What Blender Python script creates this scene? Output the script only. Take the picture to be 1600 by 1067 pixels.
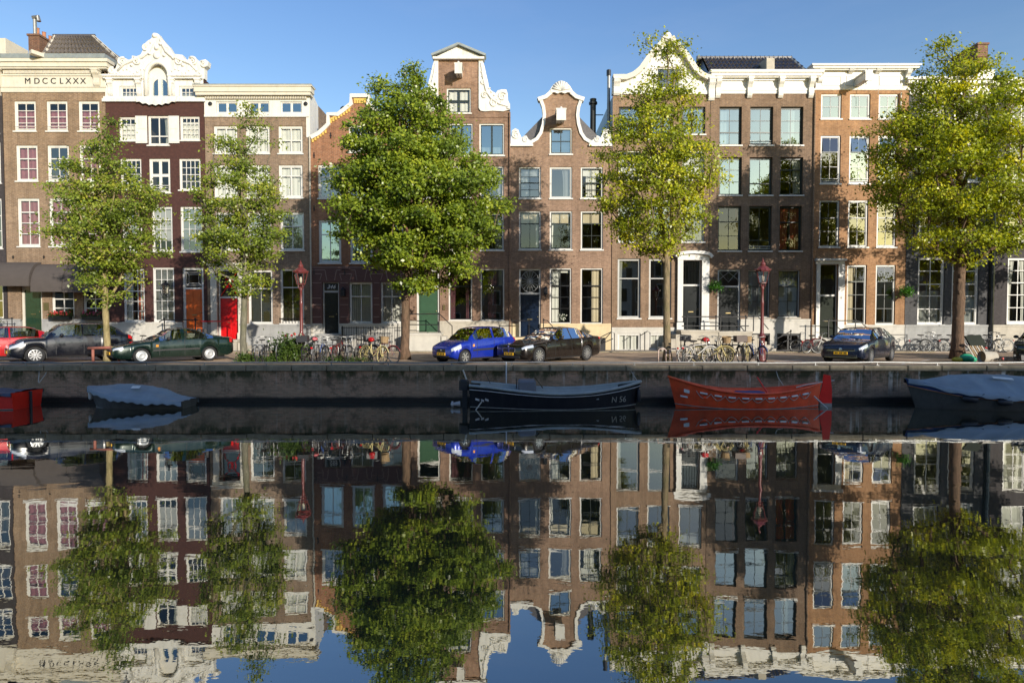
import bpy, bmesh, math, random
import numpy as np
from mathutils import Vector, Matrix
from mathutils.geometry import tessellate_polygon

for _o in list(bpy.data.objects):
    bpy.data.objects.remove(_o)
SC = bpy.context.scene
COL = SC.collection
R = math.radians
rnd = random.Random(7)

# ------------------------------------------------------------------ camera
CAMZ, FPX, PIT = 3.15, 1000.0, math.atan(33.5 / 1000.0)
YF, YQ, ZS = 36.4, 24.4, 1.40          # facade plane, quay face, street level (water is z = 0)
cam = bpy.data.cameras.new("camera")
cam.sensor_width = 36.0
cam.lens = 22.5
cam.clip_start = 0.1
cam.clip_end = 3000
camo = bpy.data.objects.new("camera", cam)
COL.objects.link(camo)
camo.location = (0, 0, CAMZ)
camo.rotation_euler = (math.pi / 2 - PIT, 0, 0)
SC.camera = camo

# ------------------------------------------------------------------ sky and sun
SUN_TO = Vector((0.65, -1.0, 0.285))       # towards the sun: low, behind the camera and to the right
SUN_EL = math.asin(SUN_TO.normalized().z)
world = bpy.data.worlds.new("World")
SC.world = world
world.use_nodes = True
wn, wl = world.node_tree.nodes, world.node_tree.links
wn.clear()
w_out = wn.new("ShaderNodeOutputWorld")
w_bg = wn.new("ShaderNodeBackground")
sky = wn.new("ShaderNodeTexSky")
sky.sky_type = 'NISHITA'
sky.sun_disc = False
sky.sun_elevation = SUN_EL
sky.sun_rotation = math.atan2(SUN_TO.x, SUN_TO.y)
sky.altitude = 0
sky.air_density = 1.25
sky.dust_density = 0.35
sky.ozone_density = 1.6
w_bg.inputs["Strength"].default_value = 0.135
# a veil of thin high cloud, very faint
w_tc = wn.new("ShaderNodeTexCoord")
w_map = wn.new("ShaderNodeMapping")
w_map.inputs["Scale"].default_value = (1.2, 1.2, 5.0)
w_map.inputs["Rotation"].default_value = (0.0, R(14), R(20))
w_noise = wn.new("ShaderNodeTexNoise")
w_noise.inputs["Scale"].default_value = 2.4
w_noise.inputs["Detail"].default_value = 7
w_noise.inputs["Roughness"].default_value = 0.62
w_ramp = wn.new("ShaderNodeMapRange")
w_ramp.inputs[1].default_value = 0.50
w_ramp.inputs[2].default_value = 0.85
w_ramp.inputs[3].default_value = 0.0
w_ramp.inputs[4].default_value = 0.10
w_mix = wn.new("ShaderNodeMixRGB")
w_mix.inputs["Color2"].default_value = (3.3, 3.6, 4.1, 1)
wl.new(w_tc.outputs["Generated"], w_map.inputs["Vector"])
wl.new(w_map.outputs["Vector"], w_noise.inputs["Vector"])
wl.new(w_noise.outputs["Fac"], w_ramp.inputs[0])
wl.new(w_ramp.outputs[0], w_mix.inputs["Fac"])
wl.new(sky.outputs["Color"], w_mix.inputs["Color1"])
w_hs = wn.new("ShaderNodeHueSaturation")
w_hs.inputs["Saturation"].default_value = 1.32
w_hs.inputs["Hue"].default_value = 0.522
wl.new(w_mix.outputs["Color"], w_hs.inputs["Color"])
wl.new(w_hs.outputs["Color"], w_bg.inputs["Color"])
wl.new(w_bg.outputs["Background"], w_out.inputs["Surface"])

sun = bpy.data.lights.new("sun", 'SUN')
sun.energy = 3.9
sun.angle = R(0.55)
sun.color = (1.0, 0.92, 0.80)
suno = bpy.data.objects.new("sun", sun)
COL.objects.link(suno)
suno.rotation_euler = (-SUN_TO).to_track_quat('-Z', 'Y').to_euler()
suno.location = SUN_TO.normalized() * 120

SC.view_settings.view_transform = 'Standard'
SC.view_settings.look = 'None'
SC.view_settings.exposure = 0.6
SC.view_settings.gamma = 1.0
SC.view_settings.use_curve_mapping = False
SC.render.engine = 'CYCLES'
SC.cycles.use_denoising = True
SC.cycles.max_bounces = 7
SC.cycles.transparent_max_bounces = 24
SC.cycles.glossy_bounces = 4
SC.cycles.diffuse_bounces = 3
SC.cycles.transmission_bounces = 4
SC.cycles.caustics_reflective = False
SC.cycles.caustics_refractive = False
SC.cycles.sample_clamp_indirect = 6

# ------------------------------------------------------------------ helpers
def W(px, py, Y=YF):
    """a point of the photograph measured on the vertical plane at distance Y -> world x, z"""
    u, v = px - 800.0, 533.5 - py
    t = Y / (v * math.sin(PIT) + FPX * math.cos(PIT))
    return u * t, CAMZ + t * (v * math.cos(PIT) - FPX * math.sin(PIT))

def GX(px, Y):
    """world x at street level"""
    t = Y / FPX
    return (px - 800.0) * t

ORG = {}

def mesh_from(name, v, f, smooth=False):
    me = bpy.data.meshes.new(name)
    me.from_pydata([tuple(p) for p in v], [], f)
    if smooth:
        me.polygons.foreach_set("use_smooth", [True] * len(me.polygons))
    me.update()
    return me

class MB:
    def __init__(self):
        self.v, self.f = [], []
    def add(self, v, f):
        n = len(self.v)
        self.v += [tuple(p) for p in v]
        self.f += [tuple(i + n for i in q) for q in f]
        return self
    def box(self, x0, x1, y0, y1, z0, z1):
        v = [(x0, y0, z0), (x1, y0, z0), (x1, y1, z0), (x0, y1, z0), (x0, y0, z1), (x1, y0, z1), (x1, y1, z1), (x0, y1, z1)]
        return self.add(v, [(0, 3, 2, 1), (4, 5, 6, 7), (0, 1, 5, 4), (1, 2, 6, 5), (2, 3, 7, 6), (3, 0, 4, 7)])
    def obox(self, c, ax, ay, az):
        c, ax, ay, az = Vector(c), Vector(ax), Vector(ay), Vector(az)
        v = [c + sx * ax + sy * ay + sz * az for sz in (-1, 1) for sx, sy in ((-1, -1), (1, -1), (1, 1), (-1, 1))]
        return self.add(v, [(0, 3, 2, 1), (4, 5, 6, 7), (0, 1, 5, 4), (1, 2, 6, 5), (2, 3, 7, 6), (3, 0, 4, 7)])
    def bbox(self, x0, x1, y0, y1, z0, z1, b):
        """box with chamfered vertical and top edges"""
        o = [(x0 + b, y0), (x1 - b, y0), (x1, y0 + b), (x1, y1 - b), (x1 - b, y1), (x0 + b, y1), (x0, y1 - b), (x0, y0 + b)]
        cx, cy = (x0 + x1) / 2, (y0 + y1) / 2
        def inset(p):
            return (p[0] + (b if p[0] < cx else -b), p[1] + (b if p[1] < cy else -b))
        v = [(p[0], p[1], z0) for p in o] + [(p[0], p[1], z1 - b) for p in o] + [(*inset(p), z1) for p in o]
        f = [tuple(range(7, -1, -1)), tuple(range(16, 24))]
        for k in (0, 8):
            for i in range(8):
                j = (i + 1) % 8
                f.append((k + i, k + j, k + 8 + j, k + 8 + i))
        return self.add(v, f)
    def quad(self, a, b, c, d):
        return self.add([a, b, c, d], [(0, 1, 2, 3)])
    def prism(self, pts, y0, y1, holes=()):
        """outline in x, z extruded along y, holes cut through"""
        loops = [list(pts)] + [list(h) for h in holes]
        flat = [p for lp in loops for p in lp]
        tris = tessellate_polygon([[Vector((p[0], p[1], 0)) for p in lp] for lp in loops])
        n = len(flat)
        v = [(p[0], y0, p[1]) for p in flat] + [(p[0], y1, p[1]) for p in flat]
        f = [tuple(t) for t in tris] + [tuple(i + n for i in reversed(t)) for t in tris]
        k = 0
        for lp in loops:
            m = len(lp)
            for i in range(m):
                j = (i + 1) % m
                f.append((k + i, k + j, k + j + n, k + i + n))
            k += m
        return self.add(v, f)
    def prism_z(self, pts, z0, z1):
        n = len(pts)
        v = [(p[0], p[1], z0) for p in pts] + [(p[0], p[1], z1) for p in pts]
        f = [tuple(range(n - 1, -1, -1)), tuple(range(n, 2 * n))]
        for i in range(n):
            j = (i + 1) % n
            f.append((i, j, j + n, i + n))
        return self.add(v, f)
    def prism_x(self, pts, x0, x1):
        """outline in y, z extruded along x"""
        n = len(pts)
        v = [(x0, p[0], p[1]) for p in pts] + [(x1, p[0], p[1]) for p in pts]
        f = [tuple(range(n - 1, -1, -1)), tuple(range(n, 2 * n))]
        for i in range(n):
            j = (i + 1) % n
            f.append((i, j, j + n, i + n))
        return self.add(v, f)
    def tube(self, path, r, n=6, closed=False, caps=True):
        P = [Vector(p) for p in path]
        m = len(P)
        rr = r if isinstance(r, (list, tuple)) else [r] * m
        v, f = [], []
        prev = None
        for i, p in enumerate(P):
            if closed:
                d = P[(i + 1) % m] - P[i - 1]
            else:
                d = P[min(i + 1, m - 1)] - P[max(i - 1, 0)]
            if d.length < 1e-9:
                d = Vector((0, 0, 1))
            d.normalize()
            if prev is None:
                a = Vector((0, 0, 1)) if abs(d.z) < 0.9 else Vector((1, 0, 0))
                a = (a - d * a.dot(d)).normalized()
            else:
                a = (prev - d * prev.dot(d))
                a = a.normalized() if a.length > 1e-6 else Vector((0, 0, 1)).cross(d).normalized()
            prev = a
            b = d.cross(a)
            for k in range(n):
                t = 2 * math.pi * k / n
                v.append(p + (a * math.cos(t) + b * math.sin(t)) * rr[i])
        last = m if closed else m - 1
        for i in range(last):
            j = (i + 1) % m
            for k in range(n):
                l = (k + 1) % n
                f.append((i * n + k, i * n + l, j * n + l, j * n + k))
        if caps and not closed:
            f.append(tuple(range(n - 1, -1, -1)))
            f.append(tuple((m - 1) * n + k for k in range(n)))
        return self.add(v, f)
    def lathe(self, prof, c=(0, 0, 0), n=12, axis='z', cap=True):
        """profile of (radius, height)"""
        v, f = [], []
        for r, h in prof:
            for k in range(n):
                t = 2 * math.pi * k / n
                if axis == 'z':
                    v.append((c[0] + r * math.cos(t), c[1] + r * math.sin(t), c[2] + h))
                elif axis == 'y':
                    v.append((c[0] + r * math.cos(t), c[1] + h, c[2] + r * math.sin(t)))
                else:
                    v.append((c[0] + h, c[1] + r * math.cos(t), c[2] + r * math.sin(t)))
        m = len(prof)
        for i in range(m - 1):
            for k in range(n):
                l = (k + 1) % n
                f.append((i * n + k, i * n + l, (i + 1) * n + l, (i + 1) * n + k))
        if cap:
            f.append(tuple(range(n - 1, -1, -1)))
            f.append(tuple((m - 1) * n + k for k in range(n)))
        return self.add(v, f)
    def grid(self, rows):
        """rows of equally many points"""
        n = len(rows[0])
        v = [p for r in rows for p in r]
        f = []
        for i in range(len(rows) - 1):
            for k in range(n - 1):
                f.append((i * n + k, i * n + k + 1, (i + 1) * n + k + 1, (i + 1) * n + k))
        return self.add(v, f)
    def ball(self, c, rx, ry=None, rz=None, n=8, m=6):
        ry = rx if ry is None else ry
        rz = rx if rz is None else rz
        v = [(c[0], c[1], c[2] - rz)]
        for i in range(1, m):
            a = math.pi * i / m - math.pi / 2
            for k in range(n):
                t = 2 * math.pi * k / n
                v.append((c[0] + rx * math.cos(a) * math.cos(t), c[1] + ry * math.cos(a) * math.sin(t), c[2] + rz * math.sin(a)))
        v.append((c[0], c[1], c[2] + rz))
        f = []
        for k in range(n):
            f.append((0, 1 + (k + 1) % n, 1 + k))
            f.append((len(v) - 1, 1 + (m - 2) * n + k, 1 + (m - 2) * n + (k + 1) % n))
        for i in range(m - 2):
            for k in range(n):
                l = (k + 1) % n
                f.append((1 + i * n + k, 1 + i * n + l, 1 + (i + 1) * n + l, 1 + (i + 1) * n + k))
        return self.add(v, f)
    def build(self, name, material, parent=None, smooth=False, label=None, **kw):
        if not self.f:
            return None
        org = ORG.get(parent.name, Vector()) if parent else Vector(kw.get('origin', (0, 0, 0)))
        v = [(p[0] - org[0], p[1] - org[1], p[2] - org[2]) for p in self.v]
        me = mesh_from(name, v, self.f, smooth)
        me.materials.append(material)
        o = bpy.data.objects.new(name, me)
        COL.objects.link(o)
        if parent:
            o.parent = parent
        else:
            o.location = org
        ORG[o.name] = org
        if label:
            o["label"] = label
        for k in ('category', 'group', 'kind'):
            if k in kw and kw[k]:
                o[k] = kw[k]
        return o

def thing(name, label, cat, loc=(0, 0, 0), rz=0.0, group=None, local=False):
    o = bpy.data.objects.new(name, None)
    o.empty_display_size = 0.3
    COL.objects.link(o)
    o.location = loc
    o.rotation_euler = (0, 0, rz)
    o["label"] = label
    o["category"] = cat
    if group:
        o["group"] = group
    ORG[o.name] = Vector((0, 0, 0)) if local else Vector(loc)
    return o

KIDS = {}
def kids(o):
    return [c for c in bpy.data.objects if c.parent == o]

def copy_tree(o, parent=None, cache=None):
    c = o.copy()
    COL.objects.link(c)
    c.parent = parent
    ORG[c.name] = ORG.get(o.name, Vector())
    for ch in o.children:
        copy_tree(ch, c)
    return c

def children_first(objs):
    pass

def lerp(a, b, t):
    return a + (b - a) * t

def interp(x, pts):
    if x <= pts[0][0]:
        return pts[0][1]
    for (a, va), (b, vb) in zip(pts, pts[1:]):
        if x <= b:
            t = (x - a) / (b - a) if b > a else 0
            return va + (vb - va) * t
    return pts[-1][1]

def sinterp(x, pts):
    """smooth interpolation (cosine blend)"""
    if x <= pts[0][0]:
        return pts[0][1]
    for (a, va), (b, vb) in zip(pts, pts[1:]):
        if x <= b:
            t = (x - a) / (b - a) if b > a else 0
            t = t * t * (3 - 2 * t)
            return va + (vb - va) * t
    return pts[-1][1]

def cinterp(x, pts):
    """monotone-ish catmull-rom through (x, v)"""
    n = len(pts)
    if x <= pts[0][0]:
        return pts[0][1]
    if x >= pts[-1][0]:
        return pts[-1][1]
    for i in range(n - 1):
        if x <= pts[i + 1][0]:
            x0, y0 = pts[i]
            x1, y1 = pts[i + 1]
            h = x1 - x0
            m0 = (pts[i + 1][1] - pts[max(i - 1, 0)][1]) / (pts[i + 1][0] - pts[max(i - 1, 0)][0])
            m1 = (pts[min(i + 2, n - 1)][1] - pts[i][1]) / (pts[min(i + 2, n - 1)][0] - pts[i][0])
            t = (x - x0) / h
            return ((2 * t**3 - 3 * t**2 + 1) * y0 + (t**3 - 2 * t**2 + t) * h * m0 + (-2 * t**3 + 3 * t**2) * y1 + (t**3 - t**2) * h * m1)

# ------------------------------------------------------------------ materials
def new_mat(name):
    m = bpy.data.materials.new(name)
    m.use_nodes = True
    nt = m.node_tree
    bs = nt.nodes["Principled BSDF"]
    return m, nt, bs

def nd(nt, kind, **inp):
    n = nt.nodes.new(kind)
    for k, val in inp.items():
        n.inputs[k].default_value = val
    return n

def c4(c):
    return (c[0], c[1], c[2], 1.0)

def paint(name, col, rough=0.5, metal=0.0, var=0.12, scale=3.0, bump=0.0, bscale=60.0, spec=0.5, dirt=None, coat=0.0):
    """painted or plain surface: slight tone variation, optional dirt blotches and fine relief"""
    m, nt, bs = new_mat(name)
    L = nt.links
    tc = nt.nodes.new("ShaderNodeTexCoord")
    no = nd(nt, "ShaderNodeTexNoise", Scale=scale, Detail=6.0, Roughness=0.65)
    L.new(tc.outputs["Object"], no.inputs["Vector"])
    mr = nd(nt, "ShaderNodeMapRange")
    mr.inputs[1].default_value, mr.inputs[2].default_value = 0.3, 0.7
    mr.inputs[3].default_value, mr.inputs[4].default_value = 1.0 - var, 1.0 + var
    L.new(no.outputs["Fac"], mr.inputs[0])
    mx = nt.nodes.new("ShaderNodeMixRGB")
    mx.blend_type = 'MULTIPLY'
    mx.inputs["Fac"].default_value = 1.0
    mx.inputs["Color1"].default_value = c4(col)
    L.new(mr.outputs[0], mx.inputs["Color2"])
    outc = mx.outputs["Color"]
    if dirt:
        n2 = nd(nt, "ShaderNodeTexNoise", Scale=dirt[1], Detail=8.0, Roughness=0.7)
        mp = nt.nodes.new("ShaderNodeMapping")
        mp.inputs["Scale"].default_value = (2.2, 2.2, 0.5)
        L.new(tc.outputs["Object"], mp.inputs["Vector"])
        L.new(mp.outputs["Vector"], n2.inputs["Vector"])
        r2 = nd(nt, "ShaderNodeMapRange")
        r2.inputs[1].default_value, r2.inputs[2].default_value = 0.5, 0.75
        r2.inputs[3].default_value, r2.inputs[4].default_value = 0.0, dirt[2]
        L.new(n2.outputs["Fac"], r2.inputs[0])
        m2 = nt.nodes.new("ShaderNodeMixRGB")
        m2.inputs["Color2"].default_value = c4(dirt[0])
        L.new(r2.outputs[0], m2.inputs["Fac"])
        L.new(outc, m2.inputs["Color1"])
        outc = m2.outputs["Color"]
    L.new(outc, bs.inputs["Base Color"])
    bs.inputs["Roughness"].default_value = rough
    bs.inputs["Metallic"].default_value = metal
    bs.inputs["Specular IOR Level"].default_value = spec
    if coat:
        bs.inputs["Coat Weight"].default_value = coat
        bs.inputs["Coat Roughness"].default_value = 0.04
    if bump:
        n3 = nd(nt, "ShaderNodeTexNoise", Scale=bscale, Detail=4.0)
        L.new(tc.outputs["Object"], n3.inputs["Vector"])
        bm_ = nd(nt, "ShaderNodeBump", Strength=bump, Distance=0.02)
        L.new(n3.outputs["Fac"], bm_.inputs["Height"])
        L.new(bm_.outputs["Normal"], bs.inputs["Normal"])
    return m

def brick(name, c1, c2, mortar, weather=(0.42, 0.38, 0.34), wamt=0.5, bw=0.215, bh=0.068, ms=0.011, rough=0.85, bump=0.5, streak=0.4):
    m, nt, bs = new_mat(name)
    L = nt.links
    tc = nt.nodes.new("ShaderNodeTexCoord")
    sp = nt.nodes.new("ShaderNodeSeparateXYZ")
    L.new(tc.outputs["Object"], sp.inputs[0])
    ad = nt.nodes.new("ShaderNodeMath")
    L.new(sp.outputs["X"], ad.inputs[0])
    L.new(sp.outputs["Y"], ad.inputs[1])
    cb = nt.nodes.new("ShaderNodeCombineXYZ")
    L.new(ad.outputs[0], cb.inputs["X"])
    L.new(sp.outputs["Z"], cb.inputs["Y"])
    br = nt.nodes.new("ShaderNodeTexBrick")
    br.inputs["Scale"].default_value = 1.0
    br.inputs["Brick Width"].default_value = bw
    br.inputs["Row Height"].default_value = bh
    br.inputs["Mortar Size"].default_value = ms
    br.inputs["Mortar Smooth"].default_value = 0.3
    br.inputs["Bias"].default_value = -0.1
    br.inputs["Color1"].default_value = c4(c1)
    br.inputs["Color2"].default_value = c4(c2)
    br.inputs["Mortar"].default_value = c4(mortar)
    L.new(cb.outputs[0], br.inputs["Vector"])
    # broad weathering
    n1 = nd(nt, "ShaderNodeTexNoise", Scale=0.55, Detail=9.0, Roughness=0.68)
    L.new(tc.outputs["Object"], n1.inputs["Vector"])
    r1 = nd(nt, "ShaderNodeMapRange")
    r1.inputs[1].default_value, r1.inputs[2].default_value = 0.35, 0.68
    r1.inputs[3].default_value, r1.inputs[4].default_value = 0.0, 1.0
    L.new(n1.outputs["Fac"], r1.inputs[0])
    wm = nt.nodes.new("ShaderNodeMixRGB")
    wm.blend_type = 'MULTIPLY'
    wm.inputs["Fac"].default_value = wamt
    L.new(br.outputs["Color"], wm.inputs["Color1"])
    cr = nt.nodes.new("ShaderNodeMixRGB")
    cr.inputs["Color1"].default_value = c4(weather)
    cr.inputs["Color2"].default_value = (1.25, 1.2, 1.15, 1)
    L.new(r1.outputs[0], cr.inputs["Fac"])
    L.new(cr.outputs["Color"], wm.inputs["Color2"])
    # vertical run-off streaks
    mp = nt.nodes.new("ShaderNodeMapping")
    mp.inputs["Scale"].default_value = (3.5, 3.5, 0.22)
    L.new(tc.outputs["Object"], mp.inputs["Vector"])
    n2 = nd(nt, "ShaderNodeTexNoise", Scale=1.0, Detail=6.0, Roughness=0.6)
    L.new(mp.outputs["Vector"], n2.inputs["Vector"])
    r2 = nd(nt, "ShaderNodeMapRange")
    r2.inputs[1].default_value, r2.inputs[2].default_value = 0.42, 0.72
    r2.inputs[3].default_value, r2.inputs[4].default_value = 0.0, streak
    L.new(n2.outputs["Fac"], r2.inputs[0])
    sm = nt.nodes.new("ShaderNodeMixRGB")
    sm.blend_type = 'MULTIPLY'
    sm.inputs["Color2"].default_value = (0.45, 0.42, 0.4, 1)
    L.new(r2.outputs[0], sm.inputs["Fac"])
    L.new(wm.outputs["Color"], sm.inputs["Color1"])
    # per-patch brick tone
    n4 = nd(nt, "ShaderNodeTexNoise", Scale=7.0, Detail=3.0, Roughness=0.7)
    L.new(cb.outputs[0], n4.inputs["Vector"])
    r4 = nd(nt, "ShaderNodeMapRange")
    r4.inputs[1].default_value, r4.inputs[2].default_value = 0.3, 0.7
    r4.inputs[3].default_value, r4.inputs[4].default_value = 0.78, 1.18
    L.new(n4.outputs["Fac"], r4.inputs[0])
    vm = nt.nodes.new("ShaderNodeMixRGB")
    vm.blend_type = 'MULTIPLY'
    vm.inputs["Fac"].default_value = 1.0
    L.new(sm.outputs["Color"], vm.inputs["Color1"])
    L.new(r4.outputs[0], vm.inputs["Color2"])
    L.new(vm.outputs["Color"], bs.inputs["Base Color"])
    bs.inputs["Roughness"].default_value = rough
    bs.inputs["Specular IOR Level"].default_value = 0.25
    bm_ = nd(nt, "ShaderNodeBump", Strength=bump, Distance=0.01)
    bm_.invert = True
    L.new(br.outputs["Fac"], bm_.inputs["Height"])
    L.new(bm_.outputs["Normal"], bs.inputs["Normal"])
    return m

def glass_mat(name, refl=0.10, tint=(0.85, 0.9, 0.88), rough=0.015, wav=0.0, rcol=(1, 1, 1)):
    m = bpy.data.materials.new(name)
    m.use_nodes = True
    nt = m.node_tree
    nt.nodes.clear()
    L = nt.links
    out = nt.nodes.new("ShaderNodeOutputMaterial")
    mx = nt.nodes.new("ShaderNodeMixShader")
    tr = nd(nt, "ShaderNodeBsdfTransparent")
    tr.inputs["Color"].default_value = c4(tint)
    gl = nt.nodes.new("ShaderNodeBsdfGlossy")
    gl.inputs["Color"].default_value = c4(rcol)
    gl.inputs["Roughness"].default_value = rough
    fr = nd(nt, "ShaderNodeFresnel", IOR=1.5)
    ad = nt.nodes.new("ShaderNodeMath")
    ad.use_clamp = True
    L.new(fr.outputs[0], ad.inputs[0])
    ad.inputs[1].default_value = refl
    L.new(ad.outputs[0], mx.inputs["Fac"])
    L.new(tr.outputs[0], mx.inputs[1])
    L.new(gl.outputs[0], mx.inputs[2])
    L.new(mx.outputs[0], out.inputs["Surface"])
    if wav:
        tc = nt.nodes.new("ShaderNodeTexCoord")
        no = nd(nt, "ShaderNodeTexNoise", Scale=1.6, Detail=2.0)
        L.new(tc.outputs["Object"], no.inputs["Vector"])
        bm_ = nd(nt, "ShaderNodeBump", Strength=wav, Distance=0.02)
        L.new(no.outputs["Fac"], bm_.inputs["Height"])
        L.new(bm_.outputs["Normal"], gl.inputs["Normal"])
    return m

M = {}
M['white'] = paint("white_paint", (0.63, 0.615, 0.575), 0.45, var=0.05, dirt=((0.33, 0.30, 0.25), 1.5, 0.5))
M['cream'] = paint("cream_paint", (0.57, 0.535, 0.455), 0.5, var=0.06, dirt=((0.38, 0.33, 0.25), 1.4, 0.4))
M['gable_white'] = paint("gable_white", (0.66, 0.65, 0.62), 0.55, var=0.07, bump=0.35, bscale=14, dirt=((0.27, 0.245, 0.20), 2.2, 0.6))
M['black'] = paint("black_paint", (0.012, 0.013, 0.015), 0.3, var=0.1)
M['dark_sash'] = paint("dark_green_sash", (0.012, 0.02, 0.018), 0.35)
M['grey_frame'] = paint("grey_frame", (0.42, 0.42, 0.40), 0.5, var=0.08)
M['iron'] = paint("black_iron", (0.015, 0.015, 0.017), 0.45, metal=0.2, bump=0.2)
M['stone'] = paint("pale_stone", (0.43, 0.39, 0.32), 0.8, var=0.16, scale=2.0, bump=0.3, bscale=25, dirt=((0.2, 0.18, 0.15), 1.2, 0.55))
M['stone_white'] = paint("whitewashed_stone", (0.50, 0.475, 0.42), 0.75, var=0.12, scale=2.0, bump=0.2, bscale=20, dirt=((0.28, 0.26, 0.23), 1.4, 0.5))
M['stone_grey'] = paint("bluestone", (0.30, 0.30, 0.29), 0.75, var=0.15, scale=2.4, bump=0.25, bscale=25, dirt=((0.14, 0.13, 0.12), 1.2, 0.5))
M['stone_yellow'] = paint("sandstone", (0.60, 0.48, 0.29), 0.8, var=0.12, scale=2.0, bump=0.25, bscale=25, dirt=((0.3, 0.24, 0.15), 1.2, 0.4))
M['brick_tan'] = brick("brick_tan", (0.28, 0.185, 0.115), (0.20, 0.13, 0.085), (0.33, 0.27, 0.20))
M['brick_maroon'] = brick("brick_maroon_painted", (0.078, 0.034, 0.028), (0.066, 0.030, 0.025), (0.064, 0.028, 0.023), wamt=0.2, bump=0.15, rough=0.6, streak=0.15)
M['brick_grey'] = brick("brick_greybrown", (0.27, 0.19, 0.135), (0.19, 0.135, 0.098), (0.31, 0.25, 0.19))
M['brick_orange'] = brick("brick_orange", (0.34, 0.145, 0.075), (0.24, 0.10, 0.052), (0.36, 0.25, 0.17))
M['brick_brown'] = brick("brick_brown", (0.30, 0.19, 0.138), (0.205, 0.125, 0.09), (0.31, 0.22, 0.155))
M['brick_brown2'] = brick("brick_brown_pale", (0.33, 0.215, 0.152), (0.235, 0.15, 0.106), (0.34, 0.25, 0.18))
M['brick_taupe'] = brick("brick_taupe", (0.285, 0.185, 0.12), (0.215, 0.14, 0.09), (0.33, 0.25, 0.18))
M['brick_umber'] = brick("brick_umber", (0.235, 0.155, 0.104), (0.17, 0.112, 0.075), (0.29, 0.22, 0.16))
M['brick_amber'] = brick("brick_amber", (0.41, 0.225, 0.112), (0.32, 0.165, 0.082), (0.42, 0.28, 0.17))
M['brick_slate'] = brick("brick_slate_painted", (0.085, 0.085, 0.088), (0.07, 0.07, 0.074), (0.06, 0.06, 0.063), wamt=0.25, bump=0.2, rough=0.7)
M['brick_dusk'] = brick("brick_dusk_painted", (0.06, 0.05, 0.052), (0.05, 0.043, 0.045), (0.045, 0.04, 0.04), wamt=0.25, bump=0.2, rough=0.7)
M['brick_rust'] = brick("brick_chimney", (0.20, 0.09, 0.06), (0.14, 0.07, 0.05), (0.26, 0.2, 0.15))
M['yellow_brick'] = paint("yellow_brick_trim", (0.62, 0.40, 0.10), 0.8, var=0.15, scale=9)
M['ground_brown'] = paint("maroon_render", (0.10, 0.045, 0.038), 0.7, var=0.15, scale=2.0, bump=0.15)
M['joint'] = paint("pale_joint", (0.30, 0.21, 0.17), 0.8)
M['tile_dark'] = paint("roof_tile_dark", (0.085, 0.078, 0.082), 0.32, var=0.3, scale=12, bump=0.2)
M['tile_grey'] = paint("roof_tile_grey", (0.15, 0.13, 0.112), 0.6, var=0.35, scale=10, bump=0.3)
M['zinc'] = paint("zinc", (0.27, 0.30, 0.30), 0.45, metal=0.3, var=0.15, scale=4)
M['room'] = paint("room_plaster", (0.20, 0.16, 0.12), 0.9, var=0.2, scale=0.7)
M['floor_in'] = paint("room_floor", (0.11, 0.07, 0.04), 0.6, var=0.2, scale=2)
M['curtain_white'] = paint("curtain_white", (0.74, 0.72, 0.66), 0.9, var=0.06)
M['curtain_grey'] = paint("curtain_grey", (0.40, 0.40, 0.40), 0.9, var=0.08)
M['curtain_beige'] = paint("curtain_beige", (0.62, 0.52, 0.36), 0.9, var=0.08)
M['curtain_plum'] = paint("curtain_plum", (0.30, 0.115, 0.14), 0.9, var=0.15, scale=5)
M['curtain_rust'] = paint("curtain_rust", (0.42, 0.09, 0.035), 0.9, var=0.2, scale=5)
M['curtain_olive'] = paint("blind_olive", (0.075, 0.068, 0.034), 0.9, var=0.06)
M['awning'] = paint("awning_canvas", (0.075, 0.062, 0.055), 0.9, var=0.08)
M['door_green'] = paint("door_green", (0.012, 0.035, 0.02), 0.25, var=0.15, coat=0.4)
M['door_sage'] = paint("door_sage", (0.035, 0.085, 0.045), 0.35, var=0.1, coat=0.2)
M['door_orange'] = paint("door_orange", (0.60, 0.11, 0.010), 0.35, var=0.15, coat=0.3)
M['door_red'] = paint("door_red", (0.58, 0.006, 0.008), 0.3, var=0.08, coat=0.3)
M['door_black'] = paint("door_black", (0.008, 0.010, 0.011), 0.22, var=0.1, coat=0.2)
M['door_blue'] = paint("door_navy", (0.007, 0.014, 0.032), 0.18, var=0.15, coat=0.5)
M['door_olive'] = paint("door_olive", (0.02, 0.025, 0.018), 0.75, var=0.15, spec=0.2)
M['brass'] = paint("brass", (0.32, 0.25, 0.12), 0.35, metal=0.9)
M['steel'] = paint("galvanised_steel", (0.30, 0.30, 0.29), 0.42, metal=0.7, var=0.15, scale=8)
M['lamp_red'] = paint("lamp_maroon", (0.14, 0.030, 0.028), 0.4, var=0.18, scale=5, bump=0.1, coat=0.2)
M['lamp_glass'] = glass_mat("lamp_glass", 0.12, (0.93, 0.9, 0.82), 0.12)
M['soot'] = paint("flue_black", (0.02, 0.022, 0.024), 0.35, metal=0.3)
M['pot'] = paint("terracotta", (0.36, 0.16, 0.09), 0.8, var=0.2)
M['letters'] = paint("letter_black", (0.02, 0.02, 0.02), 0.6)
M['letter_white'] = paint("letter_white", (0.75, 0.75, 0.72), 0.6)
G = {}
G['dark'] = glass_mat("pane_dark", 0.05, (0.55, 0.58, 0.56))
G['clear'] = glass_mat("pane_clear", 0.05, (0.88, 0.9, 0.88))
G['sky'] = glass_mat("pane_sky", 0.36, (0.55, 0.62, 0.62), rcol=(0.86, 1.0, 1.0))
G['mid'] = glass_mat("pane_mid", 0.17, (0.62, 0.65, 0.64))

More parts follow.
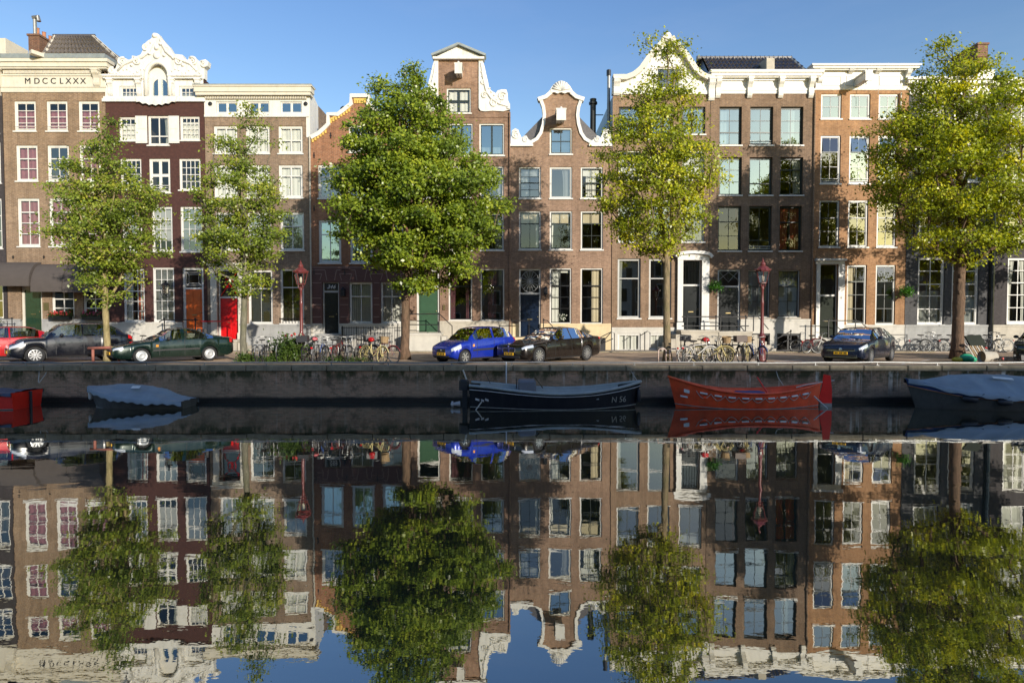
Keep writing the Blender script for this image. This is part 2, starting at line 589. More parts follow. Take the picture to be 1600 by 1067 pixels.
# ------------------------------------------------------------------ house parts
def rect_wall(mb, x0, x1, z0, z1, holes, y, depth):
    xs = sorted({x0, x1, *[min(max(h[0], x0), x1) for h in holes], *[min(max(h[1], x0), x1) for h in holes]})
    zs = sorted({z0, z1, *[min(max(h[2], z0), z1) for h in holes], *[min(max(h[3], z0), z1) for h in holes]})
    def inside(cx, cz):
        return any(h[0] < cx < h[1] and h[2] < cz < h[3] for h in holes)
    for a, b in zip(xs, xs[1:]):
        if b - a < 1e-5:
            continue
        run = None
        for c, d in zip(zs, zs[1:]):
            if d - c < 1e-5:
                continue
            if inside((a + b) / 2, (c + d) / 2):
                if run:
                    mb.quad((a, y, run[0]), (b, y, run[0]), (b, y, run[1]), (a, y, run[1]))
                run = None
            else:
                run = [run[0], d] if run else [c, d]
        if run:
            mb.quad((a, y, run[0]), (b, y, run[0]), (b, y, run[1]), (a, y, run[1]))
    for h in holes:
        a, b, c, d = max(h[0], x0), min(h[1], x1), max(h[2], z0), min(h[3], z1)
        if b - a < 1e-4 or d - c < 1e-4:
            continue
        y2 = y + depth
        mb.quad((a, y, c), (a, y, d), (a, y2, d), (a, y2, c))
        mb.quad((b, y, c), (b, y2, c), (b, y2, d), (b, y, d))
        if h[3] <= z1 - 1e-4:
            mb.quad((a, y, d), (b, y, d), (b, y2, d), (a, y2, d))
        if h[2] >= z0 + 1e-4:
            mb.quad((a, y, c), (a, y2, c), (b, y2, c), (b, y, c))

class House:
    """one canal house; rectangles are given as measured on the photograph, x0, y0, x1, y1"""
    def __init__(self, label, px0, px1, pytop, wallmat, pybase, basemat, seed=1, depth=10.0):
        self.x0 = W(px0, 330)[0]
        self.x1 = W(px1, 330)[0]
        self.ztop = W(800, pytop)[1]
        self.zbase = W(800, pybase)[1]
        self.root = thing("canal_house", label, "house", ((self.x0 + self.x1) / 2, YF, ZS))
        self.wallmat, self.basemat = wallmat, basemat
        self.holes, self.bholes = [], []
        self.rnd = random.Random(seed)
        self.depth = depth
        self.floors = []
    def rect(self, r, Y=YF):
        xa, _ = W(r[0], (r[1] + r[3]) / 2, Y)
        xb, _ = W(r[2], (r[1] + r[3]) / 2, Y)
        return xa, xb, W(800, r[3], Y)[1], W(800, r[1], Y)[1]
    def hole_pts(self, r):
        a, b, c, d = self.rect(r)
        return [(a, c + 0.075), (b, c + 0.075), (b, d), (a, d)]
    def part(self, mb, name, m, parent=None, smooth=False, label=None):
        return mb.build(name, m, parent or self.root, smooth, label)
    def window(self, r, cols=2, rows=(0.5,), frame='white', sash=None, glass='dark', curtain=None, rec=0.07, fw=0.075,
               bar=0.028, rail=None, sill='white', hole=True, arch=False, open_top=False, cwidth=0.3, bars=0, Y=YF, sillp=0.07):
        x0, x1, z0, z1 = self.rect(r, Y)
        rn = self.rnd
        sill_h = 0.075 if sill else 0.0
        z0 += sill_h
        if hole:
            (self.holes if z0 >= self.zbase - 0.05 else self.bholes).append((x0, x1, z0, z1))
        y = Y + rec
        mb = MB()
        yb = y + 0.09
        mb.box(x0, x0 + fw, y, yb, z0, z1)
        mb.box(x1 - fw, x1, y, yb, z0, z1)
        mb.box(x0 + fw, x1 - fw, y, yb, z1 - fw, z1)
        mb.box(x0 + fw, x1 - fw, y, yb, z0, z0 + fw * 0.8)
        w = self.part(mb, "window", M[frame])
        if sill:
            s = MB()
            s.box(x0 - 0.05, x1 + 0.05, Y - sillp, y + 0.02, z0 - sill_h, z0 - 0.002)
            self.part(s, "sill", M[sill], w)
        sm = M[sash or frame]
        ax0, ax1, az0, az1 = x0 + fw, x1 - fw, z0 + fw * 0.8, z1 - fw
        # sash border and glazing bars
        b = MB()
        sb = 0.042
        ys, ye = y + 0.028, y + 0.072
        b.box(ax0, ax0 + sb, ys, ye, az0, az1)
        b.box(ax1 - sb, ax1, ys, ye, az0, az1)
        b.box(ax0 + sb, ax1 - sb, ys, ye, az1 - sb, az1)
        b.box(ax0 + sb, ax1 - sb, ys, ye, az0, az0 + sb * 1.2)
        gx0, gx1, gz0, gz1 = ax0 + sb, ax1 - sb, az0 + sb * 1.2, az1 - sb
        xsx = [gx0 + (gx1 - gx0) * k / cols for k in range(cols + 1)]
        # rows: fractions from the top; a negative fraction marks the thicker meeting rail
        zz = [gz1]
        for q in rows:
            t = abs(q)
            zc = gz1 - (gz1 - gz0) * t
            hh = (rail or 0.03) if q < 0 else bar / 2
            b.box(gx0, gx1, ys - (0.012 if q < 0 else 0), ye, zc - hh, zc + hh)
            zz.append(zc)
        zz.append(gz0)
        for xk in xsx[1:-1]:
            hw = bar / 2 if cols != 2 or bar < 0.05 else bar / 2
            b.box(xk - hw, xk + hw, ys + 0.004, ye - 0.004, gz0, gz1)
        self.part(b, "glazing_bar", sm, w)
        gm = G[glass] if isinstance(glass, str) else glass
        yg = y + 0.05
        for i in range(len(zz) - 1):
            for k in range(cols):
                a, c = xsx[k], xsx[k + 1]
                d, e = zz[i + 1], zz[i]
                if e - d < 0.02:
                    continue
                tx, tz = rn.uniform(-1, 1) * 0.006, rn.uniform(-1, 1) * 0.006
                hx_, hz_ = (c - a) / 2, (e - d) / 2
                p = MB()
                if open_top and i == 0:
                    o = 0.14
                    p.quad((a, yg - o, d), (c, yg - o, d), (c, yg, e), (a, yg, e))
                else:
                    p.quad((a, yg - tx * hx_ - tz * hz_, d), (c, yg + tx * hx_ - tz * hz_, d),
                           (c, yg + tx * hx_ + tz * hz_, e), (a, yg - tx * hx_ + tz * hz_, e))
                self.part(p, "pane", gm, w)
        if bars:
            rb = MB()
            for k in range(bars):
                zb = z0 + 0.12 + k * 0.13
                rb.box(x0 + 0.02, x1 - 0.02, y - 0.035, y - 0.012, zb, zb + 0.028)
            self.part(rb, "guard_rail", M['white'], w)
        # fabric behind the glass
        if curtain:
            for cspec in (curtain if isinstance(curtain, list) else [curtain]):
                kind, cm = cspec[0], M[cspec[1]]
                ci = MB()
                yc = y + 0.17
                def pleat(xa, xb, za, zb_, gather=0.0, n=22, amp=0.03):
                    rows_ = []
                    for t in (0.0, 0.35, 0.62, 1.0):
                        zq = lerp(zb_, za, t)
                        gx = gather * math.sin(min(1.0, t / 0.62) * math.pi / 2) if gather else 0
                        row = []
                        for k in range(n + 1):
                            s = k / n
                            xx = lerp(xa, xb, s)
                            if gather > 0:
                                xx = lerp(xa, lerp(xa, xb, 1 - gx), s)
                            elif gather < 0:
                                xx = lerp(lerp(xb, xa, 1 + gx), xb, s)
                            row.append((xx, yc + amp * math.sin(s * n * 1.35 + 0.7 * math.sin(s * 9)) * (0.6 + 0.4 * t), zq))
                        rows_.append(row)
                    ci.grid(rows_)
                if kind == 'full':
                    pleat(x0 - 0.02, x1 + 0.02, z0 - 0.02, z1 + 0.02)
                elif kind == 'pair':
                    wd = (x1 - x0) * cwidth
                    pleat(x0, x0 + wd, z0, z1, 0.35, n=12)
                    pleat(x1 - wd, x1, z0, z1, -0.35, n=12)
                elif kind == 'left':
                    pleat(x0, x0 + (x1 - x0) * cwidth, z0, z1, 0.15, n=12)
                elif kind == 'right':
                    pleat(x1 - (x1 - x0) * cwidth, x1, z0, z1, -0.15, n=12)
                elif kind == 'mid':
                    xm = lerp(x0, x1, cspec[2])
                    pleat(xm, xm + (x1 - x0) * cwidth, z0, z1, 0.1, n=12)
                elif kind == 'blind':
                    h_ = (z1 - z0) * cspec[2]
                    ci.box(x0, x1, yc - 0.01, yc + 0.01, z1 - h_, z1)
                elif kind == 'vert':
                    n = int((x1 - x0) / 0.11)
                    for k in range(n):
                        xa = x0 + (x1 - x0) * k / n
                        ci.quad((xa, yc - 0.02, z0), (xa + 0.10, yc + 0.025, z0), (xa + 0.10, yc + 0.025, z1), (xa, yc - 0.02, z1))
                elif kind == 'cafe':
                    pleat(x0, x1, z0, lerp(z0, z1, cspec[2]))
                self.part(ci, "curtain", cm, w, smooth=(kind not in ('blind', 'vert')))
        return w
    def door(self, r, leaf_top, m, frame='white', transom=None, panels=((0.08, 0.45), (0.52, 0.92)), pcols=2, fw=0.11, rec=0.1, glass='dark', pilaster=0.0, slot=True):
        """r is the whole frame; leaf_top the photograph row where the leaf begins"""
        x0, x1, z0, z1 = self.rect(r)
        zl = W(800, leaf_top)[1]
        self.holes.append((x0, x1, z0, z1))
        self.bholes.append((x0, x1, z0, z1))
        y = YF + rec
        mb = MB()
        mb.box(x0, x0 + fw, y, y + 0.12, z0, z1)
        mb.box(x1 - fw, x1, y, y + 0.12, z0, z1)
        mb.box(x0 + fw, x1 - fw, y, y + 0.12, z1 - fw, z1)
        mb.box(x0 + fw, x1 - fw, y - 0.015, y + 0.12, zl, zl + 0.10)
        d = self.part(mb, "door", M[frame])
        lx0, lx1 = x0 + fw, x1 - fw
        lf = MB()
        yl = y + 0.05
        lf.box(lx0, lx1, yl, yl + 0.05, z0, zl)
        H = zl - z0
        for a, b in panels:
            for k in range(pcols):
                wd = (lx1 - lx0 - 0.08 * (pcols + 1)) / pcols
                xa = lx0 + 0.08 + k * (wd + 0.08)
                lf.box(xa, xa + wd, yl - 0.012, yl, z0 + H * a, z0 + H * b)
                lf.box(xa + 0.04, xa + wd - 0.04, yl - 0.024, yl - 0.012, z0 + H * a + 0.04, z0 + H * b - 0.04)
        leaf = self.part(lf, "door_leaf", m, d)
        hm = MB()
        hm.ball((lx1 - 0.09, yl - 0.05, z0 + H * 0.47), 0.035)
        if slot:
            xm = (lx0 + lx1) / 2
            hm.box(xm - 0.14, xm + 0.14, yl - 0.034, yl - 0.02, z0 + H * 0.40, z0 + H * 0.40 + 0.05)
        self.part(hm, "handle", M['brass'], d)
        if transom is not None:
            ta, tb = zl + 0.10, z1 - fw
            p = MB()
            p.quad((lx0, y + 0.06, ta), (lx1, y + 0.06, ta), (lx1, y + 0.06, tb), (lx0, y + 0.06, tb))
            self.part(p, "pane", G[glass], d)
            tm = MB()
            xm, zm = (lx0 + lx1) / 2, (ta + tb) / 2
            yt = y + 0.035
            rad = min(lx1 - lx0, tb - ta) / 2 * 0.95
            if transom == 'fan':
                for k in range(16):
                    a = 2 * math.pi * k / 16
                    tm.tube([(xm, yt, zm), (xm + (lx1 - lx0) * 0.48 * math.cos(a), yt, zm + (tb - ta) * 0.48 * math.sin(a))], 0.011, 4)
                tm.tube([(xm + (lx1 - lx0) * 0.48 * math.cos(t * 0.314), yt, zm + (tb - ta) * 0.48 * math.sin(t * 0.314)) for t in range(20)], 0.014, 4, closed=True)
                tm.tube([(xm + rad * 0.3 * math.cos(t * 0.628), yt, zm + rad * 0.3 * math.sin(t * 0.628)) for t in range(10)], 0.012, 4, closed=True)
            elif transom == 'cross':
                for s in (-1, 1):
                    tm.tube([(lx0, yt, zm - s * (tb - ta) / 2), (lx1, yt, zm + s * (tb - ta) / 2)], 0.03, 4)
                tm.tube([(xm + rad * 0.5 * math.cos(t * 0.628), yt, zm + rad * 0.5 * math.sin(t * 0.628)) for t in range(10)], 0.02, 4, closed=True)
            elif transom == 'web':
                tm.tube([(lx0, yt, tb), (xm, yt, ta + (tb - ta) * 0.25), (lx1, yt, tb)], 0.012, 4)
                tm.tube([(lx0, yt, ta + (tb - ta) * 0.4), (xm, yt, tb - 0.05), (lx1, yt, ta + (tb - ta) * 0.4)], 0.012, 4)
            elif transom == 'lantern':
                s = min(lx1 - lx0, tb - ta)
                for q in (0.30, 0.44):
                    tm.tube([(xm - s * q, yt, zm - s * q * 0.9), (xm + s * q, yt, zm - s * q * 0.9), (xm + s * q, yt, zm + s * q * 0.9), (xm - s * q, yt, zm + s * q * 0.9)], 0.022, 4, closed=True)
                for sx in (-1, 1):
                    for sz in (-1, 1):
                        tm.tube([(xm + sx * s * 0.30, yt, zm + sz * s * 0.27), (xm + sx * s * 0.46, yt, zm + sz * s * 0.42)], 0.02, 4)
            elif transom == 'iron':
                for k in range(5):
                    xk = lerp(lx0, lx1, (k + 1) / 6)
                    tm.tube([(xk, yt, ta), (xk, yt, tb - 0.1), (lerp(xk, xm, 0.5), yt, tb)], 0.010, 4)
                tm.tube([(lx0, yt, zm), (xm, yt, zm + 0.15), (lx1, yt, zm)], 0.010, 4)
            self.part(tm, "transom_tracery", M['white'] if transom in ('lantern',) else (M['door_red'] if transom == 'cross' else M['iron'] if transom == 'iron' else M['grey_frame']), d)
        return d
    def stoop(self, px0, px1, pyd, proj=1.25, side='right', n=5, m='stone', run=0.28):
        """platform in front of a door with steps down one side or to the front; each step its own slab"""
        xa, xb = W(px0, 520)[0], W(px1, 520)[0]
        zt = W(800, pyd)[1] - 0.01
        mb = MB()
        mb.box(xa, xb, YF - proj, YF - 0.07, ZS - 0.05, zt - 0.12)
        s = self.part(mb, "stoop", M[m])
        sl = MB()
        sl.bbox(xa - 0.04, xb + 0.04, YF - proj - 0.04, YF - 0.065, zt - 0.118, zt, 0.012)
        self.part(sl, "landing_slab", M[m], s)
        rise = (zt - ZS) / (n + 1)
        for k in range(n):
            t = MB()
            zk = zt - rise * (k + 1)
            if side == 'right':
                t.bbox(xb + 0.045 + run * k, xb + 0.04 + run * (k + 1), YF - proj + 0.02, YF - 0.07, ZS - 0.05, zk, 0.012)
            elif side == 'left':
                t.bbox(xa - 0.04 - run * (k + 1), xa - 0.045 - run * k, YF - proj + 0.02, YF - 0.07, ZS - 0.05, zk, 0.012)
            else:
                t.bbox(xa + 0.02, xb - 0.02, YF - proj - 0.04 - run * (k + 1), YF - proj - 0.045 - run * k, ZS - 0.05, zk, 0.012)
            self.part(t, "step", M[m], s)
        return s
    def rails(self, paths, posts, r=0.022, m='iron', name="railing"):
        mb = MB()
        for p in paths:
            mb.tube(p, r, 6)
        for (x, y, za, zb) in posts:
            mb.tube([(x, y, za), (x, y, zb)], r * 1.1, 6)
            mb.ball((x, y, zb + 0.03), r * 2.0, n=6, m=4)
        return self.part(mb, name, M[m])
    def mould(self, px0, px1, steps, m='white', name="cornice", wrap=True, over=None):
        """stacked mouldings: (row top, row bottom, projection)"""
        xa, xb = W(px0, 330)[0], W(px1, 330)[0]
        mb = MB()
        for t, b, p in steps:
            e = p if wrap else 0
            mb.box(xa - e, xb + e, YF - p, YF + 0.25, W(800, b)[1], W(800, t)[1])
        return self.part(mb, name, M[m])
    def bracket(self, px, pyt, pyb, w=0.26, p=0.34, parent=None, m='white'):
        """scrolled console under a cornice"""
        xc = W(px, 330)[0]
        zt, zb = W(800, pyt)[1], W(800, pyb)[1]
        h = zt - zb
        prof = [(0, 0), (p, 0), (p, -0.14 * h), (p * 0.92, -0.25 * h), (p * 0.66, -0.36 * h), (p * 0.46, -0.5 * h), (p * 0.42, -0.66 * h),
                (p * 0.5, -0.78 * h), (p * 0.42, -0.9 * h), (p * 0.2, -h), (0, -h)]
        mb = MB()
        mb.prism_x([(YF - 0.012 - a, zt - 0.002 + b) for a, b in prof], xc - w / 2, xc + w / 2)
        mb.box(xc - w * 0.62, xc + w * 0.62, YF - p - 0.04, YF - 0.01, zt - 0.1 * h, zt + 0.001)
        mb.lathe([(0.06, -w * 0.56), (0.06, w * 0.56)], (xc, YF - p * 0.75, zt - 0.25 * h), 10, 'x')
        return self.part(mb, "bracket", M[m], parent)
    def hoist(self, px, pyt, pyb, proj=0.95, w=0.3, m='white'):
        """hoisting beam housing"""
        xc = W(px, (pyt + pyb) / 2, YF - proj)[0]
        zt, zb = W(800, pyt, YF - proj)[1], W(800, pyb, YF - proj)[1]
        mb = MB()
        yb = YF - proj
        h = zt - zb
        mb.box(xc - w / 2, xc + w / 2, yb + 0.06, YF + 0.02, zb + h * 0.18, zt - h * 0.14)
        mb.box(xc - w * 0.68, xc + w * 0.68, yb, YF + 0.02, zt - h * 0.14, zt)
        mb.box(xc - w * 0.62, xc + w * 0.62, yb, yb + 0.058, zb, zt - h * 0.142)
        mb.ball((xc, yb + 0.12, zt + 0.05), 0.07)
        b = self.part(mb, "hoist_beam", M[m])
        hk = MB()
        hk.tube([(xc, yb + 0.3, zb + h * 0.18), (xc, yb + 0.3, zb - 0.02), (xc + 0.05, yb + 0.3, zb - 0.08), (xc, yb + 0.3, zb - 0.12), (xc - 0.05, yb + 0.3, zb - 0.08)], 0.018, 5)
        self.part(hk, "hook", M['iron'], b)
        return b
    def anchors(self, pts, h=0.3):
        for px, py in pts:
            x, z = W(px, py)
            mb = MB()
            mb.box(x - 0.02, x + 0.02, YF - 0.05, YF - 0.003, z - h / 2, z + h / 2)
            mb.box(x - 0.055, x + 0.055, YF - 0.045, YF - 0.004, z - 0.02, z + 0.02)
            self.part(mb, "wall_anchor", M['iron'])
    def pipe(self, px, pya, pyb, r=0.05, m='white', y=None):
        x = W(px, 330)[0]
        y = YF - 0.08 if y is None else y
        mb = MB()
        za, zb = W(800, pya)[1], W(800, pyb)[1]
        mb.tube([(x, y, zb), (x, y, za)], r, 8)
        for k in range(5):
            z = lerp(zb, za, (k + 0.5) / 5)
            mb.lathe([(r * 1.25, -0.03), (r * 1.25, 0.03)], (x, y, z), 8)
        return self.part(mb, "downpipe", M[m])
    def finish(self, roof='gable', ridge_px=None, body_top=None, parapet=None, wall_holes_extra=(), plinth_py=None, roofmat='tile_dark', sidemat=None, ridge_drop=0.5, roof_lo=None, side_slope=None):
        x0, x1 = self.x0, self.x1
        wb = MB()
        g = 0.004
        rect_wall(wb, x0 + g, x1 - g, self.zbase, self.ztop, self.holes, YF, 0.26)
        self.wall = self.part(wb, "wall", self.wallmat)
        bb = MB()
        rect_wall(bb, x0 + g, x1 - g, ZS - 0.1, self.zbase + 0.0, self.bholes, YF - 0.06, 0.3)
        # plinth cap, broken at the doors
        cuts = sorted([(h[0], h[1]) for h in self.bholes if h[2] < self.zbase < h[3]])
        xa = x0 + g
        for a, b in cuts + [(x1 - g, x1 - g)]:
            if a - xa > 0.02:
                bb.box(xa, a, YF - 0.085, YF + 0.01, self.zbase - 0.06, self.zbase + 0.055)
            xa = b
        self.part(bb, "plinth", self.basemat)
        zt = body_top if body_top is not None else self.ztop
        # side, back walls and rooms behind the windows
        sb = MB()
        yb = YF + self.depth
        for x in (x0 + g, x1 - g):
            if side_slope:
                sb.add([(x, YF + 0.002, ZS), (x, yb, ZS), (x, yb, side_slope[1]), (x, YF + 0.002, side_slope[0])], [(0, 1, 2, 3)])
            else:
                sb.quad((x, YF + 0.002, ZS), (x, yb, ZS), (x, yb, zt), (x, YF + 0.002, zt))
        sb.quad((x0 + g, yb, ZS), (x1 - g, yb, ZS), (x1 - g, yb, zt), (x0 + g, yb, zt))
        self.part(sb, "side_wall", sidemat or self.wallmat)
        ib = MB()
        ib.box(x0 + 0.3, x1 - 0.3, YF + 3.6, YF + 3.7, ZS, zt - 0.1)
        nw = 2
        for k in range(nw):
            xk = lerp(x0, x1, (k + 1) / (nw + 1))
            ib.box(xk - 0.05, xk + 0.05, YF + 0.5, YF + 3.6, ZS, zt - 0.1)
        self.part(ib, "room_partition", M['room'])
        fl = MB()
        for z in self.floors + [zt - 0.06]:
            fl.box(x0 + 0.02, x1 - 0.02, YF + 0.32, YF + 3.6, z - 0.12, z)
        self.part(fl, "room_floor", M['floor_in'])
        rf = MB()
        xm = (x0 + x1) / 2
        if roof == 'gable':
            zr = ridge_px
            ya = YF + 0.32
            lo = roof_lo if roof_lo is not None else zt
            rf.add([(x0, ya, lo), (xm, ya, zr), (x1, ya, lo), (x0, yb, lo), (xm, yb, zr), (x1, yb, lo)],
                   [(0, 1, 4, 3), (1, 2, 5, 4), (3, 4, 5), (0, 2, 1)])
        elif roof == 'flat':
            rf.box(x0 + 0.02, x1 - 0.02, YF + 0.3, yb, zt - 0.2, zt - 0.04)
        elif roof == 'lean':
            rf.add([(x0, YF + 0.3, side_slope[0]), (x1, YF + 0.3, side_slope[0]), (x1, yb, side_slope[1]), (x0, yb, side_slope[1])], [(0, 1, 2, 3)])
        elif roof == 'none':
            pass
        if rf.f:
            self.roof = self.part(rf, "roof", M[roofmat])
        return self

def tiled_slope(house, quadpts, cols, rowsn, m, name="roof_slope"):
    """pantile slope: a quad a, b (eaves left, right), c, d (ridge right, left) covered with overlapping S tiles, joined"""
    a, b, c, d = [Vector(p) for p in quadpts]
    n = (b - a).cross(d - a).normalized()
    if n.y > 0 or n.z < 0:
        n = -n
    mb = MB()
    for r_ in range(rowsn):
        t0, t1 = r_ / rowsn, (r_ + 1.12) / rowsn
        t1 = min(t1, 1.0)
        row0, row1 = [], []
        ns = cols * 4
        for k in range(ns + 1):
            s = k / ns
            ph = 2 * math.pi * (k % 4) / 4
            hgt = 0.06 * (1 + math.cos(ph)) + 0.005 * math.sin(k * 7.3 + r_ * 3.1)
            p0 = a.lerp(b, s).lerp(d.lerp(c, s), t0) + n * (hgt + 0.075)
            p1 = a.lerp(b, s).lerp(d.lerp(c, s), t1) + n * hgt
            row0.append(p0)
            row1.append(p1)
        mb.grid([row0, row1])
        base = [p - n * 0.05 for p in row0]
        mb.grid([base, row0])
    o = house.part(mb, name, m)
    o["kind"] = "stuff"
    return o

def vol_tube(cx, cz, r0, turns, sx, y, rad, start=0.0, n=26):
    """volute centre line"""
    pts, rr = [], []
    for k in range(n + 1):
        t = k / n
        a = start + turns * 2 * math.pi * t
        r_ = r0 * (1 - 0.85 * t)
        pts.append((cx + sx * r_ * math.cos(a), y, cz + r_ * math.sin(a)))
        rr.append(rad * (1 - 0.45 * t))
    return pts, rr

def text_mesh(body, size, extrude=0.003, shear=0.0, align='CENTER', spacing=1.0):
    fc_ = bpy.data.curves.new("t", 'FONT')
    fc_.body = body
    fc_.size = size
    fc_.extrude = extrude
    fc_.shear = shear
    fc_.align_x = align
    fc_.space_character = spacing
    fo_ = bpy.data.objects.new("t", fc_)
    COL.objects.link(fo_)
    bpy.context.view_layer.update()
    me = bpy.data.meshes.new_from_object(fo_.evaluated_get(bpy.context.evaluated_depsgraph_get()))
    bpy.data.objects.remove(fo_)
    bpy.data.curves.remove(fc_)
    return me

# ------------------------------------------------------------------ the row of canal houses
def PL(pts, Y=YF):
    return [W(x, y, Y) for x, y in pts]
def Z(py):
    return W(800, py)[1]
def X(px, py=330):
    return W(px, py)[0]
def floors(h, rows):
    h.floors = [Z(r) for r in rows]

def sweep(pts, w_in, y0, y1, mb):
    P_ = [Vector((p[0], 0, p[1])) for p in PL(pts)]
    n = len(P_)
    rows = []
    for i in range(n):
        d = (P_[min(i + 1, n - 1)] - P_[max(i - 1, 0)]).normalized()
        nr = Vector((-d.z, 0, d.x))
        a, b = P_[i] + nr * 0.05, P_[i] - nr * w_in
        rows.append([(a.x, y0, a.z), (b.x, y0, b.z), (b.x, y1, b.z), (a.x, y1, a.z), (a.x, y0, a.z)])
    mb.grid(rows)

# --- house with the Roman date
h = House("tan brick canal house with Roman numeral date on cream cornice and hipped tile roof", 8.5, 168, 145, M['brick_tan'], 500, M['stone_grey'], 11)
plum = [('full', 'curtain_plum')]
for a, b in ((22, 56), (72.5, 105.5), (122.5, 155.5)):
    h.window((a, 158, b, 207), 2, (0.27, 0.52, 0.76), glass='clear', curtain=[('cafe', 'curtain_plum', 0.72)], bar=0.035, bars=2, fw=0.1)
for k, (a, b) in enumerate(((25, 59), (74, 108), (124, 157))):
    h.window((a, 227, b, 285), 2, (-0.35, 0.67), glass='clear' if k != 1 else 'mid', curtain=plum if k != 1 else None, bar=0.04, fw=0.1, bars=0 if k != 1 else 2)
for a, b in ((27.5, 62), (77, 111), (126, 160)):
    h.window((a, 310, b, 387), 2, (-0.26, 0.51, 0.76), glass='clear', curtain=plum, bar=0.04, fw=0.1)
h.window((81, 450, 116, 501), 2, (0.33, 0.66), glass='dark', bar=0.06, bars=1, sill='stone')
h.window((130, 450, 165, 501), 2, (0.33, 0.66), glass='dark', bar=0.06, bars=1, sill='stone')
h.door((33, 447, 66, 517), 453, M['door_green'], frame='cream', pcols=1, panels=((0.06, 0.5), (0.56, 0.92)), fw=0.13)
h.stoop(12, 66, 517, 1.1, 'left', 4, 'stone_grey')
floors(h, (217, 298, 400, 500))
c = h.mould(8.5, 168, [(96, 101, 0.42), (101, 108, 0.34), (108, 110.5, 0.27), (117, 119.5, 0.08), (119.5, 135, 0.025), (135, 137.5, 0.09), (137.5, 144.8, 0.05)], 'cream')
zc = MB()
zc.box(X(8.5) - 0.3, X(168) + 0.3, YF - 0.44, YF + 1.0, Z(96) + 0.002, Z(89))
h.part(zc, "gutter", M['zinc'])
dm = MB()
nd_ = 66
for k in range(nd_):
    xk = lerp(X(14), X(150), k / (nd_ - 1))
    dm.box(xk, xk + 0.045, YF - 0.14, YF - 0.01, Z(116.5), Z(111))
dm.box(X(12), X(153), YF - 0.08, YF - 0.004, Z(117), Z(110.6))
h.part(dm, "dentil", M['cream'], c)
h.bracket(4.5, 110.5, 137, 0.34, 0.38, c, 'cream')
h.bracket(158, 110.5, 137, 0.34, 0.38, c, 'cream')
hb = MB()
hb.obox(((X(74) + X(78)) / 2, YF - 0.55, Z(92)), (0.16, -0.12, 0), (0.16, 0.34, 0), (0, 0, 0.10))
h.part(hb, "hoist_beam", M['cream'])
for ch_, px_ in zip("MDCCLXXX", (44, 58.4, 71, 84, 96.6, 107.6, 119.2, 130.5)):
    me = text_mesh(ch_, 0.46, 0.012)
    me.name = "numeral"
    me.materials.append(M['letters'])
    fo = bpy.data.objects.new("numeral", me)
    COL.objects.link(fo)
    fo.parent = c
    fo.rotation_euler = (math.pi / 2, 0, 0)
    fo.location = (X(px_, 127) - h.root.location.x, YF - 0.038 - h.root.location.y, Z(131.6) - h.root.location.z)
# awnings over the ground floor
def awning(hh, xa, xb, pyt, pyb, proj=1.0):
    x0, x1 = X(xa, 430), X(xb, 430)
    zt, zb = Z(pyt), W(800, pyb, YF - proj)[1]
    mb = MB()
    rows = []
    nn = 9
    for k in range(nn + 1):
        a = math.pi / 2 * k / nn
        yy = YF - 0.02 - proj * math.sin(a)
        zz = zb + 0.22 + (zt - zb - 0.22) * math.cos(a)
        rows.append([(x0, yy, zz), (x1, yy, zz)])
    rows.append([(x0, YF - proj - 0.02, zb), (x1, YF - proj - 0.02, zb)])
    mb.grid(rows)
    for s in (0, 1):
        ring = [r_[s] for r_ in rows] + [(rows[0][s][0], YF - 0.02, zb + 0.12)]
        mb.add(ring, [tuple(range(len(ring)))])
    return hh.part(mb, "awning", M['awning'])
awning(h, 7.5, 65.5, 410, 447, 1.0)
awning(h, 67, 114.5, 413, 456, 0.95)
awning(h, 115.5, 166, 414, 457, 0.95)
pq = MB()
pq.box(X(68.5, 480), X(76.5, 480), YF - 0.03, YF - 0.004, Z(485), Z(473))
h.part(pq, "plaque", M['brass'])
h.anchors([(21, 402), (69, 402)], 0.18)
h.rails([[(X(2), YF - 1.1, Z(498)), (X(40), YF - 1.1, Z(498))]], [(X(8), YF - 1.1, Z(545), Z(498)), (X(38), YF - 1.1, Z(545), Z(498))])
# hip roof
ya, yr = YF + 0.9, YF + 3.6
E0, E1 = (X(38, 90) + 0.15, ya, Z(89) - 0.05), (X(168, 90) + 0.35, ya, Z(89) - 0.05)
rx0, rzr = W(86, 58, yr)
rx1, _ = W(146, 58, yr)
E2, E3 = (rx1, yr, rzr), (rx0, yr, rzr)
tiled_slope(h, (E0, E1, E2, E3), 16, 6, M['tile_grey'])
hp = MB()
hp.tube([E0, E3], 0.13, 6)
hp.tube([E1, E2], 0.13, 6)
h.part(hp, "hip_flashing", M['cream'])
rt = MB()
rt.tube([(E3[0] - 0.1, yr, rzr + 0.05), (E2[0] + 0.1, yr, rzr + 0.05)], 0.12, 6)
h.part(rt, "ridge_tile", M['tile_dark'])
sr = MB()
sr.add([E1, (X(168) + 0.5, YF + 6, E1[2]), (E2[0], yr + 0.01, E2[2])], [(0, 1, 2)])
sr.add([E0, (E0[0], YF + 6, E0[2]), (E3[0], yr + 0.01, E3[2])], [(0, 1, 2)])
sr.quad((E0[0], YF + 6, E0[2]), (X(168) + 0.5, YF + 6, E1[2]), (E2[0], yr + 0.01, E2[2]), (E3[0], yr + 0.01, E3[2]))
h.part(sr, "roof_side", M['tile_grey'])
cy = YF + 3.0
ch = MB()
xa, zt = W(44, 53, cy)
xb, zb = W(62, 92, cy)
ch.box(xa, xb, cy, cy + 2.4, zb - 1, zt)
ch.box(xa - 0.06, xb + 0.06, cy - 0.06, cy + 2.46, zt - 0.14, zt - 0.02)
chm = h.part(ch, "chimney", M['brick_rust'])
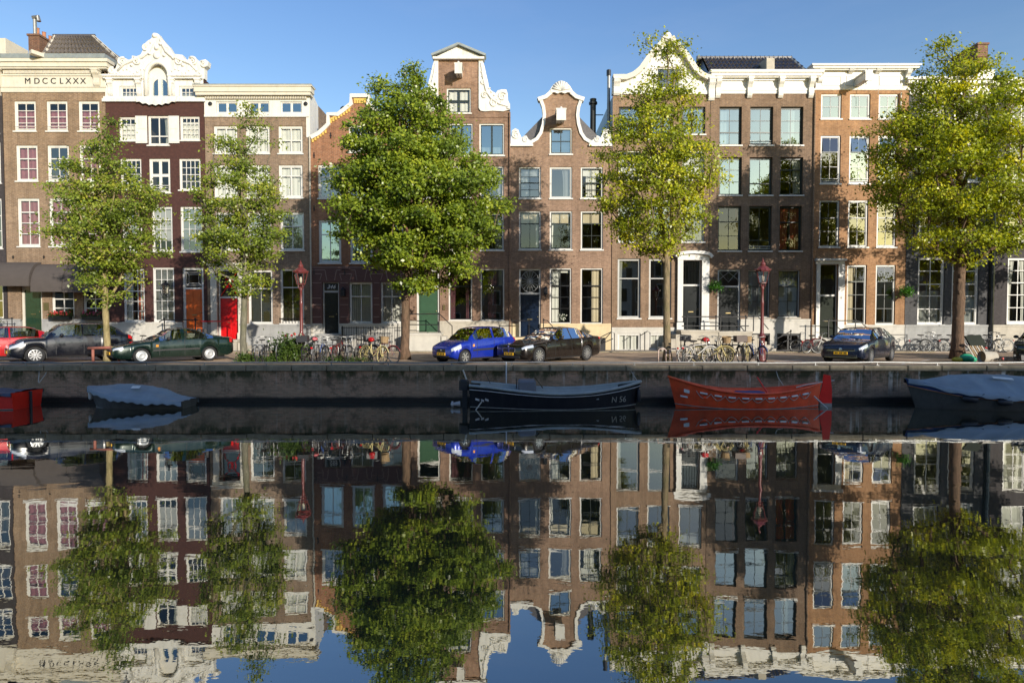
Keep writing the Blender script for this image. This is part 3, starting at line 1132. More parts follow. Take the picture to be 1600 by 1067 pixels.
for k in range(4):
    pt = MB()
    pt.lathe([(0.13, 0), (0.15, 0.05), (0.11, 0.1), (0.10, 0.42), (0.125, 0.45)], (xa + 0.35, cy + 0.3 + k * 0.55, zt), 8)
    h.part(pt, "chimney_pot", M['pot'], chm)
fl = MB()
fx, fz = W(53, 50, cy)
_, fzt = W(53, 27, cy)
fl.tube([(fx, cy + 0.1, fz - 0.1), (fx, cy + 0.1, fzt - 0.1)], 0.1, 8)
fl.tube([(fx - 0.12, cy + 0.1, fzt), (fx + 0.2, cy + 0.1, fzt + 0.05), (fx + 0.25, cy + 0.1, fzt - 0.22)], 0.12, 8)
h.part(fl, "flue_cowl", M['steel'], chm)
h.finish('flat', body_top=Z(96))

# --- maroon house with ornate white gable
h = House("maroon painted house with ornate white scrolled gable, white shutters and orange door", 168.5, 321.5, 159, M['brick_maroon'], 505, M['stone_white'], 12)
h.window((187, 135, 216, 153), 4, (0.5,), glass='mid', sill=None, hole=False, bar=0.03, curtain=[('cafe', 'curtain_white', 0.5)], Y=YF - 0.03, rec=0.05)
h.window((280, 135, 310, 153), 4, (0.5,), glass='mid', sill=None, hole=False, bar=0.03, curtain=[('cafe', 'curtain_white', 0.5)], Y=YF - 0.03, rec=0.05)
sh = [('full', 'curtain_white')]
h.window((186, 183, 212.5, 222), 3, (0.25, 0.5, 0.75), glass='clear', curtain=[('cafe', 'curtain_white', 0.75)], bar=0.03)
h.window((231, 181, 264, 229), 2, (-0.72,), glass='dark', bar=0.06, curtain=[('right', 'curtain_white')])
h.window((281, 182, 312, 221.5), 4, (0.25, 0.5, 0.75), glass='clear', curtain=[('cafe', 'curtain_white', 0.8)], bar=0.03)
h.window((188, 248, 221, 298), 4, (0.25, 0.5, 0.75), glass='dark', bar=0.032)
h.window((233, 248, 266, 303), 2, (0.48,), glass='dark', bar=0.16, bars=3, fw=0.11)
h.window((280, 248, 313.5, 299), 4, (0.25, 0.5, 0.75), glass='dark', bar=0.034)
for k, (a, b) in enumerate(((191, 222), (237, 269.5), (282, 316))):
    h.window((a, 323, b, 395), 3, (-0.27, 0.5, 0.77), glass='clear' if k == 1 else 'mid', bar=0.03, curtain=[('blind', 'curtain_grey', 0.72)])
h.window((193, 420, 226, 505), 3, (0.2, -0.41, 0.62, 0.82), glass='clear', curtain=[('left', 'curtain_white'), ('right', 'curtain_white'), ('mid', 'curtain_rust', 0.55)], cwidth=0.42, bar=0.032)
h.window((239, 418, 272.5, 505), 3, (0.2, -0.41, 0.62, 0.82), glass='mid', curtain=[('full', 'curtain_grey')], bar=0.032)
h.door((285, 418, 318.5, 520), 452, M['door_orange'], transom='lantern', panels=((0.05, 0.3), (0.35, 0.62), (0.68, 0.95)), fw=0.14)
h.stoop(268, 321, 520, 1.15, 'left', 4, 'stone')
floors(h, (235, 310, 405, 505))
for a, b in ((212.5, 231), (264.3, 281)):
    s_ = MB()
    xa, xb = X(a, 203), X(b, 203)
    za, zb = Z(224.5), Z(182)
    s_.box(xa + 0.01, xb - 0.01, YF - 0.075, YF - 0.035, za, zb)
    for q in ((0.06, 0.46), (0.52, 0.94)):
        s_.box(xa + 0.09, xb - 0.09, YF - 0.088, YF - 0.074, lerp(za, zb, q[0]), lerp(za, zb, q[1]))
    h.part(s_, "shutter", M['white'])
c = h.mould(168.5, 321, [(151.5, 155, 0.08), (155, 160, 0.13)], 'gable_white')
h.mould(168.5, 228, [(119, 122, 0.30), (122, 125, 0.22)], 'gable_white', wrap=False)
h.mould(269, 321, [(119, 122, 0.30), (122, 125, 0.22)], 'gable_white', wrap=False)
# band with the attic lights, then the sculpted gable
g = MB()
zA, zB = Z(155) , Z(124)
band_holes = [h.rect((187, 135, 216, 153)), h.rect((280, 135, 310, 153))]
rect_wall(g, h.x0 + 0.01, h.x1 - 0.01, zA, zB, band_holes + [h.rect((233, 118, 265, 153))], YF - 0.03, 0.25)
h.part(g, "attic_band", M['gable_white'])
out = [(169, 124), (170, 115), (168, 109), (172, 106), (181, 109), (184, 101), (185, 94), (191, 90.5), (199, 93), (203, 95.5), (207, 93), (207, 88), (215, 89),
       (221, 86), (224, 80), (225, 74), (229, 67), (233, 64), (238, 61), (238, 56), (243, 52.5), (248, 54), (251, 59), (258, 67), (264, 73), (267, 78), (271, 85),
       (286, 87), (289, 93), (295, 95), (296, 90), (302, 88.5), (308, 93), (312, 97), (315, 95), (322, 94), (326, 97), (325, 104), (320, 108), (320, 124),
       (266, 124), (264, 113), (258, 105), (249, 101), (240, 103), (234, 110), (232, 124)]
gp = MB()
gp.prism(PL(out), YF - 0.06, YF + 0.3)
gb = h.part(gp, "gable", M['gable_white'])
# relief carving on the gable: scrolls, shells, balls and swags
rv = MB()
def scroll(px, py, r_px, turns, sx, start, rad=0.075):
    xx, zz = W(px, py)
    p, rr = vol_tube(xx, zz, r_px / 27.5, turns, sx, YF - 0.09, rad, start)
    rv.tube(p, rr, 6)
for px, py, r_, s in ((192, 98, 6.5, 1), (302, 97, 6.5, -1), (176, 112, 5, 1), (319, 102, 5, -1), (229, 76, 5, 1), (262, 80, 5, -1), (214, 97, 6, -1), (281, 97, 6, 1)):
    scroll(px, py, r_, 1.6, s, 1.0)
for px, py, r_ in ((243, 57, 4), (238, 68, 2.6), (252, 70, 2.6), (246, 76, 4), (246, 88, 5.5), (222, 90, 2.6), (272, 92, 2.6), (207, 103, 2.4), (287, 103, 2.4), (235, 85, 2.4), (258, 88, 2.4)):
    xx, zz = W(px, py)
    rv.ball((xx, YF - 0.08, zz), r_ / 27.5, 0.12, r_ / 27.5, 9, 6)
for side in (-1, 1):
    pts = [W(247 + side * a, b) for a, b in ((4, 62), (9, 72), (14, 82), (24, 90), (40, 96), (52, 101), (62, 112))]
    rv.tube([(p[0], YF - 0.08, p[1]) for p in pts], [0.06, 0.09, 0.10, 0.11, 0.10, 0.08, 0.06], 6)
for k in range(26):
    px = 178 + k * 5.4
    if 230 < px < 266:
        continue
    xx, zz = W(px, 112 + 3 * math.sin(k * 1.3))
    rv.ball((xx, YF - 0.07, zz), 0.05 + 0.025 * math.sin(k * 2.1), 0.07, 0.06, 6, 5)
h.part(rv, "carving", M['gable_white'], gb, smooth=True)
# arched hood and window
ah = MB()
xc, zc_ = W(249, 122)
pth = [(xc + 0.66 * math.cos(math.pi * k / 14), YF - 0.16, zc_ + 0.78 * math.sin(math.pi * k / 14)) for k in range(15)]
ah.tube([(pth[0][0], YF - 0.16, Z(152))] + pth + [(pth[-1][0], YF - 0.16, Z(152))], 0.12, 8)
h.part(ah, "window_hood", M['gable_white'], gb, smooth=True)
# niche back wall with the arched window
aw = MB()
xw0, xw1, zw0, zw1 = h.rect((235, 120, 263, 152))
rad = (xw1 - xw0) / 2
xm = (xw0 + xw1) / 2
zs_ = zw1 - rad
inner = [(xw0 + 0.09, zw0 + 0.06), (xw1 - 0.09, zw0 + 0.06)] + [(xm + (rad - 0.09) * math.cos(math.pi * k / 12), zs_ + (rad - 0.09) * math.sin(math.pi * k / 12)) for k in range(13)]
aw.prism([(xw0 - 0.2, zw0 - 0.02), (xw1 + 0.2, zw0 - 0.02), (xw1 + 0.2, zw1 + 0.85), (xw0 - 0.2, zw1 + 0.85)], YF + 0.10, YF + 0.16, [inner])
aw.box(xm - 0.1, xm + 0.1, YF + 0.06, YF + 0.15, zw0 + 0.06, zw1 - 0.09)
w_ = h.part(aw, "arched_window", M['white'])
for s in (0, 1):
    lim = [p for p in inner]
    pp = MB()
    half = [(max(p[0], xm + 0.1), p[1]) if s else (min(p[0], xm - 0.1), p[1]) for p in lim]
    pp.add([(p[0], YF + 0.13, p[1]) for p in half], [tuple(range(len(half)))])
    h.part(pp, "pane", G['sky'], w_)
# scalloped apron under the window
ap = MB()
pts = [(214, 152), (279, 152), (277, 160)]
for k in range(13):
    a = k / 12
    pts.append((276 - 60 * a, 160.5 + 5.5 * math.sin(math.pi * a) + 1.1 * math.cos(k * math.pi)))
ap.prism(PL(pts), YF - 0.2, YF - 0.135)
h.part(ap, "apron", M['gable_white'], gb)
for px in (178, 222, 274, 314):
    h.bracket(px, 125, 150, 0.26, 0.24, c, 'gable_white')
# wall lantern by the door
lx, lz = W(265, 452)
wl_ = MB()
wl_.tube([(lx, YF, lz - 0.5), (lx, YF - 0.3, lz - 0.45), (lx, YF - 0.42, lz - 0.3)], 0.025, 6)
for k in range(4):
    a = math.pi / 4 + k * math.pi / 2
    wl_.tube([(lx + 0.12 * math.cos(a), YF - 0.42 + 0.12 * math.sin(a), lz - 0.28), (lx + 0.2 * math.cos(a), YF - 0.42 + 0.2 * math.sin(a), lz + 0.2)], 0.018, 4)
wl_.lathe([(0.15, -0.3), (0.14, -0.27)], (lx, YF - 0.42, lz), 8)
wl_.lathe([(0.25, 0.2), (0.22, 0.24), (0.10, 0.34), (0.05, 0.36), (0.06, 0.42), (0.0, 0.46)], (lx, YF - 0.42, lz), 8)
wlo = h.part(wl_, "wall_lantern", M['iron'])
wg = MB()
wg.lathe([(0.11, -0.26), (0.18, 0.19)], (lx, YF - 0.42, lz), 4, cap=False)
h.part(wg, "lantern_glass", M['lamp_glass'], wlo)
h.rails([[(X(263), YF - 1.15, Z(503)), (X(268), YF - 1.15, Z(500)), (X(322), YF - 1.15, Z(500))], [(X(268), YF - 1.15, Z(516)), (X(322), YF - 1.15, Z(516))]],
        [(X(271), YF - 1.15, Z(528), Z(499)), (X(318), YF - 1.15, Z(528), Z(499))], 0.03)
h.finish('gable', ridge_px=Z(80), body_top=Z(124))

# --- grey-brown house with white attic and red door
h = House("grey brown brick house with white attic storey, flat cornice and red front door", 322, 485, 183, M['brick_grey'], 508, M['stone_grey'], 13)
cw = [('full', 'curtain_white')]
for a, b in ((334, 371), (384, 421.5), (435, 473)):
    h.window((a, 197, b, 242), 2, (-0.52,), glass='clear', curtain=cw, bar=0.07, fw=0.1)
    h.window((a + 0.5, 258, b, 311), 2, (-0.3,), glass='clear', curtain=cw, bar=0.08, fw=0.1)
    h.window((a + 3, 332, b + 2, 393), 2, (-0.35,), glass='mid', curtain=[('full', 'curtain_white')], bar=0.05)
for a, b in ((338, 371), (388, 421), (438, 472)):
    h.window((a, 159, b, 177), 2, (), glass='sky', hole=False, sill=None, bar=0.12, Y=YF - 0.03, rec=0.05, fw=0.04)
h.window((388, 422, 426, 508), 2, (-0.33,), glass='mid', curtain=[('vert', 'curtain_olive')], bar=0.012, sill='white')
h.window((438, 420, 475, 507), 2, (-0.33,), glass='mid', curtain=[('vert', 'curtain_olive')], bar=0.012, sill='white')
h.door((341, 420, 373, 530), 466, M['door_red'], transom='cross', panels=((0.05, 0.42), (0.5, 0.94)), fw=0.07)
h.stoop(336, 380, 530, 0.9, 'right', 3, 'stone', 0.24)
floors(h, (190, 250, 320, 405, 508))
at = MB()
rect_wall(at, h.x0 + 0.005, h.x1 - 0.005, Z(183), Z(156), [h.rect(r) for r in ((338, 159, 371, 177), (388, 159, 421, 177), (438, 159, 472, 177))], YF - 0.03, 0.25)
at.box(h.x0 + 0.005, h.x1 - 0.005, YF - 0.07, YF - 0.032, Z(183.5), Z(180))
h.part(at, "attic_band", M['white'])
c = h.mould(320.5, 481, [(137, 139, 0.42), (139, 147, 0.36), (147, 151.5, 0.30), (151.5, 157, 0.04)], 'cream')
cap = MB()
cap.box(X(320) - 0.4, X(481) + 0.4, YF - 0.44, YF + 0.4, Z(137) + 0.002, Z(135.6))
h.part(cap, "gutter", M['zinc'])
dm = MB()
for k in range(60):
    xk = lerp(X(325), X(480), k / 59)
    dm.box(xk, xk + 0.05, YF - 0.16, YF - 0.035, Z(156), Z(152))
h.part(dm, "dentil", M['cream'], c)
an = MB()
for px in (329, 478):
    xx, zz = W(px, 163)
    an.lathe([(0.0, -0.02), (0.12, 0.0), (0.12, 0.03), (0.03, 0.05)], (xx, YF - 0.07, zz), 8, 'y')
h.part(an, "rosette", M['iron'])
# door surround with pilasters
ds = MB()
for a, b in ((331, 340.5), (373.5, 381)):
    ds.box(X(a, 470), X(b, 470), YF - 0.16, YF - 0.064, Z(530), Z(424))
    ds.box(X(a, 470) - 0.04, X(b, 470) + 0.04, YF - 0.2, YF - 0.064, Z(530), Z(520))
ds.box(X(329, 420), X(383, 420), YF - 0.22, YF - 0.004, Z(424) + 0.003, Z(416))
ds.box(X(327, 420), X(385, 420), YF - 0.34, YF - 0.004, Z(416) + 0.002, Z(411.5))
h.part(ds, "door_surround", M['cream'])
h.rails([[(X(323), YF - 0.95, Z(502)), (X(372), YF - 0.95, Z(502)), (X(378), YF - 0.95, Z(506))]], [(X(370), YF - 0.95, Z(530), Z(502))], 0.032, 'door_red')
# tall white side wall that rises over the lower neighbour
sw = MB()
ya_, yb_ = YF + 0.05, YF + 5.0
xs_ = h.x1 + 0.02
zt0 = Z(137)
zt1 = W(502, 166, YF + 1.6)[1]
sw.add([(xs_, YF - 0.02, Z(215)), (xs_, YF + 1.6, Z(215)), (xs_, YF + 1.6, zt1), (xs_, YF + 0.05, zt0), (xs_, YF - 0.02, zt0),
        (xs_ - 0.2, YF - 0.02, Z(215)), (xs_ - 0.2, YF + 1.6, Z(215)), (xs_ - 0.2, YF + 1.6, zt1), (xs_ - 0.2, YF + 0.05, zt0), (xs_ - 0.2, YF - 0.02, zt0)],
       [(0, 1, 2, 3, 4), (5, 9, 8, 7, 6), (0, 4, 9, 5), (1, 6, 7, 2), (2, 7, 8, 3), (3, 8, 9, 4)])
h.part(sw, "raised_side_wall", M['white'])
rb = MB()
rb.tube([(X(435), YF - 0.05, Z(498)), (X(476), YF - 0.05, Z(498))], 0.02, 5)
for k in range(9):
    xk = lerp(X(436), X(475), k / 8)
    rb.tube([(xk, YF - 0.05, Z(506)), (xk, YF - 0.05, Z(496))], 0.014, 4)
h.part(rb, "window_guard", M['iron'])
h.finish('flat', body_top=Z(150), sidemat=M['brick_grey'])

# --- orange brick house with stepped gable
h = House("orange brick house with yellow toothed stepped gable and black numbered door", 485.5, 639, 245, M['brick_orange'], 507, M['stone_white'], 14)
left = [(485.5, 214), (497, 208), (506, 200), (512, 194), (512, 178), (528, 178), (537, 171), (548, 162), (548, 149)]
right = [(1125 - x, y) for x, y in reversed(left)]
inn = lambda pts, d: pts
hole = h.rect((545, 196, 580, 240))
gp = MB()
gp.prism(PL([(485.7, 245)] + left + right + [(638.8, 245)]), YF, YF + 0.3, [h.hole_pts((545, 196, 580, 240))])
gb = h.part(gp, "gable", M['brick_orange'])
cpm = MB()
pc_ = left + right
for a_, b_ in zip(pc_, pc_[1:]):
    pass
sweep(pc_, 0.17, YF - 0.12, YF + 0.34, cpm)
h.part(cpm, "coping", M['white'], gb)
yt_ = MB()
def dent_line(pa, pb, n, off=0.24):
    (xa, za), (xb, zb) = W(*pa), W(*pb)
    d = Vector((xb - xa, 0, zb - za))
    for k in range(n):
        t = (k + 0.5) / n
        xx, zz = lerp(xa, xb, t), lerp(za, zb, t) - off
        yt_.box(xx - 0.05, xx + 0.05, YF - 0.06, YF - 0.002, zz - 0.16, zz)
    nrm = Vector((-d.z, 0, d.x)).normalized()
    yt_.obox(Vector(((xa + xb) / 2, YF - 0.028, (za + zb) / 2 - off + 0.06)), d / 2, (0, 0.026, 0), (0, 0, 0.055))
for s in (0, 1):
    m_ = (lambda x: x) if not s else (lambda x: 1125 - x)
    dent_line((m_(487), 213), (m_(511), 196), 6)
    dent_line((m_(515), 183), (m_(548), 163), 8)
dent_line((553, 152), (572, 152), 5, 0.2)
h.part(yt_, "toothed_brick_trim", M['yellow_brick'], gb)
h.window((545, 196, 580, 240), 2, (-0.4,), glass='mid', hole=False, bar=0.05)
for a, b in ((497, 533), (546, 582), (594, 630)):
    h.window((a, 258, b, 312), 2, (-0.33,), glass='mid', curtain=[('cafe', 'curtain_white', 0.6)], bar=0.05, fw=0.11)
    h.window((a + 1, 344, b, 413), 2, (-0.31,), glass='sky', curtain=[('full', 'curtain_white')], bar=0.05, fw=0.10)
h.window((546, 441, 582, 507), 2, (-0.33,), glass='clear', curtain=[('vert', 'curtain_white')], bar=0.04)
h.window((595, 441, 629, 507), 2, (-0.33,), glass='clear', curtain=[('vert', 'curtain_white')], bar=0.04)
d_ = h.door((504, 441, 530, 521), 457, M['door_black'], frame='grey_frame', transom='none', pcols=1, panels=((0.06, 0.42), (0.5, 0.94)), fw=0.08)
nb = MB()
nb.box(X(507.5, 447), X(526.5, 447), YF + 0.09, YF + 0.12, Z(452), Z(442.5))
h.part(nb, "number_plate", M['letters'], d_)
for ch_, px_ in zip("346", (512.3, 516.6, 521.2)):
    me = text_mesh(ch_, 0.30, 0.006, 0.35)
    me.name = "house_number"
    me.materials.append(M['letter_white'])
    no_ = bpy.data.objects.new("house_number", me)
    COL.objects.link(no_)
    no_.parent = d_
    no_.rotation_euler = (math.pi / 2, 0, 0)
    no_.location = (X(px_, 447) - h.root.location.x, YF + 0.08 - h.root.location.y, Z(450.8) - h.root.location.z)
gr = MB()
rect_wall(gr, h.x0 + 0.01, h.x1 - 0.01, Z(507), Z(416), h.holes, YF - 0.035, 0.1)
h.part(gr, "ground_floor_render", M['ground_brown'])
jt = MB()
segs = [((486.5, 442), (502, 442)), ((532, 442), (544, 442)), ((584, 442), (593, 442)), ((486.5, 466), (502, 466)), ((532, 466), (544, 466)), ((584, 466), (593, 466)),
        ((486.5, 476), (502, 476)), ((532, 476), (544, 476)), ((584, 476), (593, 476)), ((486.5, 495), (502, 495)), ((532, 495), (544, 495)), ((584, 495), (593, 495)), ((486.5, 418), (638, 418))]
for cx in (517, 564, 612):
    for s in (-1, 1):
        segs += [((cx + s * 6, 438), (cx + s * 9, 422)), ((cx + s * 9, 422), (cx + s * 31, 422)), ((cx + s * 17, 438), (cx + s * 14, 428)), ((cx + s * 14, 428), (cx + s * 24, 428))]
for a, b in segs:
    xa, za = W(*a)
    xb, zb = W(*b)
    xa, xb = max(min(xa, h.x1 - 0.02), h.x0 + 0.02), max(min(xb, h.x1 - 0.02), h.x0 + 0.02)
    d = Vector((xb - xa, 0, zb - za))
    if d.length < 0.02:
        continue
    nrm = Vector((-d.z, 0, d.x)).normalized()
    jt.obox(((xa + xb) / 2, YF - 0.038, (za + zb) / 2), d / 2, (0, 0.004, 0), nrm * 0.016)
h.part(jt, "raised_joint", M['joint'])
h.anchors([(517, 212), (491, 243), (491, 326), (491, 425), (539, 426), (588, 426)], 0.32)
wl_ = MB()
lx, lz = W(537, 458)
wl_.box(lx - 0.12, lx + 0.12, YF - 0.28, YF - 0.06, lz - 0.18, lz + 0.18)
wl_.lathe([(0.17, 0.18), (0.05, 0.3), (0.02, 0.36)], (lx, YF - 0.17, lz), 6)
h.part(wl_, "wall_lantern", M['iron'])
# iron fence in front of the basement area
ff = MB()
yy = YF - 1.25
zf0, zf1 = ZS, W(800, 512, yy)[1]
xa, xb = W(536, 530, yy)[0], W(627, 530, yy)[0]
ff.tube([(xa, yy, zf1), (xb, yy, zf1)], 0.02, 5)
ff.tube([(xa, yy, zf0 + 0.15), (xb, yy, zf0 + 0.15)], 0.02, 5)
fo_ = h.part(ff, "area_fence", M['iron'])
fence_bar = None
nb_ = 34
for k in range(nb_ + 1):
    xk = lerp(xa, xb, k / nb_)
    bmb = MB()
    bmb.tube([(xk, yy, zf0), (xk, yy, zf1 + 0.06)], 0.013 if k % 8 else 0.03, 5)
    h.part(bmb, "fence_bar", M['iron'], fo_)
for px in (480, 535):
    pm = MB()
    xk = W(px, 530, yy)[0]
    pm.lathe([(0.07, 0), (0.07, 0.2), (0.045, 0.25), (0.045, 1.25), (0.06, 1.3), (0.03, 1.42)], (xk, yy, ZS), 8)
    h.part(pm, "stone_post", M['iron'], fo_)
floors(h, (250, 330, 425, 507))
h.stoop(500, 534, 521, 0.8, 'front', 3, 'stone_grey', 0.25)
fv = MB()
fx, fz = W(537, 172, YF + 3)
fv.tube([(fx, YF + 3, fz - 2), (fx, YF + 3, fz)], 0.1, 8)
fv.lathe([(0.2, 0), (0.22, 0.08), (0.1, 0.2)], (fx, YF + 3, fz), 8)
h.part(fv, "flue", M['soot'])
h.pipe(485.5, 214, 545, 0.05, 'stone')
h.finish('gable', ridge_px=Z(165), body_top=Z(220))

# --- neck gable house with pediment
h = House("brown brick neck gable house with white pediment, carved white scrolls and green door", 639.5, 796.5, 182, M['brick_brown'], 503, M['stone'], 15)
gpts = [(639.7, 182), (639.7, 174), (685, 174), (685, 92), (748, 92), (748, 174), (796.3, 174), (796.3, 182)]
gp = MB()
gp.prism(PL(gpts), YF, YF + 0.35, [h.hole_pts((698, 138, 736, 179))])
gb = h.part(gp, "gable", M['brick_brown'])
pd = MB()
pd.prism(PL([(678, 92), (756, 92), (717, 74)]), YF - 0.12, YF + 0.3)
pd.box(X(677, 92), X(757, 92), YF - 0.26, YF + 0.3, Z(95), Z(91.5))
pdo = h.part(pd, "pediment", M['gable_white'], gb)
pm = MB()
for s in (-1, 1):
    xa, za = W(717, 72)
    xb, zb = W(717 + s * 42, 89.5)
    d = Vector((xb - xa, 0, zb - za))
    nrm = Vector((-d.z, 0, d.x)).normalized()
    pm.obox(((xa + xb) / 2, YF + 0.003 * s, (za + zb) / 2), d / 2, (0, 0.34, 0), nrm * 0.06)
h.part(pm, "pediment_moulding", M['zinc'], gb)
wing_r = [(748, 95), (754, 95), (757, 104), (760, 118), (763, 130), (764, 138), (768, 143), (775, 147), (777, 143), (783, 141), (791, 141), (793, 146), (794, 158), (797, 164), (797, 172), (786, 175), (770, 174), (758, 175), (751, 174), (748, 170)]
wing_l = [(1433 - x, y) for x, y in wing_r]
for wpts, sd in ((wing_r, 1), (wing_l, -1)):
    wm_ = MB()
    wm_.prism(PL(wpts), YF - 0.08, YF + 0.22)
    wo = h.part(wm_, "gable_wing", M['gable_white'], gb)
    rv = MB()
    cx = 716.5
    def mx_(x):
        return x if sd > 0 else 1433 - x
    for px, py, r_ in ((785, 152, 7), (772, 162, 7), (757, 150, 5), (755, 130, 3.5)):
        xx, zz = W(mx_(px), py)
        p, rr = vol_tube(xx, zz, r_ / 27.5, 1.5, sd, YF - 0.10, 0.06, 0.6)
        rv.tube(p, rr, 6)
    pts = [W(mx_(a), b) for a, b in ((752, 100), (754, 115), (757, 130), (761, 145), (768, 155), (780, 163), (794, 167))]
    rv.tube([(p[0], YF - 0.09, p[1]) for p in pts], [0.05, 0.07, 0.08, 0.09, 0.08, 0.07, 0.06], 6)
    for k in range(12):
        t = k / 11
        xx, zz = W(mx_(752 + 42 * t ** 1.6), 104 + 66 * t ** 0.8)
        rv.ball((xx, YF - 0.09, zz), 0.055 + 0.03 * (k % 3), 0.06, 0.06, 6, 5)
    h.part(rv, "carving", M['gable_white'], wo, smooth=True)
h.window((698, 138, 736, 179), 2, (0.5,), sash='dark_sash', glass='clear', hole=False, curtain=[('full', 'curtain_white')], bar=0.10)
h.hoist(716, 98, 115, 1.0, 0.32)
lm = MB()
lm.box(h.x0 + 0.02, h.x1 - 0.02, YF - 0.035, YF - 0.003, Z(184), Z(181.5))
h.part(lm, "string_course", M['brick_brown'])
for a, b in ((655, 691), (703, 739), (749, 788)):
    h.window((a, 193, b, 245), 2, (), sash='dark_sash', glass='sky', bar=0.10, curtain=[('cafe', 'curtain_white', 0.28)])
for a, b in ((654, 690), (702, 738), (750, 787)):
    h.window((a, 260, b, 312), 2, (-0.33,), sash='dark_sash', glass='mid', curtain=[('right', 'curtain_white')])
    h.window((a + 1, 334, b, 393), 2, (-0.36,), sash='dark_sash', glass='mid', curtain=[('right', 'curtain_white')], cwidth=0.45)
h.window((701, 420, 738, 503), 1, (-0.32,), sash='black', glass='mid', curtain=[('pair', 'curtain_plum')], cwidth=0.42)
h.window((751, 420, 788, 503), 1, (-0.32,), sash='black', glass='mid', curtain=[('mid', 'curtain_plum', 0.3)], cwidth=0.4)
h.door((651, 421, 687, 519), 449, M['door_sage'], transom='none', panels=((0.05, 0.38), (0.44, 0.95)), pcols=1)
h.stoop(640, 692, 519.5, 1.3, 'right', 5, 'stone_white', 0.26)
yy = YF - 1.25
h.rails([[(X(637), yy, Z(491)), (X(690), yy, Z(491)), (X(709), yy, Z(509)), (X(709), yy, Z(540))], [(X(637), yy, Z(507)), (X(690), yy, Z(507))]],
        [(X(642), yy, Z(519), Z(491)), (X(689), yy, Z(519), Z(491))], 0.026)
bx_ = MB()
xx, zz = W(694, 479)
bx_.box(xx - 0.06, xx + 0.06, YF - 0.07, YF - 0.004, zz - 0.2, zz + 0.1)
h.part(bx_, "bell_panel", M['brass'])
floors(h, (252, 322, 405, 503))
h.pipe(796.5, 176, 545, 0.045, 'brick_brown')
h.finish('gable', ridge_px=Z(110), body_top=Z(180))

# --- bell gable house
h = House("brown brick bell gable house with white curved coping and navy front door", 797.5, 955.5, 250, M['brick_brown2'], 507, M['stone_yellow'], 16)
bell_l = [(797.5, 228), (832, 225), (838, 218), (844, 208), (848, 194), (849.5, 180), (848, 168), (844, 157), (852, 151), (859, 145), (864, 137), (870, 132), (876.5, 130)]
bell = bell_l + [(1753 - x, y) for x, y in reversed(bell_l[:-1])]
gp = MB()
gp.prism(PL([(797.7, 250)] + bell + [(955.3, 250)]), YF, YF + 0.35, [h.hole_pts((859, 200, 894, 243))])
gb = h.part(gp, "gable", M['brick_brown2'])
cpm = MB()
cl = [(829, 222), (838, 217), (844, 208), (848, 194), (849.5, 180), (848, 168), (844, 157)]
sweep(cl, 0.13, YF - 0.09, YF + 0.3, cpm)
sweep([(1753 - x, y) for x, y in reversed(cl)], 0.13, YF - 0.09, YF + 0.3, cpm)
top = [(840, 155), (852, 151), (859, 145), (864, 137)]
sweep(top, 0.16, YF - 0.14, YF + 0.3, cpm)
sweep([(1753 - x, y) for x, y in reversed(top)], 0.16, YF - 0.14, YF + 0.3, cpm)
cpo = h.part(cpm, "coping", M['gable_white'], gb)
sh_ = MB()
shell = [(861, 147), (860, 141), (863, 136), (866, 133), (870, 131), (873, 129), (876.5, 128), (880, 129), (883, 131), (887, 133), (890, 136), (893, 141), (892, 147), (887, 146), (882, 148), (876.5, 146), (871, 148), (866, 146)]
sh_.prism(PL(shell), YF - 0.17, YF + 0.2)
so = h.part(sh_, "shell_crest", M['gable_white'], gb)
rv = MB()
for k in range(9):
    a = math.pi * (0.08 + 0.84 * k / 8)
    x0_, z0_ = W(876.5, 146)
    rv.tube([(x0_, YF - 0.19, z0_ + 0.1), (x0_ + 0.5 * math.cos(a), YF - 0.19, z0_ + 0.1 + 0.5 * math.sin(a))], [0.03, 0.075], 6)
h.part(rv, "carving", M['gable_white'], so, smooth=True)
for sd in (0, 1):
    mm = (lambda x: x) if not sd else (lambda x: 1753 - x)
    wp = [(798, 228), (798, 222), (799, 213), (800, 205), (805, 201.5), (810, 204), (812, 210), (815, 216), (819, 213), (823, 214), (826, 219), (831, 221), (832, 228)]
    wm_ = MB()
    wm_.prism(PL([(mm(x), y) for x, y in wp]), YF - 0.1, YF + 0.2)
    wm_.box(min(X(mm(797), 228), X(mm(833), 228)), max(X(mm(797), 228), X(mm(833), 228)), YF - 0.14, YF + 0.2, Z(229.5), Z(226) - 0.002)
    wo = h.part(wm_, "corner_scroll", M['gable_white'], gb)
    rv = MB()
    for px, py, r_ in ((806, 212, 6.5), (821, 219, 4.5)):
        xx, zz = W(mm(px), py)
        p, rr = vol_tube(xx, zz, r_ / 27.5, 1.7, 1 if not sd else -1, YF - 0.11, 0.055, 1.2)
        rv.tube(p, rr, 6)
    h.part(rv, "carving", M['gable_white'], wo, smooth=True)
h.hoist(877, 169, 188, 1.1, 0.42)
h.window((859, 200, 894, 243), 2, (0.5,), sash='dark_sash', glass='sky', hole=False, bar=0.05)
cols = ((811, 845), (859, 894), (907.5, 942))
h.window((811, 261, 845, 312), 2, (0.28, -0.5, 0.75), sash='dark_sash', glass='mid', curtain=[('left', 'curtain_white'), ('blind', 'curtain_white', 0.27)], cwidth=0.5)
h.window((859, 261, 894, 312), 1, (), sash='grey_frame', glass='mid', curtain=[('right', 'curtain_grey')], cwidth=0.45)
h.window((907.5, 261, 942, 312), 2, (0.28, -0.5, 0.75), sash='dark_sash', glass='clear', curtain=[('blind', 'curtain_white', 0.27), ('mid', 'curtain_white', 0.25)], cwidth=0.5)
h.window((811, 330, 845, 392), 2, (-0.3,), sash='dark_sash', glass='clear', curtain=[('blind', 'curtain_beige', 0.3), ('right', 'curtain_white')], cwidth=0.25)
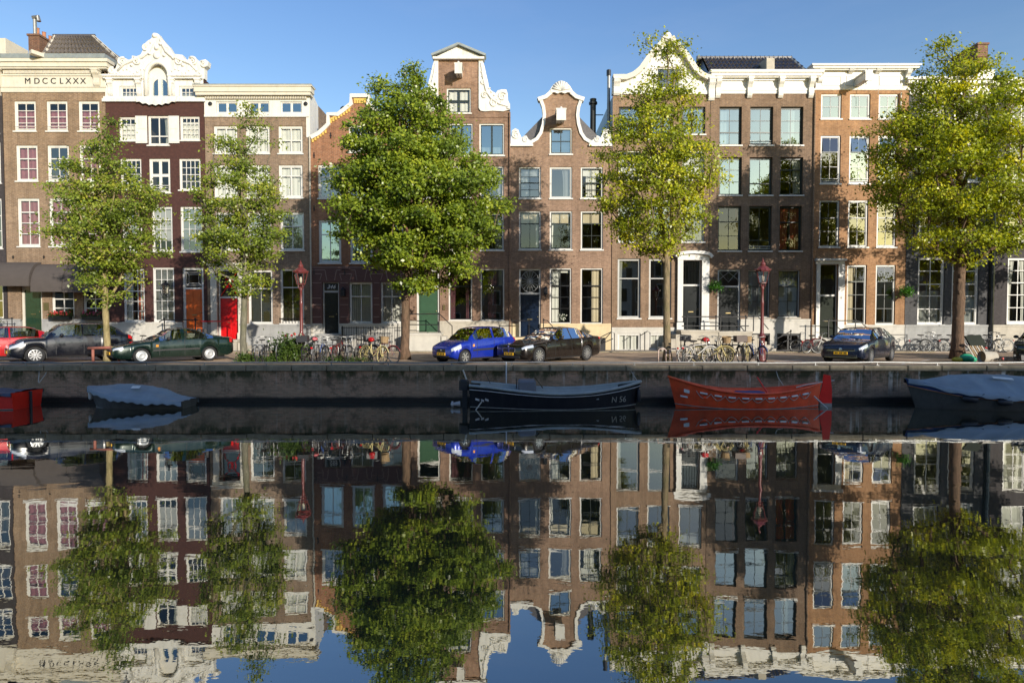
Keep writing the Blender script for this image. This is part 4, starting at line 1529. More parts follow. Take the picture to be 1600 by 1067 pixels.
h.window((859, 330, 894, 392), 2, (-0.3, 0.65), sash='dark_sash', glass='clear', curtain=[('blind', 'curtain_beige', 0.3), ('pair', 'curtain_white')], cwidth=0.25)
h.window((907.5, 330, 942, 392), 2, (-0.3, 0.65), sash='dark_sash', glass='clear', curtain=[('blind', 'curtain_beige', 0.3)])
h.window((859, 419, 893, 508), 2, (-0.3, 0.52, 0.74), sash='black', glass='clear', curtain=[('left', 'curtain_white'), ('blind', 'curtain_white', 0.08)], cwidth=0.5)
h.window((907, 419, 942, 508), 2, (-0.3, 0.52, 0.74), sash='black', glass='clear', curtain=[('mid', 'curtain_beige', 0.5)], cwidth=0.42)
h.door((811, 420, 845, 526), 460, M['door_blue'], transom='fan', panels=((0.06, 0.28), (0.34, 0.62), (0.68, 0.94)), fw=0.085)
h.stoop(800, 852, 526, 1.2, 'right', 4, 'stone_yellow', 0.26)
yy = YF - 1.15
h.rails([[(X(800), yy, Z(501)), (X(828), yy, Z(501))]], [(X(800), yy, Z(530), Z(501)), (X(826), yy, Z(526), Z(501))], 0.024)
h.rails([[(X(848), yy, Z(500)), (X(854), yy, Z(501)), (X(868), yy, Z(517))]], [(X(848), yy, Z(526), Z(500))], 0.024)
h.rails([[(X(927), yy, Z(530)), (X(951), yy, Z(518)), (X(956), yy, Z(520)), (X(956), yy, Z(546))], [(X(927), yy, Z(540)), (X(954), yy, Z(528))]], [], 0.024)
bxm = MB()
bxm.box(W(925, 538, YF - 0.8)[0], W(946, 538, YF - 0.8)[0], YF - 0.85, YF - 0.1, ZS, W(800, 528, YF - 0.8)[1])
h.part(bxm, "cellar_hatch", M['iron'])
wl_ = MB()
lx, lz = W(852.5, 456)
wl_.box(lx - 0.1, lx + 0.1, YF - 0.24, YF - 0.05, lz - 0.16, lz + 0.16)
wl_.lathe([(0.15, 0.16), (0.04, 0.3)], (lx, YF - 0.14, lz), 6)
wl_.tube([(lx, YF, lz - 0.4), (lx, YF - 0.14, lz - 0.35), (lx, YF - 0.14, lz - 0.16)], 0.02, 5)
h.part(wl_, "wall_lantern", M['iron'])
fl = MB()
fx, fzb = W(926.5, 216, YF + 1.5)
_, fzt = W(926.5, 158, YF + 1.5)
fl.tube([(fx, YF + 1.5, fzb - 2), (fx, YF + 1.5, fzt)], 0.17, 10)
fl.lathe([(0.25, 0), (0.25, 0.12), (0.18, 0.16), (0.2, 0.3)], (fx, YF + 1.5, fzt - 0.2), 10)
fl.tube([(fx, YF + 1.5, W(926, 180, YF + 1.5)[1]), (fx + 0.6, YF + 1.5, W(926, 180, YF + 1.5)[1])], 0.03, 5)
h.part(fl, "flue", M['soot'])
floors(h, (252, 322, 405, 507))
h.finish('gable', ridge_px=Z(150), body_top=Z(232))

# --- house with the ogee cornice
h = House("taupe brick house with white ogee shaped cornice gable and grand white doorway", 956.5, 1108, 147, M['brick_taupe'], 513, M['stone_white'], 17)
og_l = [(957, 147), (957, 121), (978, 121), (988, 117), (998, 109), (1006, 98), (1014, 86), (1022, 77), (1029, 71), (1033, 66), (1036, 60)]
og = og_l + [(1039, 62), (1047, 62)] + [(2086 - x, y) for x, y in reversed(og_l[1:])] + [(1129 - 12, 147)]
og = [p for p in og if p[0] <= 1117]
og = og_l + [(1050, 60), (1053, 66), (1057, 71), (1064, 77), (1072, 86), (1080, 98), (1087, 109), (1096, 117), (1104, 121), (1114, 121), (1114, 147)]
gp = MB()
gp.prism(PL(og), YF - 0.03, YF + 0.35, [h.hole_pts((1026, 105, 1060, 140))])
gb = h.part(gp, "gable", M['gable_white'])
cm_ = MB()
edge = og_l[1:] 
sweep(edge[::1], 0.22, YF - 0.32, YF + 0.3, cm_)
sweep(og[len(og_l):-1], 0.22, YF - 0.32, YF + 0.3, cm_)
h.part(cm_, "cornice", M['cream'], gb)
fin = MB()
fx, fz = W(1043, 63)
fin.lathe([(0.32, 0), (0.3, 0.12), (0.16, 0.18), (0.2, 0.3), (0.24, 0.4), (0.16, 0.55), (0.05, 0.62)], (fx, YF + 0.05, fz - 0.15), 10)
h.part(fin, "finial", M['gable_white'], gb, smooth=True)
h.window((1026, 105, 1060, 140), 2, (0.5,), sash='dark_sash', glass='mid', hole=False)
h.mould(957, 1112, [(143, 148, 0.06)], 'gable_white', 'string_course')
h.bracket(1109, 124, 158, 0.34, 0.36, gb, 'gable_white')
h.bracket(962, 124, 150, 0.34, 0.36, gb, 'gable_white')
for k, (a, b) in enumerate(((967, 1002), (1016, 1051), (1066, 1102))):
    h.window((a, 167, b, 212), 2, (-0.72,), sash='dark_sash', frame='dark_sash', glass='sky', bar=0.035, rec=0.12)
    h.window((a, 235, b - 1, 283), 2, (-0.5,), sash='dark_sash', glass='clear', curtain=[('cafe', 'curtain_white', 0.8)], rec=0.12)
    h.window((a - 1, 312, b - 1, 380), 2, (-0.33,), sash='dark_sash', glass='mid', curtain=[('blind', 'curtain_white', 0.3)], rec=0.12)
h.window((965, 404, 1001, 499), 1, (-0.32,), sash='grey_frame', frame='grey_frame', glass='mid', curtain=[('left', 'curtain_white')], cwidth=0.25, rec=0.12)
h.window((1014, 404, 1049, 499), 1, (-0.32,), sash='grey_frame', frame='grey_frame', glass='mid', rec=0.12)
h.door((1066, 406, 1095, 515), 447, M['door_black'], transom='iron', panels=((0.06, 0.33), (0.42, 0.58), (0.62, 0.95)), pcols=1, fw=0.05)
ds = MB()
for a, b in ((1057.5, 1065.8), (1095.2, 1106.5)):
    ds.box(X(a, 460), X(b, 460), YF - 0.2, YF - 0.064, Z(515), Z(407))
    ds.box(X(a, 460) - 0.04, X(b, 460) + 0.04, YF - 0.25, YF - 0.064, Z(515), Z(504))
arch = [(1057.5, 407), (1106.5, 407), (1106.5, 401)] + [(1082 + 24.5 * math.cos(math.pi * k / 10), 401 - 4.5 * math.sin(math.pi * k / 10)) for k in range(1, 10)] + [(1057.5, 401)]
ds.prism(PL(arch), YF - 0.24, YF - 0.004)
h.part(ds, "door_surround", M['white'])
ah = MB()
sweep([(1054, 402)] + [(1082 + 27 * math.cos(math.pi * (1 - k / 10)), 400 - 6 * math.sin(math.pi * k / 10)) for k in range(11)] + [(1111, 402)], 0.12, YF - 0.42, YF - 0.01, ah)
h.part(ah, "hood_moulding", M['white'])
h.window((965, 521, 1001, 549), 3, (), frame='white', glass='clear', curtain=[('full', 'curtain_white')], sill=None, Y=YF - 0.06)
h.window((1014, 521, 1042, 547), 2, (), frame='white', glass='clear', curtain=[('full', 'curtain_white')], sill=None, Y=YF - 0.06)
yy = YF - 1.0
h.rails([[(X(939), yy, Z(533)), (X(951), yy, Z(519))], [(X(996), yy, Z(524)), (X(1007), yy, Z(517)), (X(1011), yy, Z(519)), (X(1011), yy, Z(545))]], [(X(1003), yy, Z(546), Z(520))], 0.024)
fl = MB()
fx, fzb = W(951, 150, YF + 1.2)
_, fzt = W(951, 116, YF + 1.2)
fl.tube([(fx, YF + 1.2, fzb - 2), (fx, YF + 1.2, fzt)], 0.09, 8)
flo = h.part(fl, "flue", M['steel'])
fl = MB()
fl.lathe([(0.13, 0), (0.13, 0.32)], (fx, YF + 1.2, fzt - 0.1), 8)
h.part(fl, "flue_cap", M['soot'], flo)
# shared stoop with the neighbour's door
h.stoop(1056, 1112, 515, 1.2, 'left', 4, 'stone', 0.26)
floors(h, (222, 300, 390, 513))
h.finish('gable', ridge_px=Z(90), body_top=Z(150), sidemat=M['zinc'])

# --- umber house with bracketed cornice and tiled roof
h = House("umber brick house with white bracketed cornice, dark tiled roof and black door", 1108.5, 1269.5, 146, M['brick_umber'], 500, M['stone_white'], 18)
c = h.mould(1116, 1268, [(113, 117, 0.40), (117, 122, 0.33), (122, 124, 0.24), (124, 127, 0.10), (127, 139, 0.02), (139, 142, 0.07), (142, 147, 0.04)], 'white')
for px in (1119, 1168, 1216, 1263):
    h.bracket(px, 123.5, 154, 0.26, 0.36, c)
kw = dict(sash='dark_sash', frame='dark_sash', rec=0.16, fw=0.06)
h.window((1124, 167, 1159, 229), 2, (0.33, -0.67), glass='sky', curtain=[('left', 'curtain_white')], cwidth=0.55, **kw)
h.window((1172, 167, 1208, 229), 2, (0.33, -0.67), glass='sky', bars=2, **kw)
h.window((1220, 167, 1255, 229), 2, (0.33, 0.67), glass='sky', curtain=[('mid', 'curtain_white', 0.45)], cwidth=0.3, **kw)
h.window((1124, 246, 1159, 307), 2, (0.3, 0.65), glass='sky', **kw)
h.window((1171, 246, 1207, 307), 2, (-0.7,), glass='sky', **kw)
h.window((1219, 246, 1255, 307), 2, (-0.3, 0.65), glass='mid', curtain=[('right', 'curtain_white')], cwidth=0.4, **kw)
h.window((1122, 322, 1158, 394), 2, (-0.33, 0.67), glass='dark', curtain=[('right', 'curtain_rust')], cwidth=0.18, **kw)
h.window((1170, 322, 1206, 394), 2, (-0.78,), glass='dark', bars=2, **kw)
h.window((1218, 322, 1253, 394), 2, (-0.34,), glass='clear', curtain=[('left', 'curtain_rust'), ('right', 'curtain_rust')], cwidth=0.5, **kw)
kw = dict(sash='black', frame='grey_frame', rec=0.14, fw=0.05)
h.window((1169, 422, 1203, 498), 2, (-0.33, 0.67), glass='mid', curtain=[('full', 'curtain_grey')], sill='stone', **kw)
h.window((1216, 422, 1250, 498), 2, (-0.33, 0.67), glass='mid', curtain=[('full', 'curtain_grey')], sill='stone', **kw)
h.door((1121, 421, 1157, 517), 449, M['door_black'], frame='grey_frame', transom='web', panels=((0.05, 0.4), (0.46, 0.66), (0.7, 0.95)), fw=0.1)
h.stoop(1113, 1163, 517, 1.2, 'right', 5, 'stone', 0.26)
yy = YF - 1.2
h.rails([[(X(1058), yy, Z(495)), (X(1160), yy, Z(495)), (X(1174), yy, Z(495)), (X(1190), yy, Z(514))], [(X(1058), yy, Z(509)), (X(1160), yy, Z(509))]],
        [(X(a), yy, Z(517), Z(495)) for a in (1066, 1110, 1117, 1155, 1167)], 0.03)
h.window((1168, 521, 1203, 545), 2, (), frame='black', glass='dark', sill=None, Y=YF - 0.06)
h.window((1214, 521, 1251, 549), 2, (), frame='black', glass='dark', sill=None, Y=YF - 0.06, bar=0.1)
h.rails([[(X(1203), yy, Z(528)), (X(1224), yy, Z(517))], [(X(1203), yy, Z(538)), (X(1224), yy, Z(528))]], [(X(1224), yy, Z(548), Z(517))], 0.028)
# tiled front slope
ya, yr = YF + 0.35, YF + 2.6
zE = Z(113) - 0.1
zR = W(1160, 93, yr)[1]
ea0, ea1 = X(1112, 113) , X(1268, 113)
r0, r1 = W(1089, 93, yr)[0], W(1236, 94, yr)[0]
tiled_slope(h, ((ea0, ya, zE), (ea1 + 0.1, ya, zE), (r1, yr, zR), (r0 + 0.3, yr, zR)), 24, 5, M['tile_dark'])
rg = MB()
rg.tube([(r0, yr, zR + 0.06), (r1, yr, zR + 0.06)], 0.13, 6)
for k in range(22):
    rg.lathe([(0.145, -0.02), (0.145, 0.02)], (lerp(r0, r1, k / 21), yr, zR + 0.06), 6, 'x')
h.part(rg, "ridge_tile", M['tile_dark'])
hp = MB()
hp.tube([(ea1 + 0.1, ya, zE + 0.05), (r1, yr, zR + 0.05)], 0.11, 6)
h.part(hp, "hip_flashing", M['zinc'])
bk = MB()
bk.quad((r0, yr, zR), (r1, yr, zR), (r1 + 0.6, YF + 6, zE), (r0, YF + 6, zE))
bk.add([(ea0, ya, zE), (r0 + 0.3, yr, zR), (ea0 - 0.2, YF + 6, zE)], [(0, 1, 2)])
bk.add([(ea1 + 0.1, ya, zE), (r1, yr, zR), (ea1 + 0.1, YF + 6, zE)], [(0, 1, 2)])
h.part(bk, "roof_side", M['tile_dark'])
dm = MB()
xa, za = W(1200, 111, YF + 0.6)
dm.prism_x([(YF + 0.3, za - 0.1), (YF + 0.3, za + 0.55), (YF + 0.35, za + 0.62), (YF + 1.8, za + 0.75), (YF + 1.8, za - 0.1)], xa - 0.2, xa + 0.25)
h.part(dm, "dormer_vent", M['stone'])
floors(h, (237, 314, 405, 500))
h.finish('flat', body_top=Z(120))

# --- amber brick house
h = House("amber brick house with panelled white cornice, hoist and white framed sash windows", 1270.5, 1416.5, 141, M['brick_amber'], 509, M['stone_white'], 19)
c = h.mould(1272, 1417, [(104, 106.5, 0.42), (106.5, 110, 0.34), (110, 112, 0.24), (112, 141.5, 0.03), (138, 141, 0.06)], 'white')
fr_ = MB()
for a, b in ((1284, 1314), (1322, 1351), (1374, 1408)):
    xa, xb = X(a, 126), X(b, 126)
    for (p, q, s, t) in ((xa, xb, Z(120.5), Z(119)), (xa, xb, Z(134.5), Z(133)), (xa, xa + 0.05, Z(133), Z(120.5)), (xb - 0.05, xb, Z(133), Z(120.5))):
        fr_.box(p, q, YF - 0.06, YF - 0.032, s, t)
h.part(fr_, "cornice_panel", M['white'], c)
for px in (1277, 1412):
    h.bracket(px, 112, 130, 0.24, 0.34, c)
for px in (1324, 1366):
    h.bracket(px, 110.5, 116, 0.24, 0.26, c)
h.hoist(1358, 110, 126, 1.25, 0.30)
rp = MB()
rx_ = X(1356, 150)
rp.tube([(rx_, YF - 1.0, Z(126)), (rx_ + 0.02, YF - 1.0, Z(158))], 0.012, 4)
h.part(rp, "hoist_rope", M['stone'])
kw = dict(sash='dark_sash', rec=0.07, fw=0.085, bar=0.03)
for k, (a, b) in enumerate(((1283, 1315), (1328, 1360), (1373, 1404))):
    h.window((a, 147, b, 188), 2, (0.5,), glass='sky', **kw)
    h.window((a - 1, 212, b - 1.5, 289), 2, (-0.32, 0.66), glass='sky' if k else 'mid', open_top=True, bars=2, **kw)
    h.window((a - 3, 313, b - 3.5, 388), 2, (-0.36, 0.68), glass='mid', curtain=[('blind', 'curtain_beige', 0.0)] if False else None, **kw)
h.window((1323, 414, 1354, 509), 2, (-0.26, 0.5, 0.75), glass='clear', curtain=[('left', 'curtain_beige')], cwidth=0.5, open_top=True, **kw)
h.window((1368, 414, 1399, 509), 2, (-0.26, 0.5, 0.75), glass='mid', open_top=True, **kw)
h.door((1280, 413, 1308, 528), 463, M['door_olive'], transom='none', panels=((0.06, 0.34), (0.4, 0.66), (0.72, 0.95)), pcols=1, fw=0.03)
ds = MB()
for a, b in ((1274, 1279.8), (1308.2, 1318)):
    ds.box(X(a, 470), X(b, 470), YF - 0.12, YF - 0.064, Z(530), Z(413))
ds.box(X(1274, 413), X(1318, 413), YF - 0.14, YF - 0.004, Z(413) + 0.003, Z(408))
ds.box(X(1272.5, 408), X(1320, 408), YF - 0.26, YF - 0.004, Z(408) + 0.002, Z(404.5))
h.part(ds, "door_surround", M['white'])
h.stoop(1271, 1322, 528, 1.2, 'right', 4, 'stone_white', 0.27)
yy = YF - 1.2
h.rails([[(X(1272), yy, Z(501)), (X(1323), yy, Z(501)), (X(1330), yy, Z(503)), (X(1346), yy, Z(517))]], [(X(1281), yy, Z(528), Z(501)), (X(1322), yy, Z(528), Z(501))], 0.028)
h.window((1381, 531, 1396, 550), 1, (), frame='stone', glass='dark', sill=None, Y=YF - 0.06)
fn_ = MB()
for px in (1376, 1390, 1417):
    xk = W(px, 540, yy)[0]
    fn_.tube([(xk, yy, ZS), (xk, yy, W(800, 522, yy)[1])], 0.02, 5)
fn_.tube([(W(1376, 522, yy)[0], yy, W(800, 523, yy)[1]), (W(1417, 522, yy)[0], yy, W(800, 523, yy)[1])], 0.018, 5)
h.part(fn_, "area_fence", M['iron'])
h.pipe(1403, 146, 300, 0.03, 'white')
h.pipe(1269.8, 146, 540, 0.045, 'brick_umber')
floors(h, (200, 300, 398, 509))
h.finish('flat', body_top=Z(118))

# --- slate painted house with tall white sashes
h = House("slate grey painted house with tall white multi pane windows and brick chimney", 1417, 1548, 148, M['brick_slate'], 509, M['stone_grey'], 20)
kw = dict(glass='mid', bar=0.05, fw=0.10, rec=0.08)
for a, b in ((1434, 1475.5), (1487, 1529)):
    h.window((a, 402, b, 509), 2, (0.18, -0.39, 0.58, 0.79), curtain=[('cafe', 'curtain_white', 0.5)], **kw)
    h.window((a + 2, 310, b, 380), 2, (-0.32, 0.66), curtain=[('cafe', 'curtain_white', 0.4)], **kw)
    h.window((a + 3, 222, b + 1, 286), 2, (-0.32, 0.66), curtain=[('full', 'curtain_white')], **kw)
    h.window((a + 4, 160, b + 2, 202), 2, (0.5,), curtain=[('full', 'curtain_white')], **kw)
c = h.mould(1419, 1550, [(124, 128, 0.4), (128, 133, 0.3), (133, 149, 0.04), (146, 149, 0.1)], 'white')
for px in (1424, 1468, 1508, 1547):
    h.bracket(px, 133, 150, 0.26, 0.3, c)
cy = YF + 2.5
ch = MB()
xa, zt = W(1528, 67, cy)
xb, zb = W(1543, 110, cy)
ch.box(xa, xb, cy, cy + 2.2, zb - 1.5, zt)
ch.box(xa - 0.05, xb + 0.05, cy - 0.05, cy + 2.25, zt - 0.12, zt - 0.01)
ch.box(xa - 0.04, xb + 0.04, cy - 0.04, cy + 2.24, W(1528, 88, cy)[1] - 0.06, W(1528, 87, cy)[1])
co_ = h.part(ch, "chimney", M['brick_rust'])
cw_ = MB()
cw_.box(xa - 0.25, xb + 0.3, cy - 0.2, cy + 2.4, zb - 2.0, zb - 0.05)
h.part(cw_, "chimney_base", M['white'], co_)
hm = MB()
yl = YF - 0.02
floors(h, (212, 300, 392, 509))
h.pipe(1551, 150, 545, 0.12, 'black')
h.anchors([(1478, 421)], 0.12)
h.finish('flat', body_top=Z(130))

# --- houses cut by the edges of the view
h = House("dark painted house with white sash windows beside the black drainpipe", 1553.5, 1720, 150, M['brick_dusk'], 509, M['stone'], 21)
for k in range(3):
    a = 1574 + k * 46
    h.window((a, 403, a + 36, 507), 2, (0.17, -0.37, 0.57, 0.78), glass='clear', curtain=[('pair', 'curtain_white')], cwidth=0.4, bar=0.045, fw=0.09)
    h.window((a + 2, 310, a + 38, 380), 2, (-0.32, 0.66), glass='mid', curtain=[('cafe', 'curtain_white', 0.5)], bar=0.045)
    h.window((a + 4, 222, a + 40, 286), 2, (-0.32, 0.66), glass='mid', curtain=[('cafe', 'curtain_white', 0.5)], bar=0.045)
    h.window((a + 6, 162, a + 42, 203), 2, (0.5,), glass='mid', bar=0.045)
h.mould(1555, 1720, [(126, 130, 0.4), (130, 135, 0.3), (135, 151, 0.04)], 'white')
floors(h, (212, 300, 392, 509))
h.finish('flat', body_top=Z(132))

h = House("dark plum painted house with cream bracketed cornice beside the dated house", -150, 7.5, 150, M['brick_dusk'], 500, M['stone_grey'], 22)
for k in range(3):
    a = -32 - k * 50
    h.window((a - 3, 160, a + 30, 210), 2, (0.33, 0.66), glass='mid', bar=0.04)
    h.window((a, 222, a + 33, 288), 2, (0.33, 0.66), glass='mid', bar=0.04)
    h.window((a + 1, 310, a + 35, 390), 2, (0.33, 0.66), glass='mid', bar=0.04)
    h.window((a + 5, 418, a + 37, 500), 2, (0.33, 0.66), glass='mid', bar=0.05, frame='cream')
c = h.mould(-150, 4, [(89, 96, 0.44), (96, 102, 0.38), (102, 112, 0.3), (112, 150, 0.05)], 'cream')
h.bracket(1, 112, 150, 0.34, 0.34, c, 'cream')
bx_ = MB()
xx0, zz0 = W(-20, 92, YF + 0.3)
xx1, zz1 = W(8.5, 60, YF + 0.3)
bx_.box(xx0, xx1, YF + 0.3, YF + 2.0, zz0 - 0.5, zz1)
h.part(bx_, "roof_parapet", M['cream'])
floors(h, (215, 298, 400, 500))
h.finish('flat', body_top=Z(100))

# ------------------------------------------------------------------ water, quays, street
def water_mat():
    m = bpy.data.materials.new("canal_water")
    m.use_nodes = True
    nt = m.node_tree
    nt.nodes.clear()
    L = nt.links
    out = nt.nodes.new("ShaderNodeOutputMaterial")
    mx = nt.nodes.new("ShaderNodeMixShader")
    df = nt.nodes.new("ShaderNodeBsdfDiffuse")
    df.inputs["Color"].default_value = (0.030, 0.030, 0.019, 1)
    gl = nt.nodes.new("ShaderNodeBsdfGlossy")
    gl.inputs["Roughness"].default_value = 0.006
    gl.inputs["Color"].default_value = (0.96, 0.97, 0.95, 1)
    fr = nd(nt, "ShaderNodeFresnel", IOR=1.9)
    ma = nt.nodes.new("ShaderNodeMath")
    ma.operation = 'MULTIPLY_ADD'
    ma.use_clamp = True
    ma.inputs[1].default_value = 0.95
    ma.inputs[2].default_value = 0.22
    L.new(fr.outputs[0], ma.inputs[0])
    L.new(ma.outputs[0], mx.inputs["Fac"])
    L.new(df.outputs[0], mx.inputs[1])
    L.new(gl.outputs[0], mx.inputs[2])
    L.new(mx.outputs[0], out.inputs["Surface"])
    tc = nt.nodes.new("ShaderNodeTexCoord")
    m1 = nt.nodes.new("ShaderNodeMapping")
    m1.inputs["Scale"].default_value = (0.9, 1.5, 1.0)
    L.new(tc.outputs["Object"], m1.inputs["Vector"])
    n1 = nd(nt, "ShaderNodeTexNoise", Scale=0.75, Detail=2.5, Roughness=0.45)
    L.new(m1.outputs["Vector"], n1.inputs["Vector"])
    m2 = nt.nodes.new("ShaderNodeMapping")
    m2.inputs["Scale"].default_value = (1.0, 2.2, 1.0)
    m2.inputs["Rotation"].default_value = (0, 0, 0.3)
    L.new(tc.outputs["Object"], m2.inputs["Vector"])
    n2 = nd(nt, "ShaderNodeTexNoise", Scale=3.2, Detail=3.0, Roughness=0.5)
    L.new(m2.outputs["Vector"], n2.inputs["Vector"])
    a1 = nt.nodes.new("ShaderNodeMath")
    a1.operation = 'MULTIPLY_ADD'
    a1.inputs[1].default_value = 0.10
    L.new(n2.outputs["Fac"], a1.inputs[0])
    L.new(n1.outputs["Fac"], a1.inputs[2])
    bm_ = nd(nt, "ShaderNodeBump", Strength=0.075, Distance=0.045)
    L.new(a1.outputs[0], bm_.inputs["Height"])
    L.new(bm_.outputs["Normal"], gl.inputs["Normal"])
    return m

def paver_mat():
    """clay pavers laid in running bond, worn and dusty"""
    m, nt, bs = new_mat("street_pavers")
    L = nt.links
    tc = nt.nodes.new("ShaderNodeTexCoord")
    br = nt.nodes.new("ShaderNodeTexBrick")
    br.inputs["Scale"].default_value = 1.0
    br.inputs["Brick Width"].default_value = 0.2
    br.inputs["Row Height"].default_value = 0.1
    br.inputs["Mortar Size"].default_value = 0.008
    br.inputs["Color1"].default_value = (0.50, 0.35, 0.23, 1)
    br.inputs["Color2"].default_value = (0.42, 0.295, 0.19, 1)
    br.inputs["Mortar"].default_value = (0.32, 0.24, 0.16, 1)
    L.new(tc.outputs["Object"], br.inputs["Vector"])
    n1 = nd(nt, "ShaderNodeTexNoise", Scale=0.5, Detail=8.0, Roughness=0.65)
    L.new(tc.outputs["Object"], n1.inputs["Vector"])
    r1 = nd(nt, "ShaderNodeMapRange")
    r1.inputs[1].default_value, r1.inputs[2].default_value = 0.35, 0.7
    r1.inputs[3].default_value, r1.inputs[4].default_value = 0.7, 1.5
    L.new(n1.outputs["Fac"], r1.inputs[0])
    mx = nt.nodes.new("ShaderNodeMixRGB")
    mx.blend_type = 'MULTIPLY'
    mx.inputs["Fac"].default_value = 1.0
    L.new(br.outputs["Color"], mx.inputs["Color1"])
    L.new(r1.outputs[0], mx.inputs["Color2"])
    L.new(mx.outputs["Color"], bs.inputs["Base Color"])
    bs.inputs["Roughness"].default_value = 0.9
    bm_ = nd(nt, "ShaderNodeBump", Strength=0.5, Distance=0.01)
    bm_.invert = True
    L.new(br.outputs["Fac"], bm_.inputs["Height"])
    L.new(bm_.outputs["Normal"], bs.inputs["Normal"])
    return m

def quay_mat():
    """old quay brickwork: moss and painted shade under the coping, lime runs, a wet weed band at the waterline"""
    m, nt, bs = new_mat("quay_brickwork")
    L = nt.links
    tc = nt.nodes.new("ShaderNodeTexCoord")
    sp = nt.nodes.new("ShaderNodeSeparateXYZ")
    L.new(tc.outputs["Object"], sp.inputs[0])
    cb = nt.nodes.new("ShaderNodeCombineXYZ")
    L.new(sp.outputs["X"], cb.inputs["X"])
    L.new(sp.outputs["Z"], cb.inputs["Y"])
    br = nt.nodes.new("ShaderNodeTexBrick")
    for k, val in (("Scale", 1.0), ("Brick Width", 0.225), ("Row Height", 0.07), ("Mortar Size", 0.010), ("Mortar Smooth", 0.3)):
        br.inputs[k].default_value = val
    br.inputs["Color1"].default_value = (0.50, 0.285, 0.185, 1)
    br.inputs["Color2"].default_value = (0.26, 0.165, 0.105, 1)
    br.inputs["Mortar"].default_value = (0.40, 0.315, 0.215, 1)
    L.new(cb.outputs[0], br.inputs["Vector"])
    def noise(scale, detail, mapping=None):
        n = nd(nt, "ShaderNodeTexNoise", Scale=scale, Detail=detail, Roughness=0.65)
        if mapping:
            mp = nt.nodes.new("ShaderNodeMapping")
            mp.inputs["Scale"].default_value = mapping
            L.new(tc.outputs["Object"], mp.inputs["Vector"])
            L.new(mp.outputs["Vector"], n.inputs["Vector"])
        else:
            L.new(tc.outputs["Object"], n.inputs["Vector"])
        return n
    def rng(sock, a, b, c, d):
        r_ = nd(nt, "ShaderNodeMapRange")
        for i, val in enumerate((a, b, c, d)):
            r_.inputs[i + 1].default_value = val
        L.new(sock, r_.inputs[0])
        return r_.outputs[0]
    def mul(a, b):
        q = nt.nodes.new("ShaderNodeMath")
        q.operation = 'MULTIPLY'
        L.new(a, q.inputs[0])
        L.new(b, q.inputs[1])
        return q.outputs[0]
    def mix(fac, c1, col, blend='MIX'):
        q = nt.nodes.new("ShaderNodeMixRGB")
        q.blend_type = blend
        L.new(fac, q.inputs["Fac"])
        L.new(c1, q.inputs["Color1"])
        q.inputs["Color2"].default_value = c4(col)
        return q.outputs["Color"]
    col = br.outputs["Color"]
    n_patch = noise(0.35, 7.0)
    col = mix(rng(n_patch.outputs["Fac"], 0.42, 0.62, 0.0, 0.55), col, (0.33, 0.25, 0.155))
    n_dk = noise(1.7, 7.0)
    col = mix(rng(n_dk.outputs["Fac"], 0.52, 0.68, 0.0, 0.75), col, (0.085, 0.066, 0.042))
    # lime runs from the coping
    n_run = noise(1.0, 5.0, (4.2, 1.0, 0.16))
    n_big = noise(0.16, 2.0)
    run = mul(mul(rng(n_run.outputs["Fac"], 0.56, 0.64, 0.0, 1.0), rng(sp.outputs["Z"], 0.25, 1.0, 0.0, 1.0)), rng(sp.outputs["X"], 0.0, 5.0, 0.2, 0.9))
    col = mix(run, col, (0.78, 0.72, 0.62))
    # moss hanging under the coping, the coping's shade painted in with it
    n_moss_shade = noise(2.6, 7.0, (1.0, 1.0, 0.55))
    moss = mul(rng(n_moss_shade.outputs["Fac"], 0.42, 0.56, 0.0, 0.95), rng(sp.outputs["Z"], 0.62, 1.02, 0.0, 1.0))
    col = mix(moss, col, (0.045, 0.050, 0.018))
    # wet weed band
    n_w = noise(1.2, 5.0)
    za = nt.nodes.new("ShaderNodeMath")
    za.operation = 'MULTIPLY_ADD'
    za.inputs[1].default_value = 0.16
    L.new(n_w.outputs["Fac"], za.inputs[0])
    L.new(sp.outputs["Z"], za.inputs[2])
    wet = rng(za.outputs[0], 0.24, 0.34, 0.96, 0.0)
    col = mix(wet, col, (0.006, 0.007, 0.006))
    L.new(col, bs.inputs["Base Color"])
    L.new(rng(wet, 0.0, 1.0, 0.9, 0.35), bs.inputs["Roughness"])
    bm_ = nd(nt, "ShaderNodeBump", Strength=0.9, Distance=0.02)
    bm_.invert = True
    L.new(br.outputs["Fac"], bm_.inputs["Height"])
    b2 = nd(nt, "ShaderNodeBump", Strength=0.5, Distance=0.03)
    L.new(n_dk.outputs["Fac"], b2.inputs["Height"])
    L.new(bm_.outputs["Normal"], b2.inputs["Normal"])
    L.new(b2.outputs["Normal"], bs.inputs["Normal"])
    return m

M['water'] = water_mat()
M['pavers'] = paver_mat()
M['quay'] = quay_mat()
M['coping'] = paint("quay_coping_stone", (0.27, 0.225, 0.15), 0.85, var=0.35, scale=3, bump=0.4, bscale=18, dirt=((0.11, 0.10, 0.05), 1.5, 0.75))
M['pave_slab'] = paint("pavement_slab", (0.30, 0.25, 0.20), 0.9, var=0.2, scale=2.5, bump=0.3, bscale=30)
M['line_white'] = paint("road_paint", (0.68, 0.67, 0.62), 0.8, var=0.25, scale=9)
M['soil'] = paint("dry_soil", (0.24, 0.17, 0.095), 1.0, var=0.3, scale=6, bump=0.6, bscale=20)

